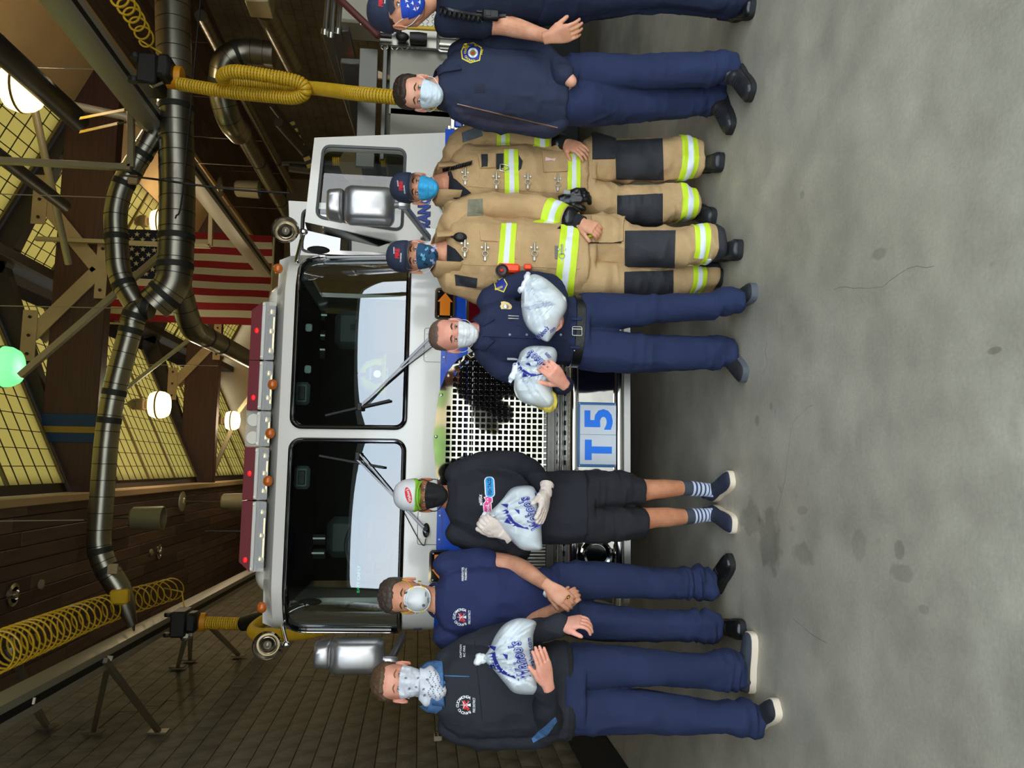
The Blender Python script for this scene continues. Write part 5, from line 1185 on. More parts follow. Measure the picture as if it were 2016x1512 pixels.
def hit(trees, x, y, off=.003):
    d = Vector(ray(x, y)).normalized(); best = None
    for t in trees:
        h = t.ray_cast(Vector(CC), d, 12)
        if h[0] is not None and (best is None or h[3] < best[0]): best = (h[3], h[0])
    return None if best is None else best[1]-d*off
def hitf(trees, x, y, off=.003, Y=3.8):
    p = hit(trees, x, y, off)
    k = 0
    while p is None and k < 40:
        k += 1; p = hit(trees, x+random.uniform(-k, k), y+random.uniform(-k, k), off)
    return p if p is not None else aY(x, y, Y)
def decal(name, V2, F, c, rot, trees, m, parent, off=.003, label=None):
    """flat print (a right, b up, in pixels of the upright picture) laid on the surface behind photo point c"""
    cr, sr = math.cos(math.radians(rot)), math.sin(math.radians(rot)); P = []; last = None; ok = []
    for a, b in V2:
        u, v = a*cr-b*sr, a*sr+b*cr; h = hit(trees, c[0]-v, c[1]-u, off); P.append(h)
    ds = [((Vector(p)-Vector(CC)).length) for p in P if p is not None]
    if not ds: return None
    md = sorted(ds)[len(ds)//2]
    for i, (a, b) in enumerate(V2):
        if P[i] is None or abs((P[i]-Vector(CC)).length-md) > .07:
            u, v = a*cr-b*sr, a*sr+b*cr; P[i] = Vector(CC)+Vector(ray(c[0]-v, c[1]-u)).normalized()*md
    g = G(); g.add(P, F); return g.obj(name, m, parent, None, label)
def dtext(body, c, wd, ht, trees, m, parent, rot=0, bold=.02, shear=0.0, off=.003, name='lettering', res=2):
    V, F, W_, H_ = text_mesh(body, 1.0, bold, shear, 1.0, res); return decal(name, [(x*wd/W_, y*ht/H_) for x, y in V], F, c, rot, trees, m, parent, off)
def dpoly(poly, c, trees, m, parent, rot=0, off=.002, name='print'):
    v, T = fill2d(poly, (), max(1.5, (max(p[0] for p in poly)-min(p[0] for p in poly))/6)); return decal(name, v, T, c, rot, trees, m, parent, off)
def disc(r, n=18, sx=1.0): return [(r*sx*math.cos(2*PI*k/n), r*math.sin(2*PI*k/n)) for k in range(n)]
def arc_text(body, c, R, a0, a1, ht, trees, m, parent, off=.003, name='lettering', flip=False):
    """letters set round an arc of radius R px, from angle a0 to a1 (degrees, upright)"""
    n = len(body)
    for i, ch in enumerate(body):
        if ch == ' ': continue
        a = math.radians(a0+(a1-a0)*(i+.5)/n); V, F, W_, H_ = text_mesh(ch, 1.0, .03); k = ht/.75
        rot = math.degrees(a)-90 if not flip else math.degrees(a)+90
        u, v = R*math.cos(a), R*math.sin(a); decal(name, [(x*k, y*k) for x, y in V], F, (c[0]-v, c[1]-u), rot, trees, m, parent, off)
# skins and hair
def skin_mat(name, c, r2): return mat(name, c, .48, var=.10, vs=18, c2=r2, spec=.35, bump=.08, bs=160)
eyew, irisb, pup = mat('eye_white', (228, 222, 214), .15, coat=.6), mat('iris_brown', (70, 46, 30), .15, coat=.6), mat('pupil', (6, 6, 6), .1, coat=.6)
irisg = mat('iris_grey', (92, 108, 112), .15, coat=.6)
def eyes(h, o, sk, browm, iris=irisb, op=(.40, -.40), squint=1.0, browz=.0200):
    for s_ in (-1, 1):
        c = h.p(s_*.0315, .0722, 0.0); r = .0124*h.s; R = h.R
        g = G(); n = 24; prof = [(0, 1), (.20, .98), (.24, .97), (.46, .888), (.50, .866), (.8, .6), (1, 0), (.8, -.6), (0, -1)]; k = [2, 2, 1, 1, 0, 0, 0, 0]; ax = R @ Vector((0, -1, 0))
        g.lathe([(a*r, b*r) for a, b in prof], c, ax, n); g.m = [([2]*n, [2]*n, [1]*n, [1]*n, [0]*n, [0]*n, [0]*n, [0]*n)[i//n][0] if i//n < 8 else 0 for i in range(len(g.f))]
        g.obj('eye', [eyew, iris, pup], o, 80)
        for up in (1, -1):
            rows = []; N = 14
            lo = (math.asin(.58*squint) if up > 0 else math.asin(.52*squint))
            for j in range(6):
                t = lo+(1.5-lo)*j/5; row = []
                for i in range(N+1):
                    az = -1.25+2.5*i/N; el = t*up if j else up*(lo*(math.cos(az*1.22)**.8 if abs(az*1.22) < PI/2 else 0)+.02)
                    rr_ = r*1.06; row.append(c+R @ Vector((rr_*math.sin(az)*math.cos(el), -rr_*math.cos(az)*math.cos(el), rr_*math.sin(el))))
                rows.append(row)
            V = [p for row in rows for p in row]; G().add(V, [(j*(N+1)+i, j*(N+1)+i+1, (j+1)*(N+1)+i+1, (j+1)*(N+1)+i) for j in range(5) for i in range(N)]).obj('eyelid', sk, o, 80)
            if up > 0: G().tube([c+(p-c)*1.03 for p in rows[0][1:-1]], .0015*h.s, 5).obj('eyelash', browm, o)
        P = [];
        for i in range(7):
            x = .014+.036*i/6; x_, f_ = head_xyf(np.array([browz]), np.array([math.asin(min(.95, (x/.0745)))])); P.append(h.p(s_*x, float(f_[0])+.0045, browz+.0065*math.sin(PI*min(1, i/5.2))-.0015*i/6))
        G().tube(P, [.003*h.s, .0046*h.s, .0052*h.s, .0052*h.s, .0046*h.s, .0036*h.s, .0018*h.s], 8, flat=.7).obj('eyebrow', browm, o)
def hair(h, o, m, thick=.010, line=.062, side=.02, lab=None, sd=1, spike=.0, fade=1.0):
    """scalp shell: sinks into the skull in front of the hairline"""
    V, F = head_grid(90, 70); X, Fr, Z = V.T; ang = np.arctan2(np.abs(X), Fr)
    hl = np.where(ang < .85, line, np.where(ang < 1.30, line-(ang-.85)/.45*(line-side), np.where(ang < 1.80, side-(ang-1.30)/.5*(.015), np.maximum(-.085, side-.015-(ang-1.80)/.35*.075))))
    msk = np.clip((Z-hl)/.010+.5+.5*vnoise(V*np.array((110., 110, 60)), sd), 0, 1); msk = msk*msk*(3-2*msk)
    th = thick*(np.where(Z > .06, 1.0, .55*fade+.45*np.clip(Z/.06, 0, 1)))
    n = vnoise(V*np.array((260., 260, 90.)), sd+3)*.0016+vnoise(V*120, sd+5)*.0022; sp = spike*np.clip((Z-.07)/.04, 0, 1)*(ridge(V*np.array((130., 130, 130)), sd+9))
    C = np.array((0, -.006, .02)); D = V-C; D /= np.linalg.norm(D, axis=1)[:, None]
    V2 = V+D*((th+n*np.minimum(1, thick/.006)+sp)*msk-.007*(1-msk))[:, None]
    g = G().add(h.P(V2), F); return g.obj('hair', m, o, 80, lab)
def cap(h, o, m, brim_m, lab, zb=.045, hgt=.022, brim=True, panel=None, tiltb=0.0):
    V, F = head_grid(72, 60); X, Fr, Z = V.T; a = np.arctan2(X, Fr); msk = np.clip((Z-(zb-.012*np.cos(a)*-1-.012))/.004+.5, 0, 1)
    C = np.array((0, -.008, .02)); D = V-C; D /= np.linalg.norm(D, axis=1)[:, None]; up = np.clip((Z-.03)/.08, 0, 1)
    V2 = V+D*(.009*msk-.009*(1-msk))[:, None]; V2[:, 2] += hgt*up*msk; V2[:, 1] += .006*np.clip(np.cos(a), 0, 1)*up*msk
    G_ = G().add(h.P(V2), F); c = G_.obj('cap', m, o, 80, lab)
    if brim:
        rows = []; N = 20; nr = 6
        for j in range(nr+1):
            row = []
            for i in range(N+1):
                t = (i/N-.5)*2*1.12; x, f = head_xyf(np.array([zb]), np.array([t])); e = j/nr; L = .062*math.cos(t*.80)**.6
                row.append((float(x[0])*(1.06+.02*e), float(f[0])+.004+L*e, zb+.007-.012*(t*t)-.011*e-.012*e*(t/1.1)**2))
            rows.append(row)
        V = h.P([p for r_ in rows for p in r_]); V += h.P([(p[0], p[1], p[2]-.004) for r_ in rows for p in r_]); n = (nr+1)*(N+1)
        Fc = [(j*(N+1)+i, j*(N+1)+i+1, (j+1)*(N+1)+i+1, (j+1)*(N+1)+i) for j in range(nr) for i in range(N)]; Fc += [tuple(q+n for q in f[::-1]) for f in Fc]
        Fc += [(nr*(N+1)+i+1, nr*(N+1)+i, n+nr*(N+1)+i, n+nr*(N+1)+i+1) for i in range(N)]
        G().add(V, Fc).obj('brim', brim_m, c, 50)
    return c
def mask(h, o, m, lab, top=-.004, bot=-.118, wid=1.12, puff=.012, pleat=0.0, nose=.020, name='face_mask', sd=0, wr=.0012, drape=0.0, taper=0.0):
    N, Mv = 44, 40; V = []; 
    for j in range(Mv+1):
        v = j/Mv; z0 = top+.004+(bot-.005-top)*v
        for i in range(N+1):
            u = (i/N-.5)*2; a = u*min(1.5, wid*1.13)*(1-taper*abs(v-.45)); z = z0+(-.010*(1-v))*abs(u)**1.5*1.6+(.012*v)*abs(u)**2
            zz = max(-.112, z); x, f = head_xyf(np.array([zz]), np.array([a])); x, f = float(x[0]), float(f[0])
            n_ = nose*math.exp(-(x/.020)**2)*math.exp(-((z+.040)/.040)**2)+.010*math.exp(-(x/.016)**2)*math.exp(-((z+.012)/.02)**2); b = puff*(math.cos(u*PI/2)**.5)*math.sin(PI*min(1, .12+.88*v))**.5 if abs(u) < 1 else 0
            if z < -.112: f -= (-.112-z)*1.3*(1-drape); 
            o_ = .0035+b+n_
            if pleat: o_ += pleat*(((v*4) % 1.0)-.5)*(1-u*u)
            V.append([x+math.sin(a)*o_*.7, f+math.cos(a)*o_, z])
    A = np.array(V); A[:, 1] += vnoise(A*np.array((60., 60, 90)), sd)*wr*1.4+ridge(A*np.array((38., 38, 55)), sd+2)*wr
    F = [(j*(N+1)+i, j*(N+1)+i+1, (j+1)*(N+1)+i+1, (j+1)*(N+1)+i) for j in range(Mv) for i in range(N)]
    B = A.copy(); B[:, 1] -= .002; n = len(A); F2 = [tuple(q+n for q in f[::-1]) for f in F]
    ed = [i for i in range(N+1)]+[j*(N+1)+N for j in range(1, Mv+1)]+[Mv*(N+1)+N-i for i in range(1, N+1)]+[(Mv-j)*(N+1) for j in range(1, Mv)]
    F2 += [(ed[k], ed[(k+1) % len(ed)], n+ed[(k+1) % len(ed)], n+ed[k]) for k in range(len(ed))]
    g = G().add(h.P(np.vstack([A, B])), F+F2); q = g.obj(name, m, o, 60, lab)
    corner = lambda s_, v: A[int(v*Mv)*(N+1)+(N if s_ > 0 else 0)]
    return q, corner
def loops(h, q, corner, m, r=.0014):
    for s_ in (-1, 1):
        for v, ez in ((.06, .018), (.9, -.034)):
            c = corner(s_, v); G().tube(bez([h.p(*c), h.p(s_*.079, .018, (c[2]+ez)/2), h.p(s_*.0825, -.008, ez)], 6), r*h.s, 6).obj('ear_loop', m, q)
def person(label, sk, head, neck, build, voxel=.0038):
    """continuous skin body: head, ears, neck, trunk, limbs and hands grown into one surface"""
    g = G(); V, F = head_grid(); g.add(head.P(V), F)
    for s_ in (-1, 1):
        R = head.R @ Matrix.Rotation(math.radians(s_*16), 3, 'Z'); c = head.p(s_*.0785, -.012, -.010)
        rim = [c+R @ Vector((s_*.004+s_*.006*abs(math.sin(a))*0, -.016*math.cos(a), .031*math.sin(a)-.004*math.cos(a))) for a in [PI*2*k/18 for k in range(18)]]
        g.tube(rim, .0046*head.s, 8, closed=True); g.ball(c-R @ Vector((s_*.002, 0, 0)), (.0055*head.s, .015*head.s, .028*head.s), 12, 8, R); g.ball(c+R @ Vector((0, -.003, -.026)), (.006*head.s, .009*head.s, .010*head.s), 10, 6, R)
    nb = aY(*neck[:3]); a = head.p(0, -.012, -.055); d = nb-a
    g.tube([head.p(0, -.012, -.03), a, a+d*.5, nb, nb+Vector((0, 0, -.06))], [.055*head.s, .057*head.s, .058, .064, .085], 22)
    build(g); me = remesh(g, voxel, 2, .42); V, N = getv(me)
    o = finish(me, 'person', sk, None); tag(o, label, 'person'); return o
def band_planes(z0, z1, extra=()): return [(Vector((0, 0, z0)), Vector((0, 0, 1))), (Vector((0, 0, z1)), Vector((0, 0, -1)))]+list(extra)
def xlim(x0, x1): return [(Vector((x0, 0, 0)), Vector((1, 0, 0))), (Vector((x1, 0, 0)), Vector((-1, 0, 0)))]
def axis_band(p, q, t0, t1):
    """slab across a limb from p to q (world), between fractions"""
    d = q-p; n = d.normalized(); return [(p+d*t0, n), (p+d*t1, -n)]
# ---------------------------------------------------------------- shared cloths
sk1 = skin_mat('skin_fair', (236, 178, 150), (222, 156, 130)); sk2 = skin_mat('skin_pink', (238, 172, 148), (226, 150, 128)); sk3 = skin_mat('skin_tan', (206, 142, 106), (188, 122, 88)); sk4 = skin_mat('skin_warm', (228, 166, 134), (210, 144, 112))
def cloth(name, c, var=.08, b=.25, bs=220): return mat(name, c, .85, var=var, vs=7, bump=b, bs=bs, sheen=.0, spec=.25)
navy = cloth('navy_trouser', (40, 49, 80)); charcoal = cloth('charcoal_fleece', (46, 48, 55)); tee = cloth('navy_tee', (44, 52, 92)); jet = cloth('black_knit', (42, 43, 49)); jetS = cloth('black_short', (40, 40, 43))
navyS = cloth('navy_shirt', (42, 48, 74)); navyJ = cloth('navy_jacket', (46, 52, 74)); tan_ = mat('turnout_tan', (192, 158, 114), .85, var=.10, vs=9, bump=.35, bs=150, spec=.25); dkpad = mat('knee_pad_black', (38, 39, 44), .7, var=.12, vs=9, bump=.3, bs=120)
lime = mat('lime_trim', (206, 232, 40), .6, emit=(206, 232, 40), es=.0); silver = mat('silver_tape', (226, 230, 236), .45); cuffk = mat('knit_black', (28, 28, 31), .9, bump=.3, bs=200)
denim = mat('denim_blue', (72, 112, 160), .85, var=.25, vs=40, bump=.3, bs=200); wht = mat('print_white', (238, 238, 240), .7); bootb = mat('boot_black', (22, 22, 24), .28, bump=.1, bs=60); sol = mat('sole_black', (24, 24, 25), .7)
cream_s = mat('sole_cream', (232, 214, 190), .7); greyshoe = mat('shoe_grey', (58, 62, 72), .8, bump=.4, bs=200); capn = mat('cap_navy', (44, 52, 76), .8, bump=.2, bs=200); brimm = mat('cap_brim', (70, 74, 90), .7)
hb = mat('hair_dark_brown', (52, 38, 30), .6, var=.35, vs=60, stretch=(3, 3, 1)); hg_ = mat('hair_brown_grey', (74, 62, 54), .6, var=.35, vs=60, stretch=(3, 3, 1)); hbz = mat('hair_buzz', (112, 90, 78), .7, var=.3, vs=160); hl = mat('hair_light_brown', (96, 72, 52), .6, var=.35, vs=60, stretch=(3, 3, 1)); brow = mat('brow_brown', (66, 46, 36), .8); browd = mat('brow_dark', (36, 28, 26), .8)
leather = mat('belt_leather', (18, 18, 19), .3, bump=.15, bs=80); brass = mat('badge_gold', (226, 200, 150), .25, 1.0); redp = mat('print_red', (214, 40, 30), .6); goldp = mat('print_gold', (232, 214, 60), .6); bluep = mat('patch_blue', (30, 44, 140), .6)
def trouser_noise(me, seed, hems, knee=.52):
    t = [((15, 15, 4), .006, seed, None), ((10, 10, 17), .0065, seed+1, (knee, .13)), ((6, 6, 11), .009, seed+2, (.93, .12)), ((34, 34, 20), .0014, seed+6, None)]
    for z in hems: t += [((7, 7, 26), .0115, seed+3, (z, .10)), ((16, 16, 34), .004, seed+4, (z, .12))]
    return wrinkle(me, t)
def shirt_noise(me, seed, a=1.0):
    return wrinkle(me, [((7, 7, 9), .007*a, seed, None), ((16, 16, 12), .0045*a, seed+1, None), ((4, 4, 16), .007*a, seed+2, (1.0, .10)), ((34, 34, 30), .0012*a, seed+5, None)])
def emblem(c, tr, o, s=1.0, cols=None):
    """round antique-engine print with ring lettering"""
    arc_text('RANCHO CUCAMONGA', c, 15*s, 215, -35, 5.2*s, tr, wht, o); dtext('FIRE DISTRICT', (c[0]+15*s, c[1]), 27*s, 4.6*s, tr, wht, o)
    for (a, b, r, m_) in ((-2, 1, 4.2, redp), (4, 3, 3.0, redp), (-7, -4, 2.4, redp), (6, -4, 1.6, redp)): dpoly([(a*s+u, b*s+v) for u, v in disc(r*s, 10, 1.5)], c, tr, m_, o)
    for p in ([(-8, -8), (0, 2), (1, 1)], [(8, -9), (0, 2), (-1, 1)], [(-9, 6), (0, 1), (0, 3)], [(9, 8), (1, 1), (0, 3)], [(0, 11), (-1, 2), (1, 2)]): dpoly([(a*s, b*s) for a, b in p], c, tr, wht, o)
    dpoly([(-3*s, -9*s), (3*s, -9*s), (1*s, -2*s), (-1*s, -2*s)], c, tr, wht, o)
def reach(g, pts, grow=0.0): chain(g, pts, grow)
def stripe_band(gm, planes, nm='reflective_stripe', o1=.004):
    """lime-silver-lime tape"""
    return gm.patch(nm, lime, planes, o1)
# ================================================================ A: white bandana, far left
def person_a():
    Y = 3.68; H = Head(786.3, 1341.5, 3.60, 1.0, 16, 3, 0)
    armL = [(884, 1300, 3.70, .062), (930, 1276, 3.74, .066), (1000, 1252, 3.68, .060), (1060, 1240, 3.58, .052), (1100, 1231, 3.53, .043)]
    armR = [(893, 1428, 3.70, .066), (950, 1443, 3.72, .070), (1040, 1444, 3.70, .064), (1078, 1428, 3.62, .060), (1075, 1388, 3.44, .054), (1072, 1352, 3.33, .042)]
    tor = [(858, 1318, 1392, Y, .075), (868, 1298, 1412, Y, .095), (886, 1280, 1434, Y, .115), (910, 1272, 1448, Y, .128), (960, 1272, 1448, Y, .138), (1020, 1276, 1446, Y, .138), (1070, 1270, 1446, Y, .136), (1100, 1264, 1448, Y, .136), (1118, 1266, 1450, Y, .134)]
    legL = [(1130, 1268, 1360, Y, .105), (1190, 1272, 1352, Y, .092), (1250, 1276, 1347, 3.70, .086), (1320, 1285, 1350, 3.72, .080), (1385, 1290, 1352, 3.74, .074), (1422, 1280, 1358, 3.76, .078), (1462, 1294, 1352, 3.78, .075)]
    legR = [(1130, 1350, 1444, Y, .105), (1190, 1352, 1442, Y, .092), (1250, 1358, 1442, 3.68, .088), (1366, 1376, 1444, 3.67, .080), (1430, 1384, 1440, 3.66, .074), (1468, 1380, 1446, 3.66, .080), (1494, 1390, 1446, 3.66, .076)]
    def build(g):
        loft(g, [(r[0], r[1]+14, r[2]-14, r[3], r[4]*.7) for r in tor]); chain(g, [(p[0], p[1], p[2], .035) for p in armL]); chain(g, [(p[0], p[1], p[2], .035) for p in armR])
        for L in (legL, legR): chain(g, [(r[0], (r[1]+r[2])/2, r[3], .04) for r in L[:-2]])
        w = aY(1104, 1230, 3.52); hand(g, w, aY(1140, 1224, 3.48), (.85, -.5, .1), 'L', (.45, .7, .5), .03, (.5, .5), 1.0)
        w = aY(1078, 1346, 3.29); hand(g, w, aY(1064, 1284, 3.26), (-.1, -.80, -.6), 'R', (.08, .10, .08), .02, (.35, .1), .98)
    o = person('person in white paisley bandana and charcoal job shirt holding a bag at the far left', sk2, H, (862, 1352, Y), build)
    eyes(H, o, sk2, mat('brow_light', (150, 112, 86), .8), irisg, squint=.9); hair(H, o, hl, .011, .070, .035, None, 2, .004)
    g = G(); loft(g, tor); chain(g, armL); chain(g, armR); gm = Cloth(shirt_noise(remesh(g, .007, 4), 11), 'job_shirt', charcoal, o); tr = [gm.tree()]
    g = G(); loft(g, [(1104, 1272, 1444, Y, .125), (1140, 1270, 1446, Y, .125)]); loft(g, legL); loft(g, legR); Cloth(trouser_noise(remesh(g, .0075, 4), 21, (.13,)), 'trousers', navy, o)
    # denim collar, hem, cuffs, elbow patch
    g = G(); nb = aY(858, 1352, Y)
    for s_ in (-1, 1):
        V = []; 
        for i in range(9):
            a = (-.25+1.1*i/8)*PI*.62*s_; c_ = Vector((math.sin(a), -math.cos(a), 0)); p = nb+Vector((c_.x*.082, c_.y*.085, .0)); dn = .048*(1-i/8*.25) if i else .06
            V += [p+Vector((0, 0, .030+.006*i)), p+Vector((c_.x*.024, c_.y*.028, .012+.004*i)), p+Vector((c_.x*.036, c_.y*.042, -dn*.62)), p+Vector((c_.x*.028, c_.y*.034, -dn*.62-.005))]
        g.add(V, [(i*4+k, i*4+k+1, i*4+5+k, i*4+4+k) for i in range(8) for k in range(3)])
    me = g.mesh('collar', denim, 60); solid(me, .004); link('collar', me, o, 'frayed blue denim collar')
    gm.patch('hem_rib', cuffk, band_planes(aY(1118, 1350, Y).z-.03, aY(1110, 1350, Y).z), .003)
    gm.pxpoly('elbow_patch', denim, [(1046, 1452), (1060, 1440), (1092, 1408), (1096, 1420), (1078, 1446), (1050, 1462)], .003)
    emblem((917, 1388), tr, o, 1.08); dtext('CAPTAIN', (907, 1282), 26, 4, tr, wht, o); dtext('RC FIRE', (914, 1282), 22, 4, tr, wht, o)
    G().tube([p for p in [hit(tr, 934+ i*1.2, 1262+i*12, .001) for i in range(14)] if p], .0016, 5).obj('yoke_seam', mat('seam_dark', (28, 29, 33), .9), o); G().tube([p for p in [hit(tr, 864+i*6, 1330+i*.2, .001) for i in range(11)] if p], .003, 5).obj('placket', denim, o)
    # bandana over nose and chin, draping to the chest
    bm_ = mat('bandana_white', (226, 228, 238), .85, bump=.2, bs=160); q, co = mask(H, o, bm_, 'white bandana with grey paisley print', -.002, -.165, 1.42, .006, 0, .020, 'bandana', 4, .0035, .35, .1)
    g = G(); V = []; nn = 22; mm = 14
    for j in range(mm+1):
        v = j/mm
        for i in range(nn+1):
            u = (i/nn-.5)*2; a = u*1.25; rr_ = .088+.016*math.sin(v*PI)+.006*math.sin(u*9+v*3)+.007*math.sin(v*11+u*2); p = H.p(0, 0, 0)*0+nb+Vector((math.sin(a)*rr_*(.82+.1*v)+.016, -math.cos(a)*rr_*1.18-.028*(1-abs(u))*v, .075-.118*v*(1-.25*abs(u))))
            V.append(p)
    g.add(V, [(j*(nn+1)+i, j*(nn+1)+i+1, (j+1)*(nn+1)+i+1, (j+1)*(nn+1)+i) for j in range(mm) for i in range(nn)]); me = g.mesh('bandana_folds', bm_, 70); solid(me, .003); bf = link('bandana_folds', me, q)
    bt = []
    for ob in (q, bf):
        V = [tuple(v.co) for v in ob.data.vertices]; bt.append(BVHTree.FromPolygons(V, [tuple(p.vertices) for p in ob.data.polygons]))
    gp = mat('paisley_grey', (140, 142, 152), .85); gd = mat('paisley_dark', (96, 98, 108), .85)
    for (x, y, r) in ((799, 1335, 30), (823, 1335, 60), (841, 1338, 20), (806, 1356, 70), (819, 1353, 20), (834, 1357, 60), (804, 1374, 10), (822, 1370, 40), (836, 1369, 80), (851, 1352, 20)):
        dpoly([(0, 3.4), (2.2, 2), (2.4, -1), (0.4, -3), (-2, -2.2), (-2.2, .6), (-.6, 1.6)], (x, y), bt, gp, q, r); dpoly(disc(1.1, 8), (x, y), bt, gd, q, r)
    for i in range(16):
        for j in range(4):
            x, y = 846+j*9+3*math.sin(i), 1322+i*3.8-j*2.5; dpoly([(0, 1.9), (1.5, 0), (0, -1.9), (-1.5, 0)] if (i+j) % 2 else disc(1.2, 8), (x, y), bt, gp if (i+j) % 3 else gd, bf, i*30)
    foot(G(), aZ(1486, 1246, 0), aZ(1482, 1362, 0), 'sneaker', cream_s, greyshoe, o, 'sneaker', .075, .046, (.10, .042)); foot(G(), aZ(1538, 1392, 0), aZ(1500, 1436, 0)+Vector((.02, .03, 0)), 'sneaker', cream_s, mat('shoe_black_mesh', (34, 36, 42), .8, bump=.4, bs=200), o, 'sneaker', .08, .050, (.10, .042))
    return o
# ================================================================ B: N95, navy tee, clasped hands
def person_b():
    Y = 3.98; H = Head(799.2, 1180, 3.86, 1.0, -2, 1, 0)
    armL = [(882, 1112, 3.98, .066), (930, 1106, 4.00, .062), (968, 1107, 4.0, .054), (1003, 1110, 3.98, .048), (1030, 1120, 3.92, .045), (1062, 1142, 3.82, .034), (1078, 1152, 3.76, .029)]
    armR = [(882, 1250, 3.98, .066), (940, 1262, 4.0, .062), (985, 1262, 4.0, .054), (1010, 1255, 3.98, .048), (1045, 1228, 3.88, .044), (1084, 1204, 3.78, .032), (1094, 1198, 3.75, .029)]
    tor = [(856, 1156, 1208, Y, .060), (864, 1138, 1226, Y, .085), (876, 1120, 1244, Y, .105), (900, 1110, 1254, Y, .122), (950, 1112, 1252, Y, .132), (1000, 1118, 1246, Y, .126), (1050, 1120, 1240, Y, .118), (1090, 1118, 1236, Y, .116)]
    legL = [(1096, 1112, 1182, Y, .105), (1140, 1106, 1180, Y, .100), (1190, 1108, 1176, Y, .092), (1250, 1115, 1173, 4.0, .086), (1300, 1121, 1177, 4.02, .080), (1342, 1121, 1174, 4.05, .074), (1378, 1119, 1175, 4.07, .072), (1404, 1130, 1173, 4.08, .064)]
    legR = [(1096, 1170, 1242, Y, .105), (1140, 1178, 1256, Y, .100), (1190, 1190, 1260, Y, .094), (1250, 1200, 1260, 3.97, .086), (1300, 1204, 1260, 3.96, .080), (1342, 1204, 1260, 3.96, .074), (1378, 1203, 1258, 3.96, .072), (1410, 1212, 1254, 3.96, .062)]
    def build(g):
        loft(g, [(r[0], r[1]+14, r[2]-14, r[3], r[4]*.7) for r in tor]); chain(g, [(p[0], p[1], p[2], p[3]*(.7 if i < 2 else 1)) for i, p in enumerate(armL)]); chain(g, [(p[0], p[1], p[2], p[3]*(.7 if i < 2 else 1)) for i, p in enumerate(armR)])
        for L in (legL, legR): chain(g, [(r[0], (r[1]+r[2])/2, r[3], .04) for r in L[:-2]])
        hand(g, aY(1096, 1196, 3.76), aY(1122, 1178, 3.735), (.2, -.9, .25), 'R', (.55, .8, .5), .02, (.4, .5), .96)
        hand(g, aY(1080, 1154, 3.70), aY(1120, 1186, 3.665), (.25, -.9, .25), 'L', (.35, .60, .45), .02, (.45, .5), 1.02)
    o = person('person in navy tee and white cup respirator with hands clasped', sk4, H, (862, 1183, Y), build)
    eyes(H, o, sk4, brow, irisb); hair(H, o, hg_, .013, .064, .030, None, 5, .010)
    g = G(); loft(g, tor); chain(g, armL[:2]+[(958, 1106, 4.0, .062)], .004); chain(g, armR[:2]+[(968, 1263, 4.0, .062)], .004); gm = Cloth(shirt_noise(remesh(g, .007, 4), 31, .9), 't_shirt', tee, o); tr = [gm.tree()]
    g = G(); nb = aY(862, 1182, Y); g.tube([nb+Vector((.078*math.sin(a), -.088*math.cos(a)-.005, .012-.045*math.cos(a))) for a in [2*PI*k/36 for k in range(36)]], .008, 8, closed=True); g.obj('collar_rib', tee, o)
    g = G(); loft(g, [(1084, 1118, 1238, Y, .110), (1104, 1110, 1244, Y, .112), (1130, 1108, 1250, Y, .112)]); loft(g, legL); loft(g, legR); Cloth(trouser_noise(remesh(g, .0075, 4), 41, (.14, .22)), 'trousers', navy, o)
    emblem((909, 1215), tr, o, 1.0); dtext('FIREFIGHTER', (911, 1130), 27, 4.4, tr, wht, o); dtext('PARAMEDIC', (917, 1130), 24, 4.4, tr, wht, o)
    # cup respirator
    n95 = mat('respirator_white', (234, 236, 238), .75, bump=.1, bs=120); g = G(); rows = []; c = lambda a, t: (math.sin(a)*(.064+.004*math.cos(a*2))*t, .076+.060*(1-t**2.4)+.016*math.exp(-((math.cos(a)*.066*t-.052)/.03)**2-(math.sin(a)*t*.07/.02)**2), -.058+math.cos(a)*(.062+.004*math.cos(a))*t+.0)
    T = [1.0, .985, .94, .86, .74, .58, .38, .18, .01]; n = 40
    for t in T: rows += [H.p(*c(2*PI*k/n, t)) for k in range(n)]
    g.add(rows, [(i*n+k, i*n+(k+1) % n, (i+1)*n+(k+1) % n, (i+1)*n+k) for i in range(len(T)-1) for k in range(n)]); q = g.obj('respirator', n95, o, 70, 'white cup respirator')
    G().tube([H.p(*c(2*PI*k/n, 1.0)) for k in range(n)], .0030, 8, closed=True).obj('rim', n95, q); G().tube([Vector(H.p(*c(a, .88)))+H.R @ Vector((0, -.002, 0)) for a in [(-.55+1.1*k/10) for k in range(11)]], .0018, 6).obj('nose_clip', silver, q)
    ys = mat('strap_yellow', (240, 214, 50), .6)
    for s_ in (-1, 1):
        for (a, end) in ((1.05, (.080, -.02, .040)), (1.95, (.066, -.03, -.070))):
            p0 = Vector(H.p(*c(s_*a, .97))); G().tube(bez([p0, H.p(s_*.076, .035, end[2]*.5-.02), H.p(s_*end[0], end[1], end[2])], 6), .0028, 6, flat=.5).obj('strap', ys, q); G().ball(p0, (.0065, .005, .008), 10, 6).obj('strap_stud', ys, q)
    bt = [BVHTree.FromPolygons([tuple(v.co) for v in q.data.vertices], [tuple(p.vertices) for p in q.data.polygons])]
    gp = mat('print_grey', (120, 122, 128), .7); dtext('NIOSH', (838, 1170), 9, 3.4, bt, gp, q, 0, .02, 0, .002); dtext('N95', (843, 1182), 10, 4, bt, gp, q, 0, .02, 0, .002); dtext('TC-84A', (848, 1181), 11, 3, bt, gp, q, 0, .02, 0, .002); dpoly(disc(3.2, 12), (834, 1192), bt, gp, q)
    G().lathe([(.011, -.003), (.0122, 0), (.011, .003), (.0095, .003), (.0095, -.003)], aY(1119, 1176, 3.655), aY(1126, 1184, 3.65)-aY(1112, 1170, 3.67), 16).obj('ring', mat('ring_gold', (230, 190, 80), .2, 1.0), o)
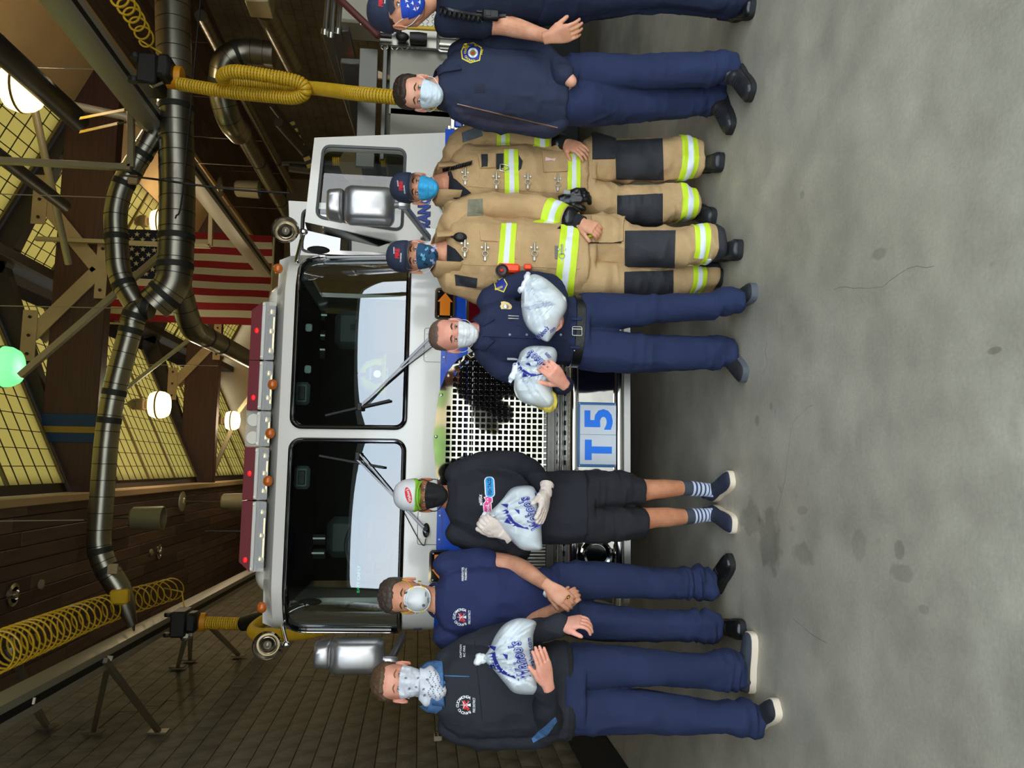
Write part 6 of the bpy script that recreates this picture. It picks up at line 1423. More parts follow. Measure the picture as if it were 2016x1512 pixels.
    G().lathe([(.032, -.008), (.034, 0), (.032, .008)], aY(1080, 1163, 3.72), aY(1090, 1163, 3.70)-aY(1072, 1150, 3.73), 18).obj('watch_band', silver, o)
    foot(G(), aZ(1446, 1100, 0), aZ(1420, 1160, 0)+Vector((-.03, .06, 0)), 'boot', sol, bootb, o, 'boot', .085, .050, (.12, .044)); foot(G(), aZ(1470, 1240, 0), aZ(1430, 1238, 0)+Vector((0, .08, 0)), 'boot', sol, bootb, o, 'boot', .085, .050, (.12, .044))
# ================================================================ C: shop helmet-style cap, black long sleeves, shorts
def person_c():
    Y = 4.02; H = Head(834.5, 975.5, 3.90, 1.0, 1, 0, 0)
    armL = [(902, 934, 4.02, .064), (950, 916, 4.03, .066), (1010, 912, 4.0, .060), (1045, 925, 3.93, .054), (1062, 945, 3.83, .046), (1074, 968, 3.74, .036)]
    armR = [(902, 1050, 4.02, .064), (950, 1070, 4.02, .066), (1005, 1082, 3.98, .060), (1024, 1080, 3.92, .055), (1008, 1066, 3.82, .046), (990, 1052, 3.74, .036)]
    tor = [(880, 952, 1006, Y, .060), (888, 940, 1024, Y, .085), (900, 926, 1044, Y, .108), (930, 918, 1062, Y, .128), (980, 924, 1066, Y, .142), (1040, 928, 1068, Y, .150), (1090, 930, 1068, Y, .152), (1125, 928, 1068, Y, .150), (1146, 928, 1068, Y, .146)]
    legL = [(1152, 928, 1002, Y, .128), (1200, 928, 998, Y, .118), (1235, 934, 994, Y, .110), (1264, 942, 990, Y, .102)]
    legR = [(1152, 994, 1067, Y, .128), (1200, 997, 1064, Y, .118), (1235, 996, 1061, Y, .110), (1268, 999, 1058, Y, .104)]
    shinL = [(1180, 962, Y, .075), (1250, 965, 4.02, .064), (1290, 963, 4.02, .052), (1308, 962, 4.03, .052), (1345, 961, 4.06, .040), (1388, 964, 4.08, .033), (1404, 966, 4.09, .034)]
    shinR = [(1180, 1030, Y, .075), (1250, 1023, 4.02, .064), (1290, 1019, 4.02, .054), (1315, 1018, 4.03, .053), (1350, 1017, 4.06, .041), (1388, 1014, 4.08, .033), (1404, 1013, 4.09, .034)]
    def build(g):
        loft(g, [(r[0], r[1]+14, r[2]-14, r[3], r[4]*.7) for r in tor]); chain(g, [(p[0], p[1], p[2], .032) for p in armL]); chain(g, [(p[0], p[1], p[2], .032) for p in armR]); chain(g, shinL); chain(g, shinR)
        hand(g, aY(1074, 972, 3.72), aY(1068, 1010, 3.66), (-.1, -.6, -.8), 'L', (.10, .15, .1), .04, (.5, .3)); hand(g, aY(986, 1048, 3.72), aY(966, 1036, 3.69), (-.2, -.95, .1), 'R', (.9, 1.0, .7), .02, (.5, .7))
    o = person('person in black long sleeves and shorts with a white and green shop cap', sk3, H, (887, 979, Y), build)
    eyes(H, o, sk3, browd, irisb, squint=.6); hair(H, o, hb, .006, .06, .012, None, 8)
    g = G(); loft(g, tor); chain(g, armL); chain(g, armR); me = shirt_noise(remesh(g, .007, 4), 51, .9); gm = Cloth(me, 'long_sleeve_shirt', jet, o); tr = [gm.tree()]
    g = G(); loft(g, [(1130, 934, 1062, Y, .13), (1160, 930, 1066, Y, .132)]); loft(g, legL); loft(g, legR); Cloth(trouser_noise(remesh(g, .0075, 4), 61, (.62,), .75), 'shorts', jetS, o)
    nb = aY(890, 980, Y); G().tube([nb+Vector((.076*math.sin(a), -.085*math.cos(a)-.004, .004-.050*math.cos(a))) for a in [-1.9+3.8*k/24 for k in range(25)]], .009, 8).obj('collar_trim', mat('collar_cyan', (40, 160, 220), .7), o)
    # gloves
    gl = mat('glove_pale', (232, 214, 202), .45, bump=.15, bs=50)
    for nm, a, b, bk, sd, cu, th in (('glove', aY(1074, 971, 3.72), aY(1068, 1010, 3.66), (-.1, -.6, -.8), 'L', (.10, .15, .1), (.5, .3)), ('glove', aY(986, 1048, 3.72), aY(966, 1036, 3.69), (-.2, -.95, .1), 'R', (.9, 1.0, .7), (.5, .7))):
        g = G(); hand(g, a, b, bk, sd, cu, .04 if sd == 'L' else .02, th, 1.0, .0028); d = nrm(Vector(b)-Vector(a)); g.tube([Vector(a)-d*.055, Vector(a)-d*.02, Vector(a)+d*.01], [.036, .033, .031], 18)
        m_ = wrinkle(remesh(g, .003, 1), [((60, 60, 60), .0012, 7, None)]); finish(m_, nm, gl, o, 'pale disposable glove')
    # cap: white dome, green brim, red oval badge
    cw = mat('cap_white', (232, 232, 236), .5); cg = mat('cap_green', (150, 214, 50), .55); c = cap(H, o, cw, cg, 'white cap with lime green brim and red oval badge', .040, .030, True)
    ct_ = [BVHTree.FromPolygons([tuple(v.co) for v in c.data.vertices], [tuple(p.vertices) for p in c.data.polygons])]
    dpoly(disc(6.2, 24, 2.6), (804, 975), ct_, mat('badge_red', (226, 30, 46), .5), c, 14, .002); dtext("Wahoo's", (804, 975), 26, 6.4, ct_, wht, c, 14, .02, .25, .0035)
    V, F = head_grid(72, 60); X, Fr, Z = V.T; a = np.arctan2(X, Fr); k_ = np.clip(((.058-.016*np.cos(a))-Z)/.004+.5, 0, 1)*np.clip((Z-(.036-.020*np.cos(a)))/.004+.5, 0, 1); C = np.array((0, -.008, .02)); D = V-C; D /= np.linalg.norm(D, axis=1)[:, None]
    G().add(H.P(V+D*(.0115*k_-.012*(1-k_))[:, None]), F).obj('cap_band', cg, c, 80)
    q, co = mask(H, o, mat('mask_black', (26, 26, 29), .8, bump=.2, bs=200), 'black cloth mask', -.008, -.122, 1.22, .009, 0, .026, 'face_mask', 6, .0006); loops(H, q, co, mat('loop_black', (20, 20, 22), .8), .0022)
    # clear glasses
    gg = glass_mat('lens_smoke', (.55, .5, .5), .08); 
    for s_ in (-1, 1): 
        g = G(); g.sheet([(a, b) for a, b in rrect(-.024, -.012, .024, .012, .009, 4)], [tuple(range(20))], lambda a, b: H.p(s_*.032+a, .099-.35*abs(a+s_*.032)**1.5*2, b+.002)); 
        G().tube([H.p(s_*.032+a, .100-.7*abs(a+s_*.032)**1.5, b+.002) for a, b in rrect(-.025, -.012, .025, .012, .009, 4)], .0011, 5, closed=True).obj('glasses_frame', mat('frame_grey', (70, 62, 60), .4), o)
    # chest print: blue word bar, pink word bar, small emblem, logo line
    cy = mat('print_cyan', (40, 164, 232), .6); pk = mat('print_pink', (255, 64, 150), .6); lp = mat('print_light', (246, 240, 246), .6)
    U = lambda x0, x1, y0, y1, r: [(a, b) for a, b in rrect(-(y1-y0)/2, -(x1-x0)/2, (y1-y0)/2, (x1-x0)/2, r)]
    dpoly(U(954, 974, 939, 980, 8), (964, 959), tr, lp, o, 3); dpoly(U(956, 972, 941, 980, 7), (964, 959), tr, cy, o, 3, .0028); dtext('FISH TACO', (964, 958), 32, 8, tr, mat('print_navy', (16, 30, 70), .6), o, 3, .03, 0, .004)
    dpoly(U(952, 969, 988, 1022, 5), (960, 1005), tr, lp, o, 3); dpoly(U(954, 967, 990, 1022, 4), (960, 1005), tr, pk, o, 3, .0028); dtext('ooL', (960, 1000), 18, 8, tr, wht, o, 3, .03, 0, .004)
    dpoly([(-9, 0), (-5, 8), (0, 5), (6, 9), (9, 1), (5, -9), (-4, -9)], (961, 985), tr, lp, o); dpoly([(-7, 0), (-4, 6), (0, 3), (5, 7), (7, 1), (4, -7), (-3, -7)], (961, 985), tr, pk, o, 0, .003)
    for u in (-2.5, 2.5): dpoly(disc(1.6, 8), (960, 985+u), tr, lp, o, 0, .004)
    dtext('MOTO-X', (947, 984), 22, 5.5, tr, lp, o, 3, .05, .2); dtext('LAS VEGAS', (943.5, 984), 12, 1.6, tr, lp, o, 3)
    # striped socks
    sd_ = mat('sock_dark', (66, 70, 80), .85); sw_ = mat('sock_pale', (204, 212, 236), .85)
    for L, nm in ((shinL, 'L'), (shinR, 'R')):
        g = G(); P = bez([aY(p[0], p[1], p[2]) for p in L[3:]], 10); R = np.interp(np.linspace(0, 1, len(P)), np.linspace(0, 1, len(L)-3), [p[3]+.003 for p in L[3:]])
        k0 = int(len(P)*.30); so = G().tube(P[k0:], list(R[k0:]), 20).obj('sock', sd_, o, 60)
        m_ = len(P); seg = [(.44, .47), (.50, .53), (.56, .60), (.63, .68), (.71, .78), (.81, 1.0)]
        for a, b in seg:
            A = [P[0].lerp(P[0], 0)]; ii = [a+(b-a)*t/4 for t in range(5)]; pts = [P[min(int(i_*(m_-1)), m_-2)].lerp(P[min(int(i_*(m_-1))+1, m_-1)], (i_*(m_-1)) % 1) for i_ in ii]; rs_ = [float(np.interp(i_, np.linspace(0, 1, m_), R))+.0012 for i_ in ii]
            G().tube(pts, rs_, 20).obj('sock_stripe', sw_, so, 60)
    vn = mat('skate_navy', (42, 46, 66), .8, bump=.3, bs=200)
    foot(G(), aZ(1447, 940, 0), aY(1404, 966, 4.09), 'skate', cream_s, vn, o, 'skate_shoe', .07, .050, (.10, .040)); foot(G(), aZ(1452, 1036, 0), aY(1404, 1013, 4.09), 'skate', cream_s, vn, o, 'skate_shoe', .07, .050, (.10, .040))
# ================================================================ D: captain with two bags
def person_d():
    Y = 3.90; H = Head(897.8, 655, 3.80, 1.0, 0, 0, 8)
    armL = [(962, 592, 3.90, .062), (1000, 570, 3.92, .066), (1045, 556, 3.90, .062), (1084, 566, 3.82, .054), (1100, 596, 3.70, .044), (1102, 622, 3.62, .034)]
    armR = [(958, 694, 3.90, .062), (990, 722, 3.92, .066), (1040, 740, 3.90, .062), (1082, 752, 3.82, .055), (1106, 757, 3.66, .044), (1108, 755, 3.51, .036)]
    tor = [(943, 626, 686, Y+.01, .072), (948, 614, 696, Y, .090), (956, 598, 706, Y, .106), (980, 590, 716, Y, .124), (1020, 594, 718, Y, .134), (1070, 596, 718, Y, .134), (1110, 592, 716, Y, .130), (1128, 590, 716, Y, .128)]
    legL = [(1142, 580, 660, Y, .112), (1180, 580, 654, Y, .104), (1230, 582, 645, 3.88, .092), (1290, 582, 634, 3.86, .082), (1350, 580, 630, 3.84, .076), (1400, 578, 626, 3.82, .072), (1436, 570, 616, 3.80, .074), (1458, 577, 614, 3.78, .068)]
    legR = [(1142, 644, 728, Y, .112), (1180, 646, 732, Y, .104), (1230, 656, 732, 3.91, .094), (1290, 661, 730, 3.93, .084), (1350, 664, 727, 3.94, .077), (1400, 667, 723, 3.95, .072), (1442, 668, 720, 3.95, .066)]
    def build(g):
        loft(g, [(r[0], r[1]+14, r[2]-14, r[3], r[4]*.7) for r in tor]); chain(g, [(p[0], p[1], p[2], .032) for p in armL]); chain(g, [(p[0], p[1], p[2], .032) for p in armR])
        for L in (legL, legR): chain(g, [(r[0], (r[1]+r[2])/2, r[3], .04) for r in L[:-2]])
        hand(g, aY(1104, 618, 3.63), aY(1098, 642, 3.50), (.1, -.3, -1), 'L', (.3, .4, .3), .05, (.5, .4)); hand(g, aY(1107, 753, 3.48), aY(1086, 729, 3.42), (-.25, -.9, -.3), 'R', (.55, .75, .5), .06, (.75, .4), .98)
    o = person('person in navy uniform shirt with a gold badge holding two bags', sk2, H, (940, 657, Y), build)
    eyes(H, o, sk2, brow, irisb, squint=.8); hair(H, o, hbz, .0020, .084, .036, None, 12, 0)
    g = G(); loft(g, tor); chain(g, armL); chain(g, armR); gm = Cloth(shirt_noise(remesh(g, .007, 4), 71, .8), 'uniform_shirt', navyS, o); tr = [gm.tree()]
    g = G(); loft(g, [(1112, 588, 718, Y, .122), (1135, 584, 722, Y, .124), (1150, 582, 728, Y, .122)]); loft(g, legL); loft(g, legR); tz = Cloth(trouser_noise(remesh(g, .0075, 4), 81, (.12,)), 'trousers', navy, o)
    nb = aY(940, 657, Y)
    for s_ in (-1, 1):   # collar wings
        V = [nb+Vector((s_*.066, .03, .040)), nb+Vector((s_*.062, -.045, .030)), nb+Vector((s_*.020, -.100, -.020)), nb+Vector((s_*.055, -.128, -.075)), nb+Vector((s_*.100, -.085, -.030)), nb+Vector((s_*.102, .02, .006))]
        g = G().add(V, [(0, 1, 4, 5), (1, 2, 3, 4)]); me = g.mesh('collar_wing', navyS, 60); solid(me, .005); link('collar_wing', me, o)
    G().tube([p for p in [hit(tr, 950+i*8, 661+i*.4, .002) for i in range(22)] if p], .004, 5).obj('placket', navyS, o)
    for x in (1003.5, 1037, 1104, 1070): 
        p = hitf(tr, x, 659, .003); G().lathe([(.0065, 0), (.0055, .003), (0, .003)], p, (0, -1, 0), 12).obj('button', mat('button_pearl', (150, 158, 172), .3), o)
    # badge, bars, plate, pocket flaps, shoulder patch
    c = hitf(tr, 996, 604, .004); sh = [(0, .030), (.012, .024), (.024, .026), (.027, .008), (.022, -.012), (.010, -.026), (0, -.031), (-.010, -.026), (-.022, -.012), (-.027, .008), (-.024, .026), (-.012, .024)]
    bd = G().prism(sh, lambda a, b, t: c+Vector((a, -t+.10*a, b)), 0, .005).obj('badge', brass, o, 30, 'gold shield badge'); G().lathe([(.013, 0), (.011, .004), (0, .006)], c+Vector((0, -.005, 0)), (0, -1, 0), 16).obj('badge_centre', steel, bd)
    for dx in (0, 5): 
        p = hitf(tr, 1011, 622+dx, .004); G().box(p, (.008, .004, .055) if False else (.006, .004, .054), None, .001).obj('service_bar', steel, o)
    p = hitf(tr, 1010, 707, .005); G().box(p, (.012, .005, .060), None, .001).obj('name_bar', mat('name_bar', (150, 150, 158), .3, .6), o)
    for pts in ([(1018, 606), (1016, 640), (1024, 642), (1026, 606)], [(1016, 676), (1018, 706), (1026, 704), (1026, 676)]): gm.pxpoly('pocket_flap', navyS, pts, .004)
    dpoly([(-11, 12), (11, 12), (13, -4), (0, -16), (-13, -4)], (986, 561), tr, goldp, o, -68, .003); dpoly([(-9, 10), (9, 10), (11, -3), (0, -13), (-11, -3)], (986, 561), tr, bluep, o, -68, .005); dtext('RANCHO', (982, 567), 16, 4, tr, goldp, o, -68, .03, 0, .007)
    # belt
    zt = (aY(1122, 650, Y).z+aY(1145, 650, Y).z)/2; P = [(1118, 590, 718), ]
    g = G(); ring = [aY(1133-(y-655)*.062, y, 3.90) for y in (588, 718)]; cx = (ring[0]+ring[1])/2; hw = abs(ring[0].x-ring[1].x)/2+.010; pts = superring(cx, hw, .138, 40, 2.3); V = []
    sl_ = (ring[0].z-ring[1].z)/(ring[0].x-ring[1].x)
    for p in pts: z = cx.z+(p.x-cx.x)*sl_; V += [Vector((p.x, p.y, z-.024)), Vector((p.x, p.y, z+.024)), Vector((cx.x+(p.x-cx.x)*1.02, cx.y+(p.y-cx.y)*1.02, z+.022)), Vector((cx.x+(p.x-cx.x)*1.02, cx.y+(p.y-cx.y)*1.02, z-.022))]
    g.add(V, [(i*4+k, ((i+1) % 40)*4+k, ((i+1) % 40)*4+(k+1) % 4, i*4+(k+1) % 4) for i in range(40) for k in range(4)]); bl = g.obj('belt', leather, o, 50); bt_ = [BVHTree.FromPolygons([tuple(v.co) for v in bl.data.vertices], [tuple(p.vertices) for p in bl.data.polygons])]
    p = hitf(bt_, 1136, 652, .006); G().tube([p+Vector((a, 0, b)) for a, b in rrect(-.022, -.024, .022, .024, .006)], .003, 6, closed=True).bar(p+Vector((0.01, -.002, -.026)), p+Vector((.01, -.002, .026)), .004, .004).obj('buckle', steel, bl)
    for y in (628, 684): 
        p = hitf(bt_, 1134-(y-655)*.06, y, .004); G().box(p, (.014, .006, .056), None, .002).obj('belt_loop', navy, bl)
    for k in range(4):
        p = hitf(bt_, 1131, 672+k*6, .001)
        if p: G().lathe([(.003, 0), (0, .001)], p, (0, -1, 0), 8).obj('belt_hole', steel, bl)
    wl_ = mat('mask_white', (238, 238, 240), .7, bump=.08, bs=140); q, co = mask(H, o, wl_, 'white pleated mask', -.010, -.116, 1.10, .016, .004, .016, 'face_mask', 13, .0016); loops(H, q, co, wl_)
    blk_s = mat('shoe_black_knit', (30, 30, 33), .75, bump=.4, bs=180)
    foot(G(), aZ(1492, 572, 0), aZ(1464, 592, 0)+Vector((.0, .09, 0)), 'sneaker', mat('sole_grey', (88, 90, 96), .7), blk_s, o, 'sneaker', .07, .048, (.10, .040)); foot(G(), aZ(1473, 742, 0), aZ(1450, 704, 0)+Vector((.04, .07, 0)), 'sneaker', MATS['sole_grey'], blk_s, o, 'sneaker', .07, .048, (.10, .040))
# ================================================================ turnout coats
def turnout(o, tor, armL, armR, legL, legR, Y, seed):
    g = G(); loft(g, tor); (x_, a_, b_) = tor[0][:3]; chain(g, [(x_-12, a_+8, Y+.05, .032), (x_+4, a_-12, Y+.03, .055), (armL[0][0], armL[0][1], Y, .066)]); chain(g, [(x_-12, b_-8, Y+.05, .032), (x_+4, b_+10, Y+.03, .055), (armR[0][0], armR[0][1], Y, .066)]); chain(g, armL); chain(g, armR); coat = Cloth(wrinkle(remesh(g, .0075, 4), [((6, 6, 8), .011, seed, None), ((13, 13, 12), .0065, seed+1, None), ((28, 28, 26), .002, seed+2, None)]), 'turnout_coat', tan_, o)
    g = G(); x0 = tor[-1][0]; loft(g, [(x0-14, tor[-1][1]+8, tor[-1][2]-8, Y, .13), (x0+14, tor[-1][1]+4, tor[-1][2]-4, Y, .135)]); loft(g, legL); loft(g, legR)
    z = lambda L: aY(L[-1][0], (L[-1][1]+L[-1][2])/2, L[-1][3]).z
    pant = Cloth(wrinkle(remesh(g, .0075, 4), [((6, 6, 9), .011, seed+4, None), ((13, 13, 16), .0065, seed+5, None), ((6, 6, 22), .008, seed+6, (z(legL)+.10, .12))]), 'turnout_trousers', tan_, o); return coat, pant
def tape3(c, mk, name='reflective_stripe'):
    """mk(f0, f1) gives the cutting planes of a share of the band"""
    a = c.patch(name, lime, mk(0, 1), .0035)
    if a is not None: c.patch('silver_strip', silver, mk(.34, .66), .0052, parent=a)
    return a
def poly_band(c, x0, x1, y0, y1, sl_=0.0, name='reflective_stripe'):
    """band between photo lines x0..x1, from y0 to y1, seen from the front"""
    def mk(a, b): 
        A, B = x0+(x1-x0)*a, x0+(x1-x0)*b; return [(A+sl_*y0*0, y0), (A+sl_*(y1-y0), y1), (B+sl_*(y1-y0), y1), (B, y0)]
    p = c.pxpoly(name, lime, mk(0, 1), .0085)
    if p is not None: c.pxpoly('silver_strip', silver, mk(.33, .67), .0105, parent=p)
    return p
def clasp(tr, x, y, o, sl_=0, par_=None):
    p = hitf(tr, x, y, .006)
    if p is None: return
    ux = Vector((1, 0, 0)); g = G(); g.lathe([(.007, 0), (.006, .006), (0, .007)], p+Vector((.012, 0, .016)), (0, -1, 0), 8).lathe([(.007, 0), (.006, .006), (0, .007)], p+Vector((.012, 0, -.016)), (0, -1, 0), 8)
    g.bar(p+Vector((.040, -.004, 0)), p+Vector((-.014, -.008, 0)), .010, .007, (0, 1, 0), .002); g.tube([p+Vector((-.022+.014*math.cos(a), -.008, .015*math.sin(a))) for a in [2*PI*k/16 for k in range(16)]], .0026, 6, closed=True); g.bar(p+Vector((-.034, -.004, 0)), p+Vector((-.060, -.002, 0)), .014, .005, (0, 1, 0), .002)
    g.obj('clasp', steel, o)
def coat_collar(nb, o, m, s=1.0):
    for s_ in (-1, 1):
        V = []; n = 8
        for i in range(n+1):
            t = i/n; a = s_*(2.9-2.35*t); r = .086+.012*t; c_ = Vector((math.sin(a)*r, -math.cos(a)*r*1.05, 0)); h0, h1 = .050-.035*t, -.050-.075*t; ou = Vector((math.sin(a), -math.cos(a), 0))
            V += [nb+c_+Vector((0, 0, h0)), nb+c_*1.12+ou*.018+Vector((0, 0, h0*.5)), nb+c_+ou*.045+Vector((0, -.012*t, h1))]
        g = G().add(V, [(i*3+k, i*3+k+1, i*3+4+k, i*3+3+k) for i in range(n) for k in range(2)]); me = g.mesh('collar', m, 60); solid(me, .008); link('collar', me, o)
# ================================================================ E: turnout gear, patterned mask
def person_e():
    Y = 4.10; H = Head(817, 501.5, 3.98, 1.0, -8, 0, 0)
    armL = [(896, 438, 4.10, .072), (930, 412, 4.12, .078), (985, 410, 4.13, .072), (1045, 412, 4.12, .072), (1090, 422, 4.06, .066), (1120, 430, 4.0, .060)]
    armR = [(896, 552, 4.10, .072), (940, 572, 4.14, .076), (1000, 590, 4.16, .072), (1060, 596, 4.14, .068), (1110, 594, 4.10, .060)]
    tor = [(880, 464, 540, Y+.02, .085), (890, 440, 556, Y, .112), (915, 424, 570, Y, .142), (970, 432, 574, Y, .155), (1040, 438, 580, Y, .160), (1100, 440, 586, Y, .162), (1146, 442, 588, Y, .165)]
    legL = [(1140, 430, 520, Y, .13), (1180, 424, 520, Y, .125), (1215, 430, 524, Y, .118), (1240, 446, 526, 4.06, .108), (1330, 450, 524, 4.0, .102), (1390, 448, 518, 3.97, .098), (1416, 450, 512, 3.96, .095)]
    legR = [(1140, 516, 588, Y, .13), (1190, 522, 588, Y, .122), (1240, 527, 586, 4.14, .110), (1330, 522, 582, 4.18, .102), (1385, 521, 576, 4.20, .098), (1404, 521, 571, 4.2, .095)]
    def build(g):
        loft(g, [(r[0], r[1]+20, r[2]-20, r[3], r[4]*.6) for r in tor]); chain(g, [(p[0], p[1], p[2], .035) for p in armL]+[(1145, 438, 3.95, .030)]); chain(g, [(p[0], p[1], p[2], .035) for p in armR])
        for L in (legL, legR): chain(g, [(r[0], (r[1]+r[2])/2, r[3], .05) for r in L[:-1]])
        hand(g, aY(1142, 440, 3.95), aY(1166, 448, 3.91), (.35, -.8, .3), 'L', (.75, .85, .5), .04, (.6, .5), 1.0)
    o = person('person in tan turnout gear with a patterned blue mask and orange flashlight', sk4, H, (864, 500, Y), build)
    eyes(H, o, sk4, browd, irisb); hair(H, o, hb, .004, .09, .020, None, 14)
    c = cap(H, o, capn, brimm, 'navy cap with red and white lettering', .044, .026); ct_ = [BVHTree.FromPolygons([tuple(v.co) for v in c.data.vertices], [tuple(p.vertices) for p in c.data.polygons])]
    dtext('FIRE', (782, 499), 20, 9, ct_, mat('cap_red', (214, 30, 44), .6), c, 0, .05, .1, .0025); dtext('RANCHO', (775.5, 493), 13, 2.6, ct_, wht, c, 0, .04, .1, .003); dtext('CUCAMONGA', (789, 507), 18, 2.6, ct_, wht, c, -3, .04, .1, .003)
    q, co = mask(H, o, mat('mask_teal', (40, 84, 120), .8), 'dark blue mask with a pale pattern', -.010, -.120, 1.18, .010, 0, .026, 'face_mask', 21, .0006); loops(H, q, co, wht)
    bt = [BVHTree.FromPolygons([tuple(v.co) for v in q.data.vertices], [tuple(p.vertices) for p in q.data.polygons])]; p1, p2, p3 = mat('mask_sky', (120, 190, 226), .8), mat('mask_lilac', (178, 188, 226), .8), mat('mask_ink', (24, 44, 66), .8)
    for (x, y, m_, r, s_) in ((833, 506, p1, 10, 1.2), (854, 489, p2, -40, 1.2), (843, 478, p1, 80, 1.0), (852, 515, p2, 30, 1.0), (858, 502, p3, 10, 1.0), (838, 520, p3, 60, .8), (846, 496, p3, -30, .8), (862, 489, p2, 5, .7), (840, 490, p1, -60, .7)):
        dpoly([(a*s_, b*s_) for a, b in ((-7, -1), (-4, 3), (0, 1), (3, 4), (7, 2), (3, -1), (5, -4), (0, -2), (-3, -4))], (x, y), bt, m_, q, r)
    coat, pant = turnout(o, tor, armL, armR, legL, legR, Y, 91); nb = aY(862, 501, Y); coat_collar(nb, o, tan_); tr = [coat.tree()]
    coat.pxpoly('inner_tee', mat('tee_black', (26, 28, 36), .85), [(882, 482), (896, 490), (914, 511), (892, 524), (881, 522)], .006)
    poly_band(coat, 986, 1018, 442, 530, -.08, 'chest_stripe'); poly_band(coat, 1104, 1142, 444, 590, -.10, 'hem_stripe')
    a0, a1 = aY(1045, 412, 4.12), aY(1120, 430, 4.0); tape3(coat, lambda a, b: axis_band(a0, a1, .50+.42*a, .50+.42*b)+[(Vector((a0.x-.14, 0, 0)), Vector((1, 0, 0)))] if False else axis_band(a0, a1, .42+.50*a, .42+.50*b)+[(aY(1100, 446, 4.05), Vector((1, 0, .02)))])
    coat.patch('cuff_leather', leather, axis_band(a0, a1, .98, 1.2)+[(aY(1100, 462, 4.05), Vector((1, 0, .0)))], .004); G().tube([aY(1118, 431, 4.0), aY(1136, 436, 3.97), aY(1148, 440, 3.95)], [.048, .042, .038], 18).obj('knit_cuff', cuffk, o)
    coat.pxpoly('shoulder_patch', mat('patch_khaki', (128, 124, 104), .8, var=.15, vs=30), [(921, 394), (920, 426), (951, 424), (950, 392)], .004)
    coat.pxpoly('shoulder_pad', dkpad, [(895, 540), (897, 562), (938, 566), (940, 548)], .004); coat.pxpoly('storm_flap', tan_, [(900, 506), (1140, 516), (1142, 530), (900, 520)], .004); coat.pxpoly('radio_pocket', tan_, [(944, 456), (985, 452), (985, 476), (946, 474)], .007); coat.pxpoly('pocket_flap', tan_, [(980, 470), (1020, 474), (1020, 510), (982, 508)], .004)
    coat.pxpoly('name_tag', mat('tag_grey', (118, 112, 100), .8), [(1092, 484), (1112, 486), (1112, 510), (1092, 510)], .004)
    for (x, y) in ((915, 488), (955, 496), (1052, 496), (1106, 500)): clasp(tr, x, y-4, o)
    # shoulder microphone on its cord
    p = hitf(tr, 906, 467, .02); G().ball(p, (.026, .02, .036), 16, 10).lathe([(.014, 0), (.016, .004), (0, .006)], p+Vector((0, -.018, 0)), (0, -1, 0), 14).obj('shoulder_microphone', mat('mic_black', (16, 16, 17), .5), o); G().tube(bez([p+Vector((0, .01, .03)), hitf(tr, 880, 463, .012), hitf(tr, 868, 462, .012)], 6), .006, 8).obj('microphone_cord', black, o)
    # orange flashlight hanging at the chest
    c = hitf(tr, 990, 528, .030); fl_ = thing('flashlight', 'orange right-angle flashlight clipped on the tan coat', 'flashlight', c); og = mat('torch_orange', (255, 70, 24), .4, coat=.3)
    G().box(c+Vector((0, 0, -.03)), (.046, .044, .115), None, .010).obj('body', og, fl_); G().lathe([(.025, -.01), (.033, .0), (.034, .02), (.029, .022), (.028, .014), (0, .006)], c+Vector((-.018, -.012, .008)), (-.1, -1, 0), 20).obj('head', mat('torch_black', (26, 24, 24), .4), fl_); G().lathe([(.028, .018), (.014, .002), (0, -.004)], c+Vector((-.018, -.012, .008)), (-.1, -1, 0), 18, cap=False).obj('reflector', mat('torch_reflector', (120, 96, 92), .3, .9), fl_); G().ball(c+Vector((-.018, -.024, .008)), (.009, .006, .009), 10, 6).obj('bulb', redp, fl_); G().box(c+Vector((.012, .0, -.13)), (.03, .02, .04), None, .006).obj('strap_tail', og, fl_)
    # trousers: knee pads, stripes, cargo pocket
    zt = lambda x, y, Yv: aY(x, y, Yv).z
    pant.pxpoly('knee_pad', dkpad, [(1231, 455), (1231, 524), (1328, 526), (1330, 455)], .006); pant.pxpoly('knee_pad', dkpad, [(1229, 536), (1229, 590), (1325, 586), (1325, 533)], .006); pant.pxpoly('cargo_pocket', tan_, [(1164, 428), (1166, 478), (1228, 476), (1228, 430)], .016)
    for z0, z1, xs in ((zt(1386, 480, 3.97), zt(1357, 480, 3.98), (aY(1370, 521.5, 4.05).x, 9)), (zt(1377, 550, 4.2), zt(1349, 550, 4.2), (-9, aY(1370, 521.5, 4.05).x))): tape3(pant, lambda a, b: band_planes(z0+(z1-z0)*a, z0+(z1-z0)*b, xlim(min(xs), max(xs))), 'ankle_stripe')
    pant.patch('hem_guard', dkpad, band_planes(0, zt(1402, 480, 3.96), xlim(aY(1400, 521.5, 4.05).x, 9)), .005)
    P = [p for p in [hit([pant.tree()], 1160+i*9, 478-i*.1, .006) for i in range(8)] if p]; G().tube(P, .004, 6).obj('pocket_cord', black, o); G().bar(hitf([pant.tree()], 1158, 466, .02), hitf([pant.tree()], 1172, 460, .02), .012, .006, (0, 1, 0)).obj('lime_tab', lime, o)
    bo = mat('boot_leather', (40, 40, 43), .42, bump=.2, bs=50)
    foot(G(), aZ(1464, 490, 0), aZ(1424, 494, 0)+Vector((0, .12, 0)), 'boot', sol, bo, o, 'fire_boot', .10, .054, (.17, .052)); foot(G(), aZ(1424, 546, 0), aZ(1400, 540, 0)+Vector((0, .12, 0)), 'boot', sol, bo, o, 'fire_boot', .10, .054, (.17, .052))
    for s_ in (-1, 1): 
        p = aZ(1440, 490, .10); 
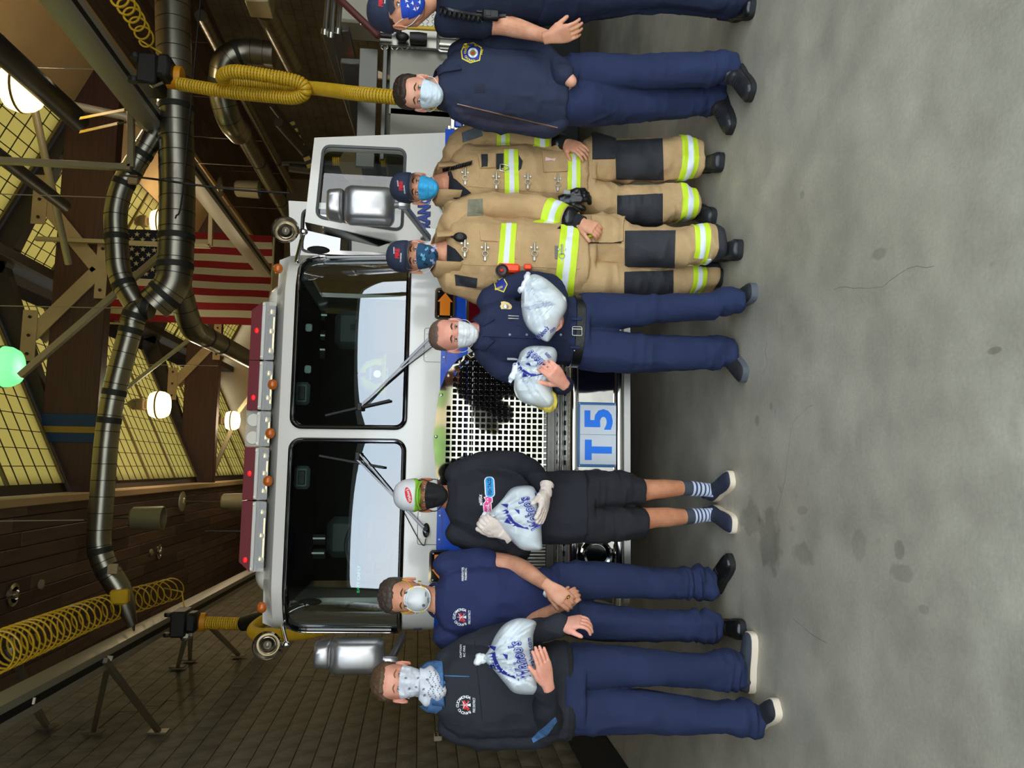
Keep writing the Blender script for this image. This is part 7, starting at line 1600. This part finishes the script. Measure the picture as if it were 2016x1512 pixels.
# ================================================================ F: turnout gear, sky blue mask
def person_f():
    Y = 4.25; H = Head(821.2, 367, 4.10, 1.0, -12, 2, 0)
    armL = [(896, 298, 4.25, .074), (925, 274, 4.26, .078), (975, 274, 4.27, .070), (1030, 278, 4.24, .066), (1075, 279, 4.18, .058), (1098, 280, 4.13, .052)]
    armR = [(896, 398, 4.25, .070), (940, 412, 4.29, .072), (1000, 414, 4.32, .066), (1060, 412, 4.30, .062), (1105, 404, 4.24, .056)]
    tor = [(884, 328, 400, Y+.02, .085), (894, 304, 412, Y, .112), (915, 290, 418, Y, .140), (970, 294, 420, Y, .152), (1040, 294, 420, Y, .158), (1100, 292, 420, Y, .160), (1146, 296, 418, Y, .162)]
    legL = [(1146, 284, 366, Y, .13), (1175, 270, 366, Y, .128), (1212, 282, 362, Y, .115), (1290, 278, 352, 4.22, .106), (1340, 277, 349, 4.2, .100), (1378, 284, 347, 4.18, .096)]
    legR = [(1146, 354, 424, Y, .13), (1175, 364, 434, Y, .124), (1212, 369, 443, Y, .112), (1290, 370, 442, 4.24, .104), (1336, 368, 435, 4.24, .098), (1368, 374, 430, 4.24, .094)]
    def build(g):
        loft(g, [(r[0], r[1]+20, r[2]-20, r[3], r[4]*.6) for r in tor]); chain(g, [(p[0], p[1], p[2], .033) for p in armL]+[(1112, 281, 4.10, .030)]); chain(g, [(p[0], p[1], p[2], .035) for p in armR])
        for L in (legL, legR): chain(g, [(r[0], (r[1]+r[2])/2, r[3], .05) for r in L[:-1]])
        hand(g, aY(1112, 281, 4.10), aY(1140, 292, 4.05), (.45, -.75, .35), 'L', (.35, .4, .3), .06, (.7, .4), 1.02)
    o = person('person in tan turnout gear with a sky blue pleated mask beside the open door', sk4, H, (866, 364, Y), build)
    eyes(H, o, sk4, browd, irisb, squint=.85); hair(H, o, hb, .004, .09, .020, None, 17)
    c = cap(H, o, capn, brimm, 'navy cap with red and white lettering', .044, .026); ct_ = [BVHTree.FromPolygons([tuple(v.co) for v in c.data.vertices], [tuple(p.vertices) for p in c.data.polygons])]
    dtext('FIRE', (789, 366), 19, 8.5, ct_, mat('cap_red', (214, 30, 44), .6), c, 6, .05, .1, .0025); dtext('RANCHO', (783, 361), 12, 2.4, ct_, wht, c, 6, .04, .1, .003); dtext('CUCAMONGA', (796, 373), 17, 2.4, ct_, wht, c, 6, .04, .1, .003)
    mb = mat('mask_sky_blue', (64, 178, 236), .7, bump=.08, bs=140); q, co = mask(H, o, mb, 'sky blue pleated mask', -.010, -.118, 1.12, .017, .004, .016, 'face_mask', 23, .0018); loops(H, q, co, wht)
    coat, pant = turnout(o, tor, armL, armR, legL, legR, Y, 121); nb = aY(865, 364, Y); coat_collar(nb, o, tan_); tr = [coat.tree()]
    coat.pxpoly('inner_tee', mat('tee_black', (26, 28, 36), .85), [(886, 346), (900, 356), (928, 380), (898, 392), (884, 388)], .006)
    poly_band(coat, 992, 1020, 296, 424, .02, 'chest_stripe'); poly_band(coat, 1118, 1143, 300, 424, -.02, 'hem_stripe')
    a0, a1 = aY(925, 274, 4.26), aY(1030, 278, 4.24); xl = [(aY(1000, 300, 4.25), Vector((1, 0, 0)))]; tape3(coat, lambda a, b: axis_band(a0, a1, .50+.24*a, .50+.24*b)+xl, 'sleeve_stripe'); a2, a3 = aY(1030, 278, 4.24), aY(1098, 280, 4.13); tape3(coat, lambda a, b: axis_band(a2, a3, .45+.40*a, .45+.40*b)+[(aY(1075, 297, 4.2), Vector((1, 0, 0)))], 'sleeve_stripe')
    coat.patch('cuff_leather', leather, axis_band(a2, a3, .92, 1.3)+[(aY(1090, 300, 4.2), Vector((1, 0, 0)))], .004); G().tube([aY(1096, 280, 4.13), aY(1112, 281, 4.10), aY(1116, 282, 4.09)], [.044, .040, .036], 18).obj('wrist_strap', cuffk, o)
    coat.pxpoly('shoulder_patch', mat('patch_slate', (96, 104, 112), .8, var=.15, vs=30), [(909, 262), (911, 281), (950, 268), (946, 247)], .004); coat.pxpoly('storm_flap', tan_, [(905, 350), (1146, 372), (1146, 384), (905, 366)], .004); coat.pxpoly('radio_pocket', tan_, [(940, 306), (975, 304), (975, 332), (945, 332)], .014)
    coat.pxpoly('radio_flap', dkpad, [(947, 308), (961, 307), (961, 330), (948, 331)], .018); coat.pxpoly('pocket_edge', dkpad, [(977, 304), (991, 303), (991, 330), (977, 334)], .006); coat.pxpoly('pocket_edge', dkpad, [(1021, 306), (1029, 318), (1026, 332), (1019, 338)], .006); coat.pxpoly('bellows_pocket', tan_, [(1066, 298), (1118, 302), (1118, 338), (1070, 340)], .010); coat.pxpoly('dark_pocket', dkpad, [(1104, 302), (1122, 302), (1122, 336), (1104, 334)], .006)
    coat.pxpoly('collar_tab', dkpad, [(880, 340), (890, 354), (895, 358), (889, 338)], .006); coat.pxpoly('lapel', tan_, [(900, 332), (944, 340), (944, 354), (925, 368), (903, 352)], .006)
    p = hitf(tr, 1086, 314, .014); 
    if p: G().prism([(-.012, -.040), (.012, -.040), (.004, .0), (.012, .040), (-.012, .040), (-.004, .0)], lambda a, b, t: p+Vector((a, -t, b*.9)), 0, .003).obj('pink_tag', mat('tag_pink', (236, 196, 196), .7), o)
    for (x, y) in ((916, 348), (977, 356), (1039, 356), (1098, 360)): clasp(tr, x, y-4, o)
    p = hitf(tr, 992, 330, .012); G().tube([p+Vector((a, -.004, b)) for a, b in ((-.02, .02), (-.022, -.0), (-.01, -.028), (.012, -.024), (.018, .0), (.016, .022))], .004, 8, closed=True).obj('carabiner', steel, o)
    # coiled microphone cord
    A = [hit(tr, 872+i*8, 336-i*2.2, .016) for i in range(8)]; A = bez([a for a in A if a], 10); P = []
    for i in range(len(A)*6):
        f = i/6; k = min(int(f), len(A)-2); c_ = A[k].lerp(A[k+1], f-k); a = f*1.5; P.append(c_+Vector((math.cos(a)*.010, math.sin(a)*.010, 0)))
    G().tube(P, .0034, 6).obj('coiled_cord', black, o)
    zt = lambda x, y, Yv: aY(x, y, Yv).z
    pant.pxpoly('knee_pad', dkpad, [(1211, 278), (1213, 352), (1307, 354), (1304, 274)], .006); pant.pxpoly('knee_pad', dkpad, [(1215, 385), (1215, 447), (1304, 443), (1304, 382)], .006); pant.pxpoly('side_pocket', dkpad, [(1166, 262), (1166, 314), (1210, 313), (1212, 276)], .014); pant.pxpoly('thigh_patch', tan_, [(1166, 315), (1166, 352), (1208, 352), (1208, 314)], .006)
    xm = aY(1340, 358, 4.22).x
    for z0, z1, xs in ((zt(1364, 312, 4.19), zt(1332, 312, 4.2), (xm, 9)), (zt(1364, 402, 4.24), zt(1332, 402, 4.24), (aY(1340, 446, 4.2).x, xm))): tape3(pant, lambda a, b: band_planes(z0+(z1-z0)*a, z0+(z1-z0)*b, xlim(*xs)), 'ankle_stripe')
    # black glove hanging from the coat hem
    p = aY(1112, 388, 4.02); gv = thing('work_glove', 'black work glove hanging from the tan coat hem', 'glove', p); g = G(); hand(g, aY(1112, 394, 4.04), aY(1136, 386, 4.02), (.2, -.9, .2), 'L', (.5, .6, .5), .05, (.7, .5), 1.0, .006); finish(wrinkle(remesh(g, .004, 2), [((50, 50, 50), .002, 5, None)]), 'glove_body', leather, gv); G().box(aY(1116, 378, 3.985), (.026, .01, .040), None, .004).obj('glove_tab', mat('tab_grey', (150, 150, 148), .7), gv)
    bo = mat('boot_leather', (40, 40, 43), .42, bump=.2, bs=50)
    foot(G(), aZ(1427, 318, 0), aZ(1404, 312, 0)+Vector((0, .13, 0)), 'boot', sol, bo, o, 'fire_boot', .10, .054, (.17, .052)); foot(G(), aZ(1411, 432, 0), aZ(1394, 402, 0)+Vector((0, .12, 0)), 'boot', sol, bo, o, 'fire_boot', .10, .054, (.17, .052))
# ================================================================ G: navy jacket, surgical mask, turned three quarters
def person_g():
    Y = 3.92; H = Head(825.4, 185.5, 3.80, 1.03, -30, 2, 0)
    armL = [(908, 108, 3.92, .070), (950, 96, 3.95, .074), (1010, 98, 3.96, .070), (1058, 108, 3.92, .064), (1090, 128, 3.84, .056), (1112, 148, 3.76, .050)]
    armR = [(905, 214, 3.92, .064), (960, 232, 3.96, .066), (1020, 240, 3.98, .062), (1075, 246, 3.96, .054), (1100, 240, 3.92, .046)]
    tor = [(864, 144, 200, Y, .075), (874, 126, 210, Y, .098), (892, 106, 222, Y, .120), (925, 98, 234, Y, .138), (980, 108, 240, Y, .148), (1040, 112, 244, Y, .148), (1085, 116, 244, Y, .146), (1108, 122, 242, Y, .146)]
    legL = [(1118, 112, 196, Y, .118), (1160, 110, 190, Y, .110), (1210, 114, 182, Y, .100), (1260, 116, 174, 3.90, .090), (1330, 110, 168, 3.88, .082), (1400, 108, 164, 3.86, .078), (1446, 110, 158, 3.84, .076)]
    legR = [(1118, 170, 242, Y, .118), (1160, 168, 243, Y, .110), (1210, 168, 240, 3.98, .100), (1260, 166, 236, 4.02, .090), (1330, 167, 230, 4.06, .082), (1400, 163, 222, 4.08, .076), (1420, 163, 218, 4.08, .074)]
    def build(g):
        loft(g, [(r[0], r[1]+16, r[2]-16, r[3], r[4]*.7) for r in tor]); chain(g, [(p[0], p[1], p[2], .035) for p in armL]+[(1124, 160, 3.74, .031)]); chain(g, [(p[0], p[1], p[2], .032) for p in armR])
        for L in (legL, legR): chain(g, [(r[0], (r[1]+r[2])/2, r[3], .04) for r in L[:-2]])
        hand(g, aY(1118, 156, 3.76), aY(1122, 190, 3.95), (.1, -.9, -.3), 'L', (.7, .9, .5), .03, (.3, .3), .9)
    o = person('person in open navy jacket and pale blue mask turned sideways at the right', sk1, H, (868, 172, Y), build)
    eyes(H, o, sk1, brow, irisg, squint=.85); hair(H, o, hb, .011, .066, .026, None, 27, .006)
    g = G(); loft(g, tor); chain(g, armL); chain(g, armR); gm = Cloth(shirt_noise(remesh(g, .007, 4), 131, 1.2), 'jacket', navyJ, o); tr = [gm.tree()]
    g = G(); loft(g, [(1098, 124, 238, Y, .125), (1130, 114, 240, Y, .125)]); loft(g, legL); loft(g, legR); Cloth(trouser_noise(remesh(g, .0075, 4), 141, (.13,)), 'trousers', navy, o)
    nb = aY(866, 172, Y)
    for s_ in (-1, 1):
        V = []; n = 7
        for i in range(n+1):
            t = i/n; a = s_*(2.8-2.2*t)-.35; c_ = Vector((math.sin(a)*.084, -math.cos(a)*.090, 0)); ou = Vector((math.sin(a), -math.cos(a), 0)); V += [nb+c_+Vector((0, 0, .044-.030*t)), nb+c_*1.1+ou*.018+Vector((0, 0, .02-.03*t)), nb+c_+ou*.05+Vector((0, -.01*t, -.045-.060*t))]
        g = G().add(V, [(i*3+k, i*3+k+1, i*3+4+k, i*3+3+k) for i in range(n) for k in range(2)]); me = g.mesh('collar', navyJ, 60); solid(me, .006); link('collar', me, o)
    G().tube([p for p in [hit(tr, 900+i*11, 205+i*2.6, .001) for i in range(19)] if p], .004, 6).obj('open_zip', mat('zip_brass', (130, 100, 80), .4, .6), o)
    gm.pxpoly('side_panel', mat('jacket_lining', (48, 46, 66), .85), [(890, 208), (918, 214), (1090, 240), (1092, 262), (1040, 258), (960, 250), (905, 230)], .002); gm.pxpoly('name_tape', mat('name_tape', (30, 34, 50), .85), [(933, 168), (934, 184), (955, 181), (954, 166)], .003); 0
    dpoly([(-15, 20), (0, 24), (15, 20), (21, 2), (13, -16), (-13, -16), (-21, 2)], (931, 104), tr, goldp, o, -8, .003); dpoly([(-13, 18), (0, 21.5), (13, 18), (18.5, 2), (11.5, -14), (-11.5, -14), (-18.5, 2)], (931, 104), tr, bluep, o, -8, .005); dpoly(disc(10, 20), (931, 104), tr, mat('patch_silver', (200, 204, 214), .6), o, 0, .0062); dpoly(disc(6, 16), (931, 104), tr, mat('patch_scene', (110, 130, 70), .6), o, 0, .0074); dpoly([(-3, -3), (3, -3), (1, 3), (-2, 4)], (931, 104), tr, redp, o, 0, .0084)
    arc_text('RANCHO CUCAMONGA', (931, 104), 15.5, 195, -30, 4.4, tr, goldp, o, .008); dtext('FIRE', (948, 102), 11, 4.4, tr, goldp, o, -8, .03, 0, .008)
    for k in range(4):
        a = math.radians(45+90*k); dpoly([(2, 1.6), (9, 4), (9, -4), (2, -1.6)], (931, 104), tr, wht, o, 45+90*k, .0068)
    mp = mat('mask_pale_blue', (214, 228, 240), .7, bump=.08, bs=140); q, co = mask(H, o, mp, 'pale blue pleated mask', -.008, -.118, 1.14, .018, .003, .016, 'face_mask', 29, .0026); loops(H, q, co, wht)
    w_ = mat('boot_worn', (40, 40, 42), .4, var=.3, vs=20, bump=.25, bs=40)
    foot(G(), aZ(1486, 188, 0), aZ(1452, 118, 0)+Vector((.02, .04, 0)), 'boot', sol, w_, o, 'work_boot', .085, .052, (.11, .044)); foot(G(), aZ(1446, 256, 0), aZ(1430, 178, 0)+Vector((0, .05, 0)), 'boot', sol, w_, o, 'work_boot', .085, .052, (.11, .044))
# ================================================================ H: cut by the right edge of the upright view
def person_h():
    Y = 3.74; H = Head(786, -5, 3.62, 1.05, 14, 4, 0)
    armR = [(885, 44, 3.74, .070), (930, 44, 3.76, .066), (956, 46, 3.76, .058), (985, 48, 3.75, .052), (1020, 56, 3.72, .048), (1056, 66, 3.66, .036), (1078, 72, 3.62, .031)]
    armL = [(885, -98, 3.74, .070), (950, -110, 3.76, .064), (1030, -112, 3.74, .05), (1090, -108, 3.70, .034)]
    tor = [(860, -52, 18, Y, .07), (868, -74, 34, Y, .10), (884, -96, 50, Y, .122), (920, -94, 50, Y, .138), (980, -86, 42, Y, .138), (1040, -82, 38, Y, .132), (1066, -82, 38, Y, .132)]
    legR = [(1066, -22, 42, Y, .12), (1110, -20, 38, Y, .112), (1180, -22, 30, Y, .10), (1260, -26, 20, Y, .088), (1350, -22, 20, 3.73, .08), (1440, -12, 28, 3.72, .074), (1466, -8, 26, 3.72, .07)]
    legL = [(1066, -82, -16, Y, .12), (1180, -96, -40, Y, .10), (1260, -98, -48, Y, .088), (1440, -110, -70, 3.74, .074), (1466, -108, -70, 3.74, .07)]
    def build(g):
        loft(g, [(r[0], r[1]+14, r[2]-14, r[3], r[4]*.7) for r in tor]); chain(g, [(p[0], p[1], p[2], p[3]*(.7 if i < 2 else 1)) for i, p in enumerate(armR)]); chain(g, [(p[0], p[1], p[2], p[3]*.9) for p in armL])
        for L in (legL, legR): chain(g, [(r[0], (r[1]+r[2])/2, r[3], .04) for r in L[:-2]])
        hand(g, aY(1082, 73, 3.60), aY(1130, 62, 3.55), (-.7, -.6, 0), 'R', (.30, .45, .35), .03, (.5, .4), 1.08); hand(g, aY(1092, -108, 3.69), aY(1140, -106, 3.66), (.9, -.2, .1), 'L', (.3, .4, .3), .05)
    o = person('person in navy tee with a radio strap at the far right edge', sk4, H, (866, -18, Y), build)
    eyes(H, o, sk4, browd, irisg); hair(H, o, hb, .004, .09, .020, None, 33)
    c = cap(H, o, capn, brimm, 'navy cap with red and white lettering', .044, .028); ct_ = [BVHTree.FromPolygons([tuple(v.co) for v in c.data.vertices], [tuple(p.vertices) for p in c.data.polygons])]
    dtext('FIRE', (750, 3), 20, 9, ct_, mat('cap_red', (214, 30, 44), .6), c, -4, .05, .1, .0025); dtext('CUCAMONGA', (758, -2), 18, 2.6, ct_, wht, c, -4, .04, .1, .003)
    q, co = mask(H, o, mat('mask_royal', (30, 72, 190), .75), 'royal blue printed mask', -.010, -.120, 1.18, .012, 0, .026, 'face_mask', 35, .0006); loops(H, q, co, wht); bt = [BVHTree.FromPolygons([tuple(v.co) for v in q.data.vertices], [tuple(p.vertices) for p in q.data.polygons])]
    for (x, y, r) in ((803, 12, 30), (812, 6, 10), (822, 16, -30), (800, 2, 60), (826, 4, 0), (816, 18, 20)): dpoly([(-5, -1), (-1, 1), (0, 4), (1, 1), (5, -1), (0, -2)], (x, y), bt, wht, q, r)
    dpoly([(a*.6, b) for a, b in disc(2.2, 10)], (819, 12), bt, redp, q)
    g = G(); loft(g, tor); chain(g, armR[:2]+[(952, 46, 3.76, .064)], .006); chain(g, armL[:2], .006); gm = Cloth(shirt_noise(remesh(g, .007, 4), 151, .8), 't_shirt', cloth('tee_dark_navy', (30, 36, 54)), o); tr = [gm.tree()]
    g = G(); loft(g, [(1052, -82, 38, Y, .125), (1078, -82, 40, Y, .126)]); loft(g, legL); loft(g, legR); Cloth(trouser_noise(remesh(g, .0075, 4), 161, (.13,)), 'trousers', cloth('trouser_dark_navy', (34, 40, 62)), o)
    P = [p for p in [hit(tr, 866+i*10, 18+8*math.sin(i*.2)+i*.9, .010) for i in range(14)] if p]; G().tube(P, .016, 8, flat=.35).obj('radio_strap', leather, o)
    A = bez(P[:9], 8); Q = []
    for i in range(len(A)*5): f = i/5; k = min(int(f), len(A)-2); c_ = A[k].lerp(A[k+1], f-k); a = f*1.7; Q.append(c_+Vector((math.cos(a)*.014-.02, -.012+math.sin(a)*.012, math.sin(a*.5)*.004)))
    G().tube(Q, .004, 6).obj('coiled_cord', black, o); p = hitf(tr, 966, 30, .03); 
    if p: G().box(p, (.05, .035, .085), None, .008).box(p+Vector((0, -.018, .015)), (.03, .004, .03), None, .002).lathe([(.008, 0), (.008, .03)], p+Vector((.015, 0, .04)), (0, 0, 1), 8).obj('shoulder_microphone', MATS['mic_black'], o)
    p = hitf(tr, 896, 24, .012); 
    if p: G().ball(p, (.010, .006, .010), 10, 6).obj('blue_stud', mat('stud_blue', (30, 60, 230), .3), o)
    zb = aY(1066, 0, Y).z; G().add([(v.x, v.y, zb+d) for d in (-.02, .02) for v in superring(aY(1066, -22, Y), .158, .140, 32)], [(k, (k+1) % 32, 32+(k+1) % 32, 32+k) for k in range(32)]).obj('belt', leather, o)
    foot(G(), aZ(1488, 16, 0), aZ(1458, 14, 0)+Vector((.02, .12, 0)), 'boot', sol, bootb, o, 'boot', .085, .050, (.12, .044)); foot(G(), aZ(1480, -92, 0), aZ(1450, -90, 0)+Vector((0, .12, 0)), 'boot', sol, bootb, o, 'boot', .085, .050, (.12, .044))
for f_, dy in ((person_a, 0), (person_b, 0), (person_c, .12), (person_d, 0), (person_e, 0), (person_f, .08), (person_g, 0), (person_h, 0)): DY[0] = dy; f_()
DY[0] = 0.0
# ================================================================ the plastic bags
bagm = bpy.data.materials.new('thin_plastic'); bagm.use_nodes = True; MATS['thin_plastic'] = bagm
_n = bagm.node_tree.nodes; _l = bagm.node_tree.links; _n.clear(); _o = _n.new('ShaderNodeOutputMaterial'); _p = _n.new('ShaderNodeBsdfPrincipled'); _t = _n.new('ShaderNodeBsdfTransparent'); _m = _n.new('ShaderNodeMixShader')
_p.inputs['Base Color'].default_value = lin((236, 243, 248)); _p.inputs['Roughness'].default_value = .28; _p.inputs['Coat Weight'].default_value = .2; _m.inputs[0].default_value = .76; _l.new(_t.outputs[0], _m.inputs[1]); _l.new(_p.outputs[0], _m.inputs[2]); _l.new(_m.outputs[0], _o.inputs[0])
ink = mat('bag_ink', (44, 48, 150), .6)
def bag(poly, knot, Y, T, lab, seed, tail=None, fold=1.0):
    P = [(1512-y, -x) for x, y in poly]; cen = (sum(p[0] for p in P)/len(P), sum(p[1] for p in P)/len(P)); ko = (1512-knot[1], -knot[0]); P = [(p[0], p[1]) for p in [tuple(v)[:2] for v in bez([Vector((a, b, 0)) for a, b in P+[P[0]]], 4)][:-1]]
    v, tri = fill2d(P, (), 3.2); A = np.array(v); B = np.array(P); n = len(P); dist = np.full(len(A), 1e9)
    for i in range(n):
        a, b = B[i], B[(i+1) % n]; ab = b-a; t = np.clip(((A-a) @ ab)/max(1e-9, ab @ ab), 0, 1); dist = np.minimum(dist, np.linalg.norm(A-(a+t[:, None]*ab), axis=1))
    dm = dist.max(); h = np.sqrt(np.clip(1-(1-np.minimum(1, dist/(dm*.75)))**2, 0, 1))*T
    rel = A-np.array(ko); an = np.arctan2(rel[:, 1], rel[:, 0]); rr_ = np.linalg.norm(rel, axis=1); fw = np.clip(dist/6, 0, 1)
    wr_ = (ridge(np.stack([an*7, rr_*.012, np.zeros_like(an)+seed], 1), seed)*.017+ridge(np.stack([an*15, rr_*.02, np.zeros_like(an)+seed+5], 1), seed+2)*.009)*np.clip(1.3-rr_/130, .25, 1)*fold+ridge(np.stack([A[:, 0]*.045, A[:, 1]*.03, np.zeros_like(an)+seed], 1), seed+7)*.010
    top = 1-np.clip(rr_/40, 0, 1); h *= (1-.5*top)
    V1 = [aY(-b, 1512-a, Y-d) for (a, b), d in zip(v, h+wr_*fw)]; V2 = [aY(-b, 1512-a, Y+d) for (a, b), d in zip(v, h*.8+wr_*fw*.5)]
    m_ = len(v); eg = {}
    g = G(); g.add(V1+V2, tri+[tuple(q+m_ for q in f[::-1]) for f in tri]); o = g.obj('food_bag', bagm, None, 60); tag(o, lab, 'bag', None); kp = aY(knot[0], knot[1], Y-.01)
    k = G().ball(kp, (.020, .018, .017), 14, 8)
    for i, (a, b) in enumerate(tail or ((-14, 8), (-10, -6))): k.tube(bez([kp, aY(knot[0]+a*.5, knot[1]+b*.5, Y-.02), aY(knot[0]+a, knot[1]+b, Y)], 6), [.012+.003*math.sin(j) for j in range(13)], 10)
    me = remesh(k, .004, 2); finish(wrinkle(me, [((80, 80, 80), .003, seed, None)]), 'knot', mat('knot_white', (236, 240, 244), .4), o)
    return o, [BVHTree.FromPolygons([tuple(q.co) for q in o.data.vertices], [tuple(p.vertices) for p in o.data.polygons])]
def logo(o, tr, c, s, rot, word=True, dom=True, fish=True, wtxt="Wahoo's"):
    cr, sr = math.cos(math.radians(rot)), math.sin(math.radians(rot)); at = lambda a, b: (c[0]-(a*sr+b*cr)*s, c[1]-(a*cr-b*sr)*s)
    if word: dtext(wtxt, at(0, 0), 74*s, 27*s, tr, ink, o, rot+10, .06, .28, .004); dtext(wtxt, at(0, 0), 72*s, 24*s, tr, mat('bag_letter_fill', (190, 198, 226), .5), o, rot+10, -.005, .28, .007)
    if dom: dtext('wahoos.com', at(12, -23), 56*s, 9*s, tr, ink, o, rot+2, .02, 0, .003)
    if fish:
        for p in ([(-30, 16), (-22, 34), (-4, 46), (14, 50), (22, 44), (6, 42), (-10, 36), (-20, 26)], [(22, 44), (34, 56), (30, 40)], [(-14, 44), (-6, 58), (2, 49)], [(-34, 10), (-26, 26), (-28, 12)], [(2, 22), (16, 30), (12, 20)]):
            dpoly([(a*s, b*s) for a, b in p], c, tr, ink, o, rot, .003)
        for k in range(7): dpoly([(( -20+k*6)*s, (34+k*2)*s), ((-18+k*6)*s, (44+k*2.4)*s), ((-16+k*6)*s, (35+k*2)*s)], c, tr, ink, o, rot, .003)
o, tr = bag([(944, 1296), (960, 1283), (975, 1252), (994, 1228), (1022, 1217), (1055, 1224), (1050, 1250), (1051, 1290), (1058, 1330), (1065, 1354), (1054, 1367), (1015, 1365), (996, 1348), (973, 1320), (957, 1305)], (950, 1297), 3.36, .085, 'white plastic bag with blue print held by the person in the bandana', 3); logo(o, tr, (1022, 1300), 1.05, 6)
o, tr = bag([(950, 1016), (966, 1006), (988, 984), (1006, 962), (1028, 956), (1049, 958), (1058, 975), (1061, 1000), (1065, 1026), (1067, 1064), (1065, 1083), (1031, 1083), (1012, 1070), (990, 1045), (970, 1026)], (960, 1016), 3.85, .080, 'white plastic bag with blue print held in gloved hands', 13, ((-12, 4), (-8, -4))); logo(o, tr, (1043, 1010), .92, 14)
o, tr = bag([(1030, 556), (1048, 540), (1070, 546), (1092, 563), (1113, 586), (1116, 607), (1106, 628), (1100, 644), (1088, 662), (1076, 673), (1052, 658), (1038, 644), (1029, 622), (1026, 590)], (1034, 560), 3.56, .085, 'white plastic bag with faint lettering on the captain arm by the tan coat', 23, ((-12, 14), (6, -22)), .6); dtext("Wahoo's", (1068, 655), 30, 11, tr, ink, o, -42, .03, .28); dtext('.com', (1088, 650), 14, 6, tr, ink, o, -55, .02)
for k in range(3): dtext('THANK YOU FOR DINING WITH US AND COME AGAIN SOON', (1066+k*4.5-8, 600+k*2), 54, 2.2, tr, mat('bag_ink_pale', (120, 128, 176), .6), o, -84+6, .01)
b3 = tag(G().box(aY(1082, 606, 3.56), (.15, .09, .10), Matrix.Rotation(.5, 3, 'Y'), .012).obj('takeout_box', mat('foam_white', (238, 236, 230), .6)), 'white foam box inside the bag nearest the tan coat', 'box')
o, tr = bag([(1016, 716), (1021, 704), (1026, 692), (1042, 682), (1071, 681), (1091, 685), (1097, 700), (1092, 722), (1086, 742), (1088, 768), (1094, 786), (1084, 804), (1049, 799), (1023, 788), (1012, 768), (1013, 744)], (1016, 722), 3.54, .080, 'white plastic bag with blue print and yellow contents in front of the grille', 33, ((-4, 14), (-12, 30))); logo(o, tr, (1060, 712), .76, 38, True, False); dtext('.com', (1079, 700), 14, 6, tr, ink, o, 40, .02)
y4 = G().ball(aY(1072, 784, 3.55), (.055, .05, .05), 14, 9).ball(aY(1080, 790, 3.54), (.05, .045, .04), 12, 8); tag(finish(wrinkle(remesh(y4, .006, 2), [((40, 40, 40), .006, 3, None)]), 'snack_packet', mat('packet_yellow', (238, 214, 92), .5), None), 'yellow snack packet showing through the bag in front of the grille', 'packet')
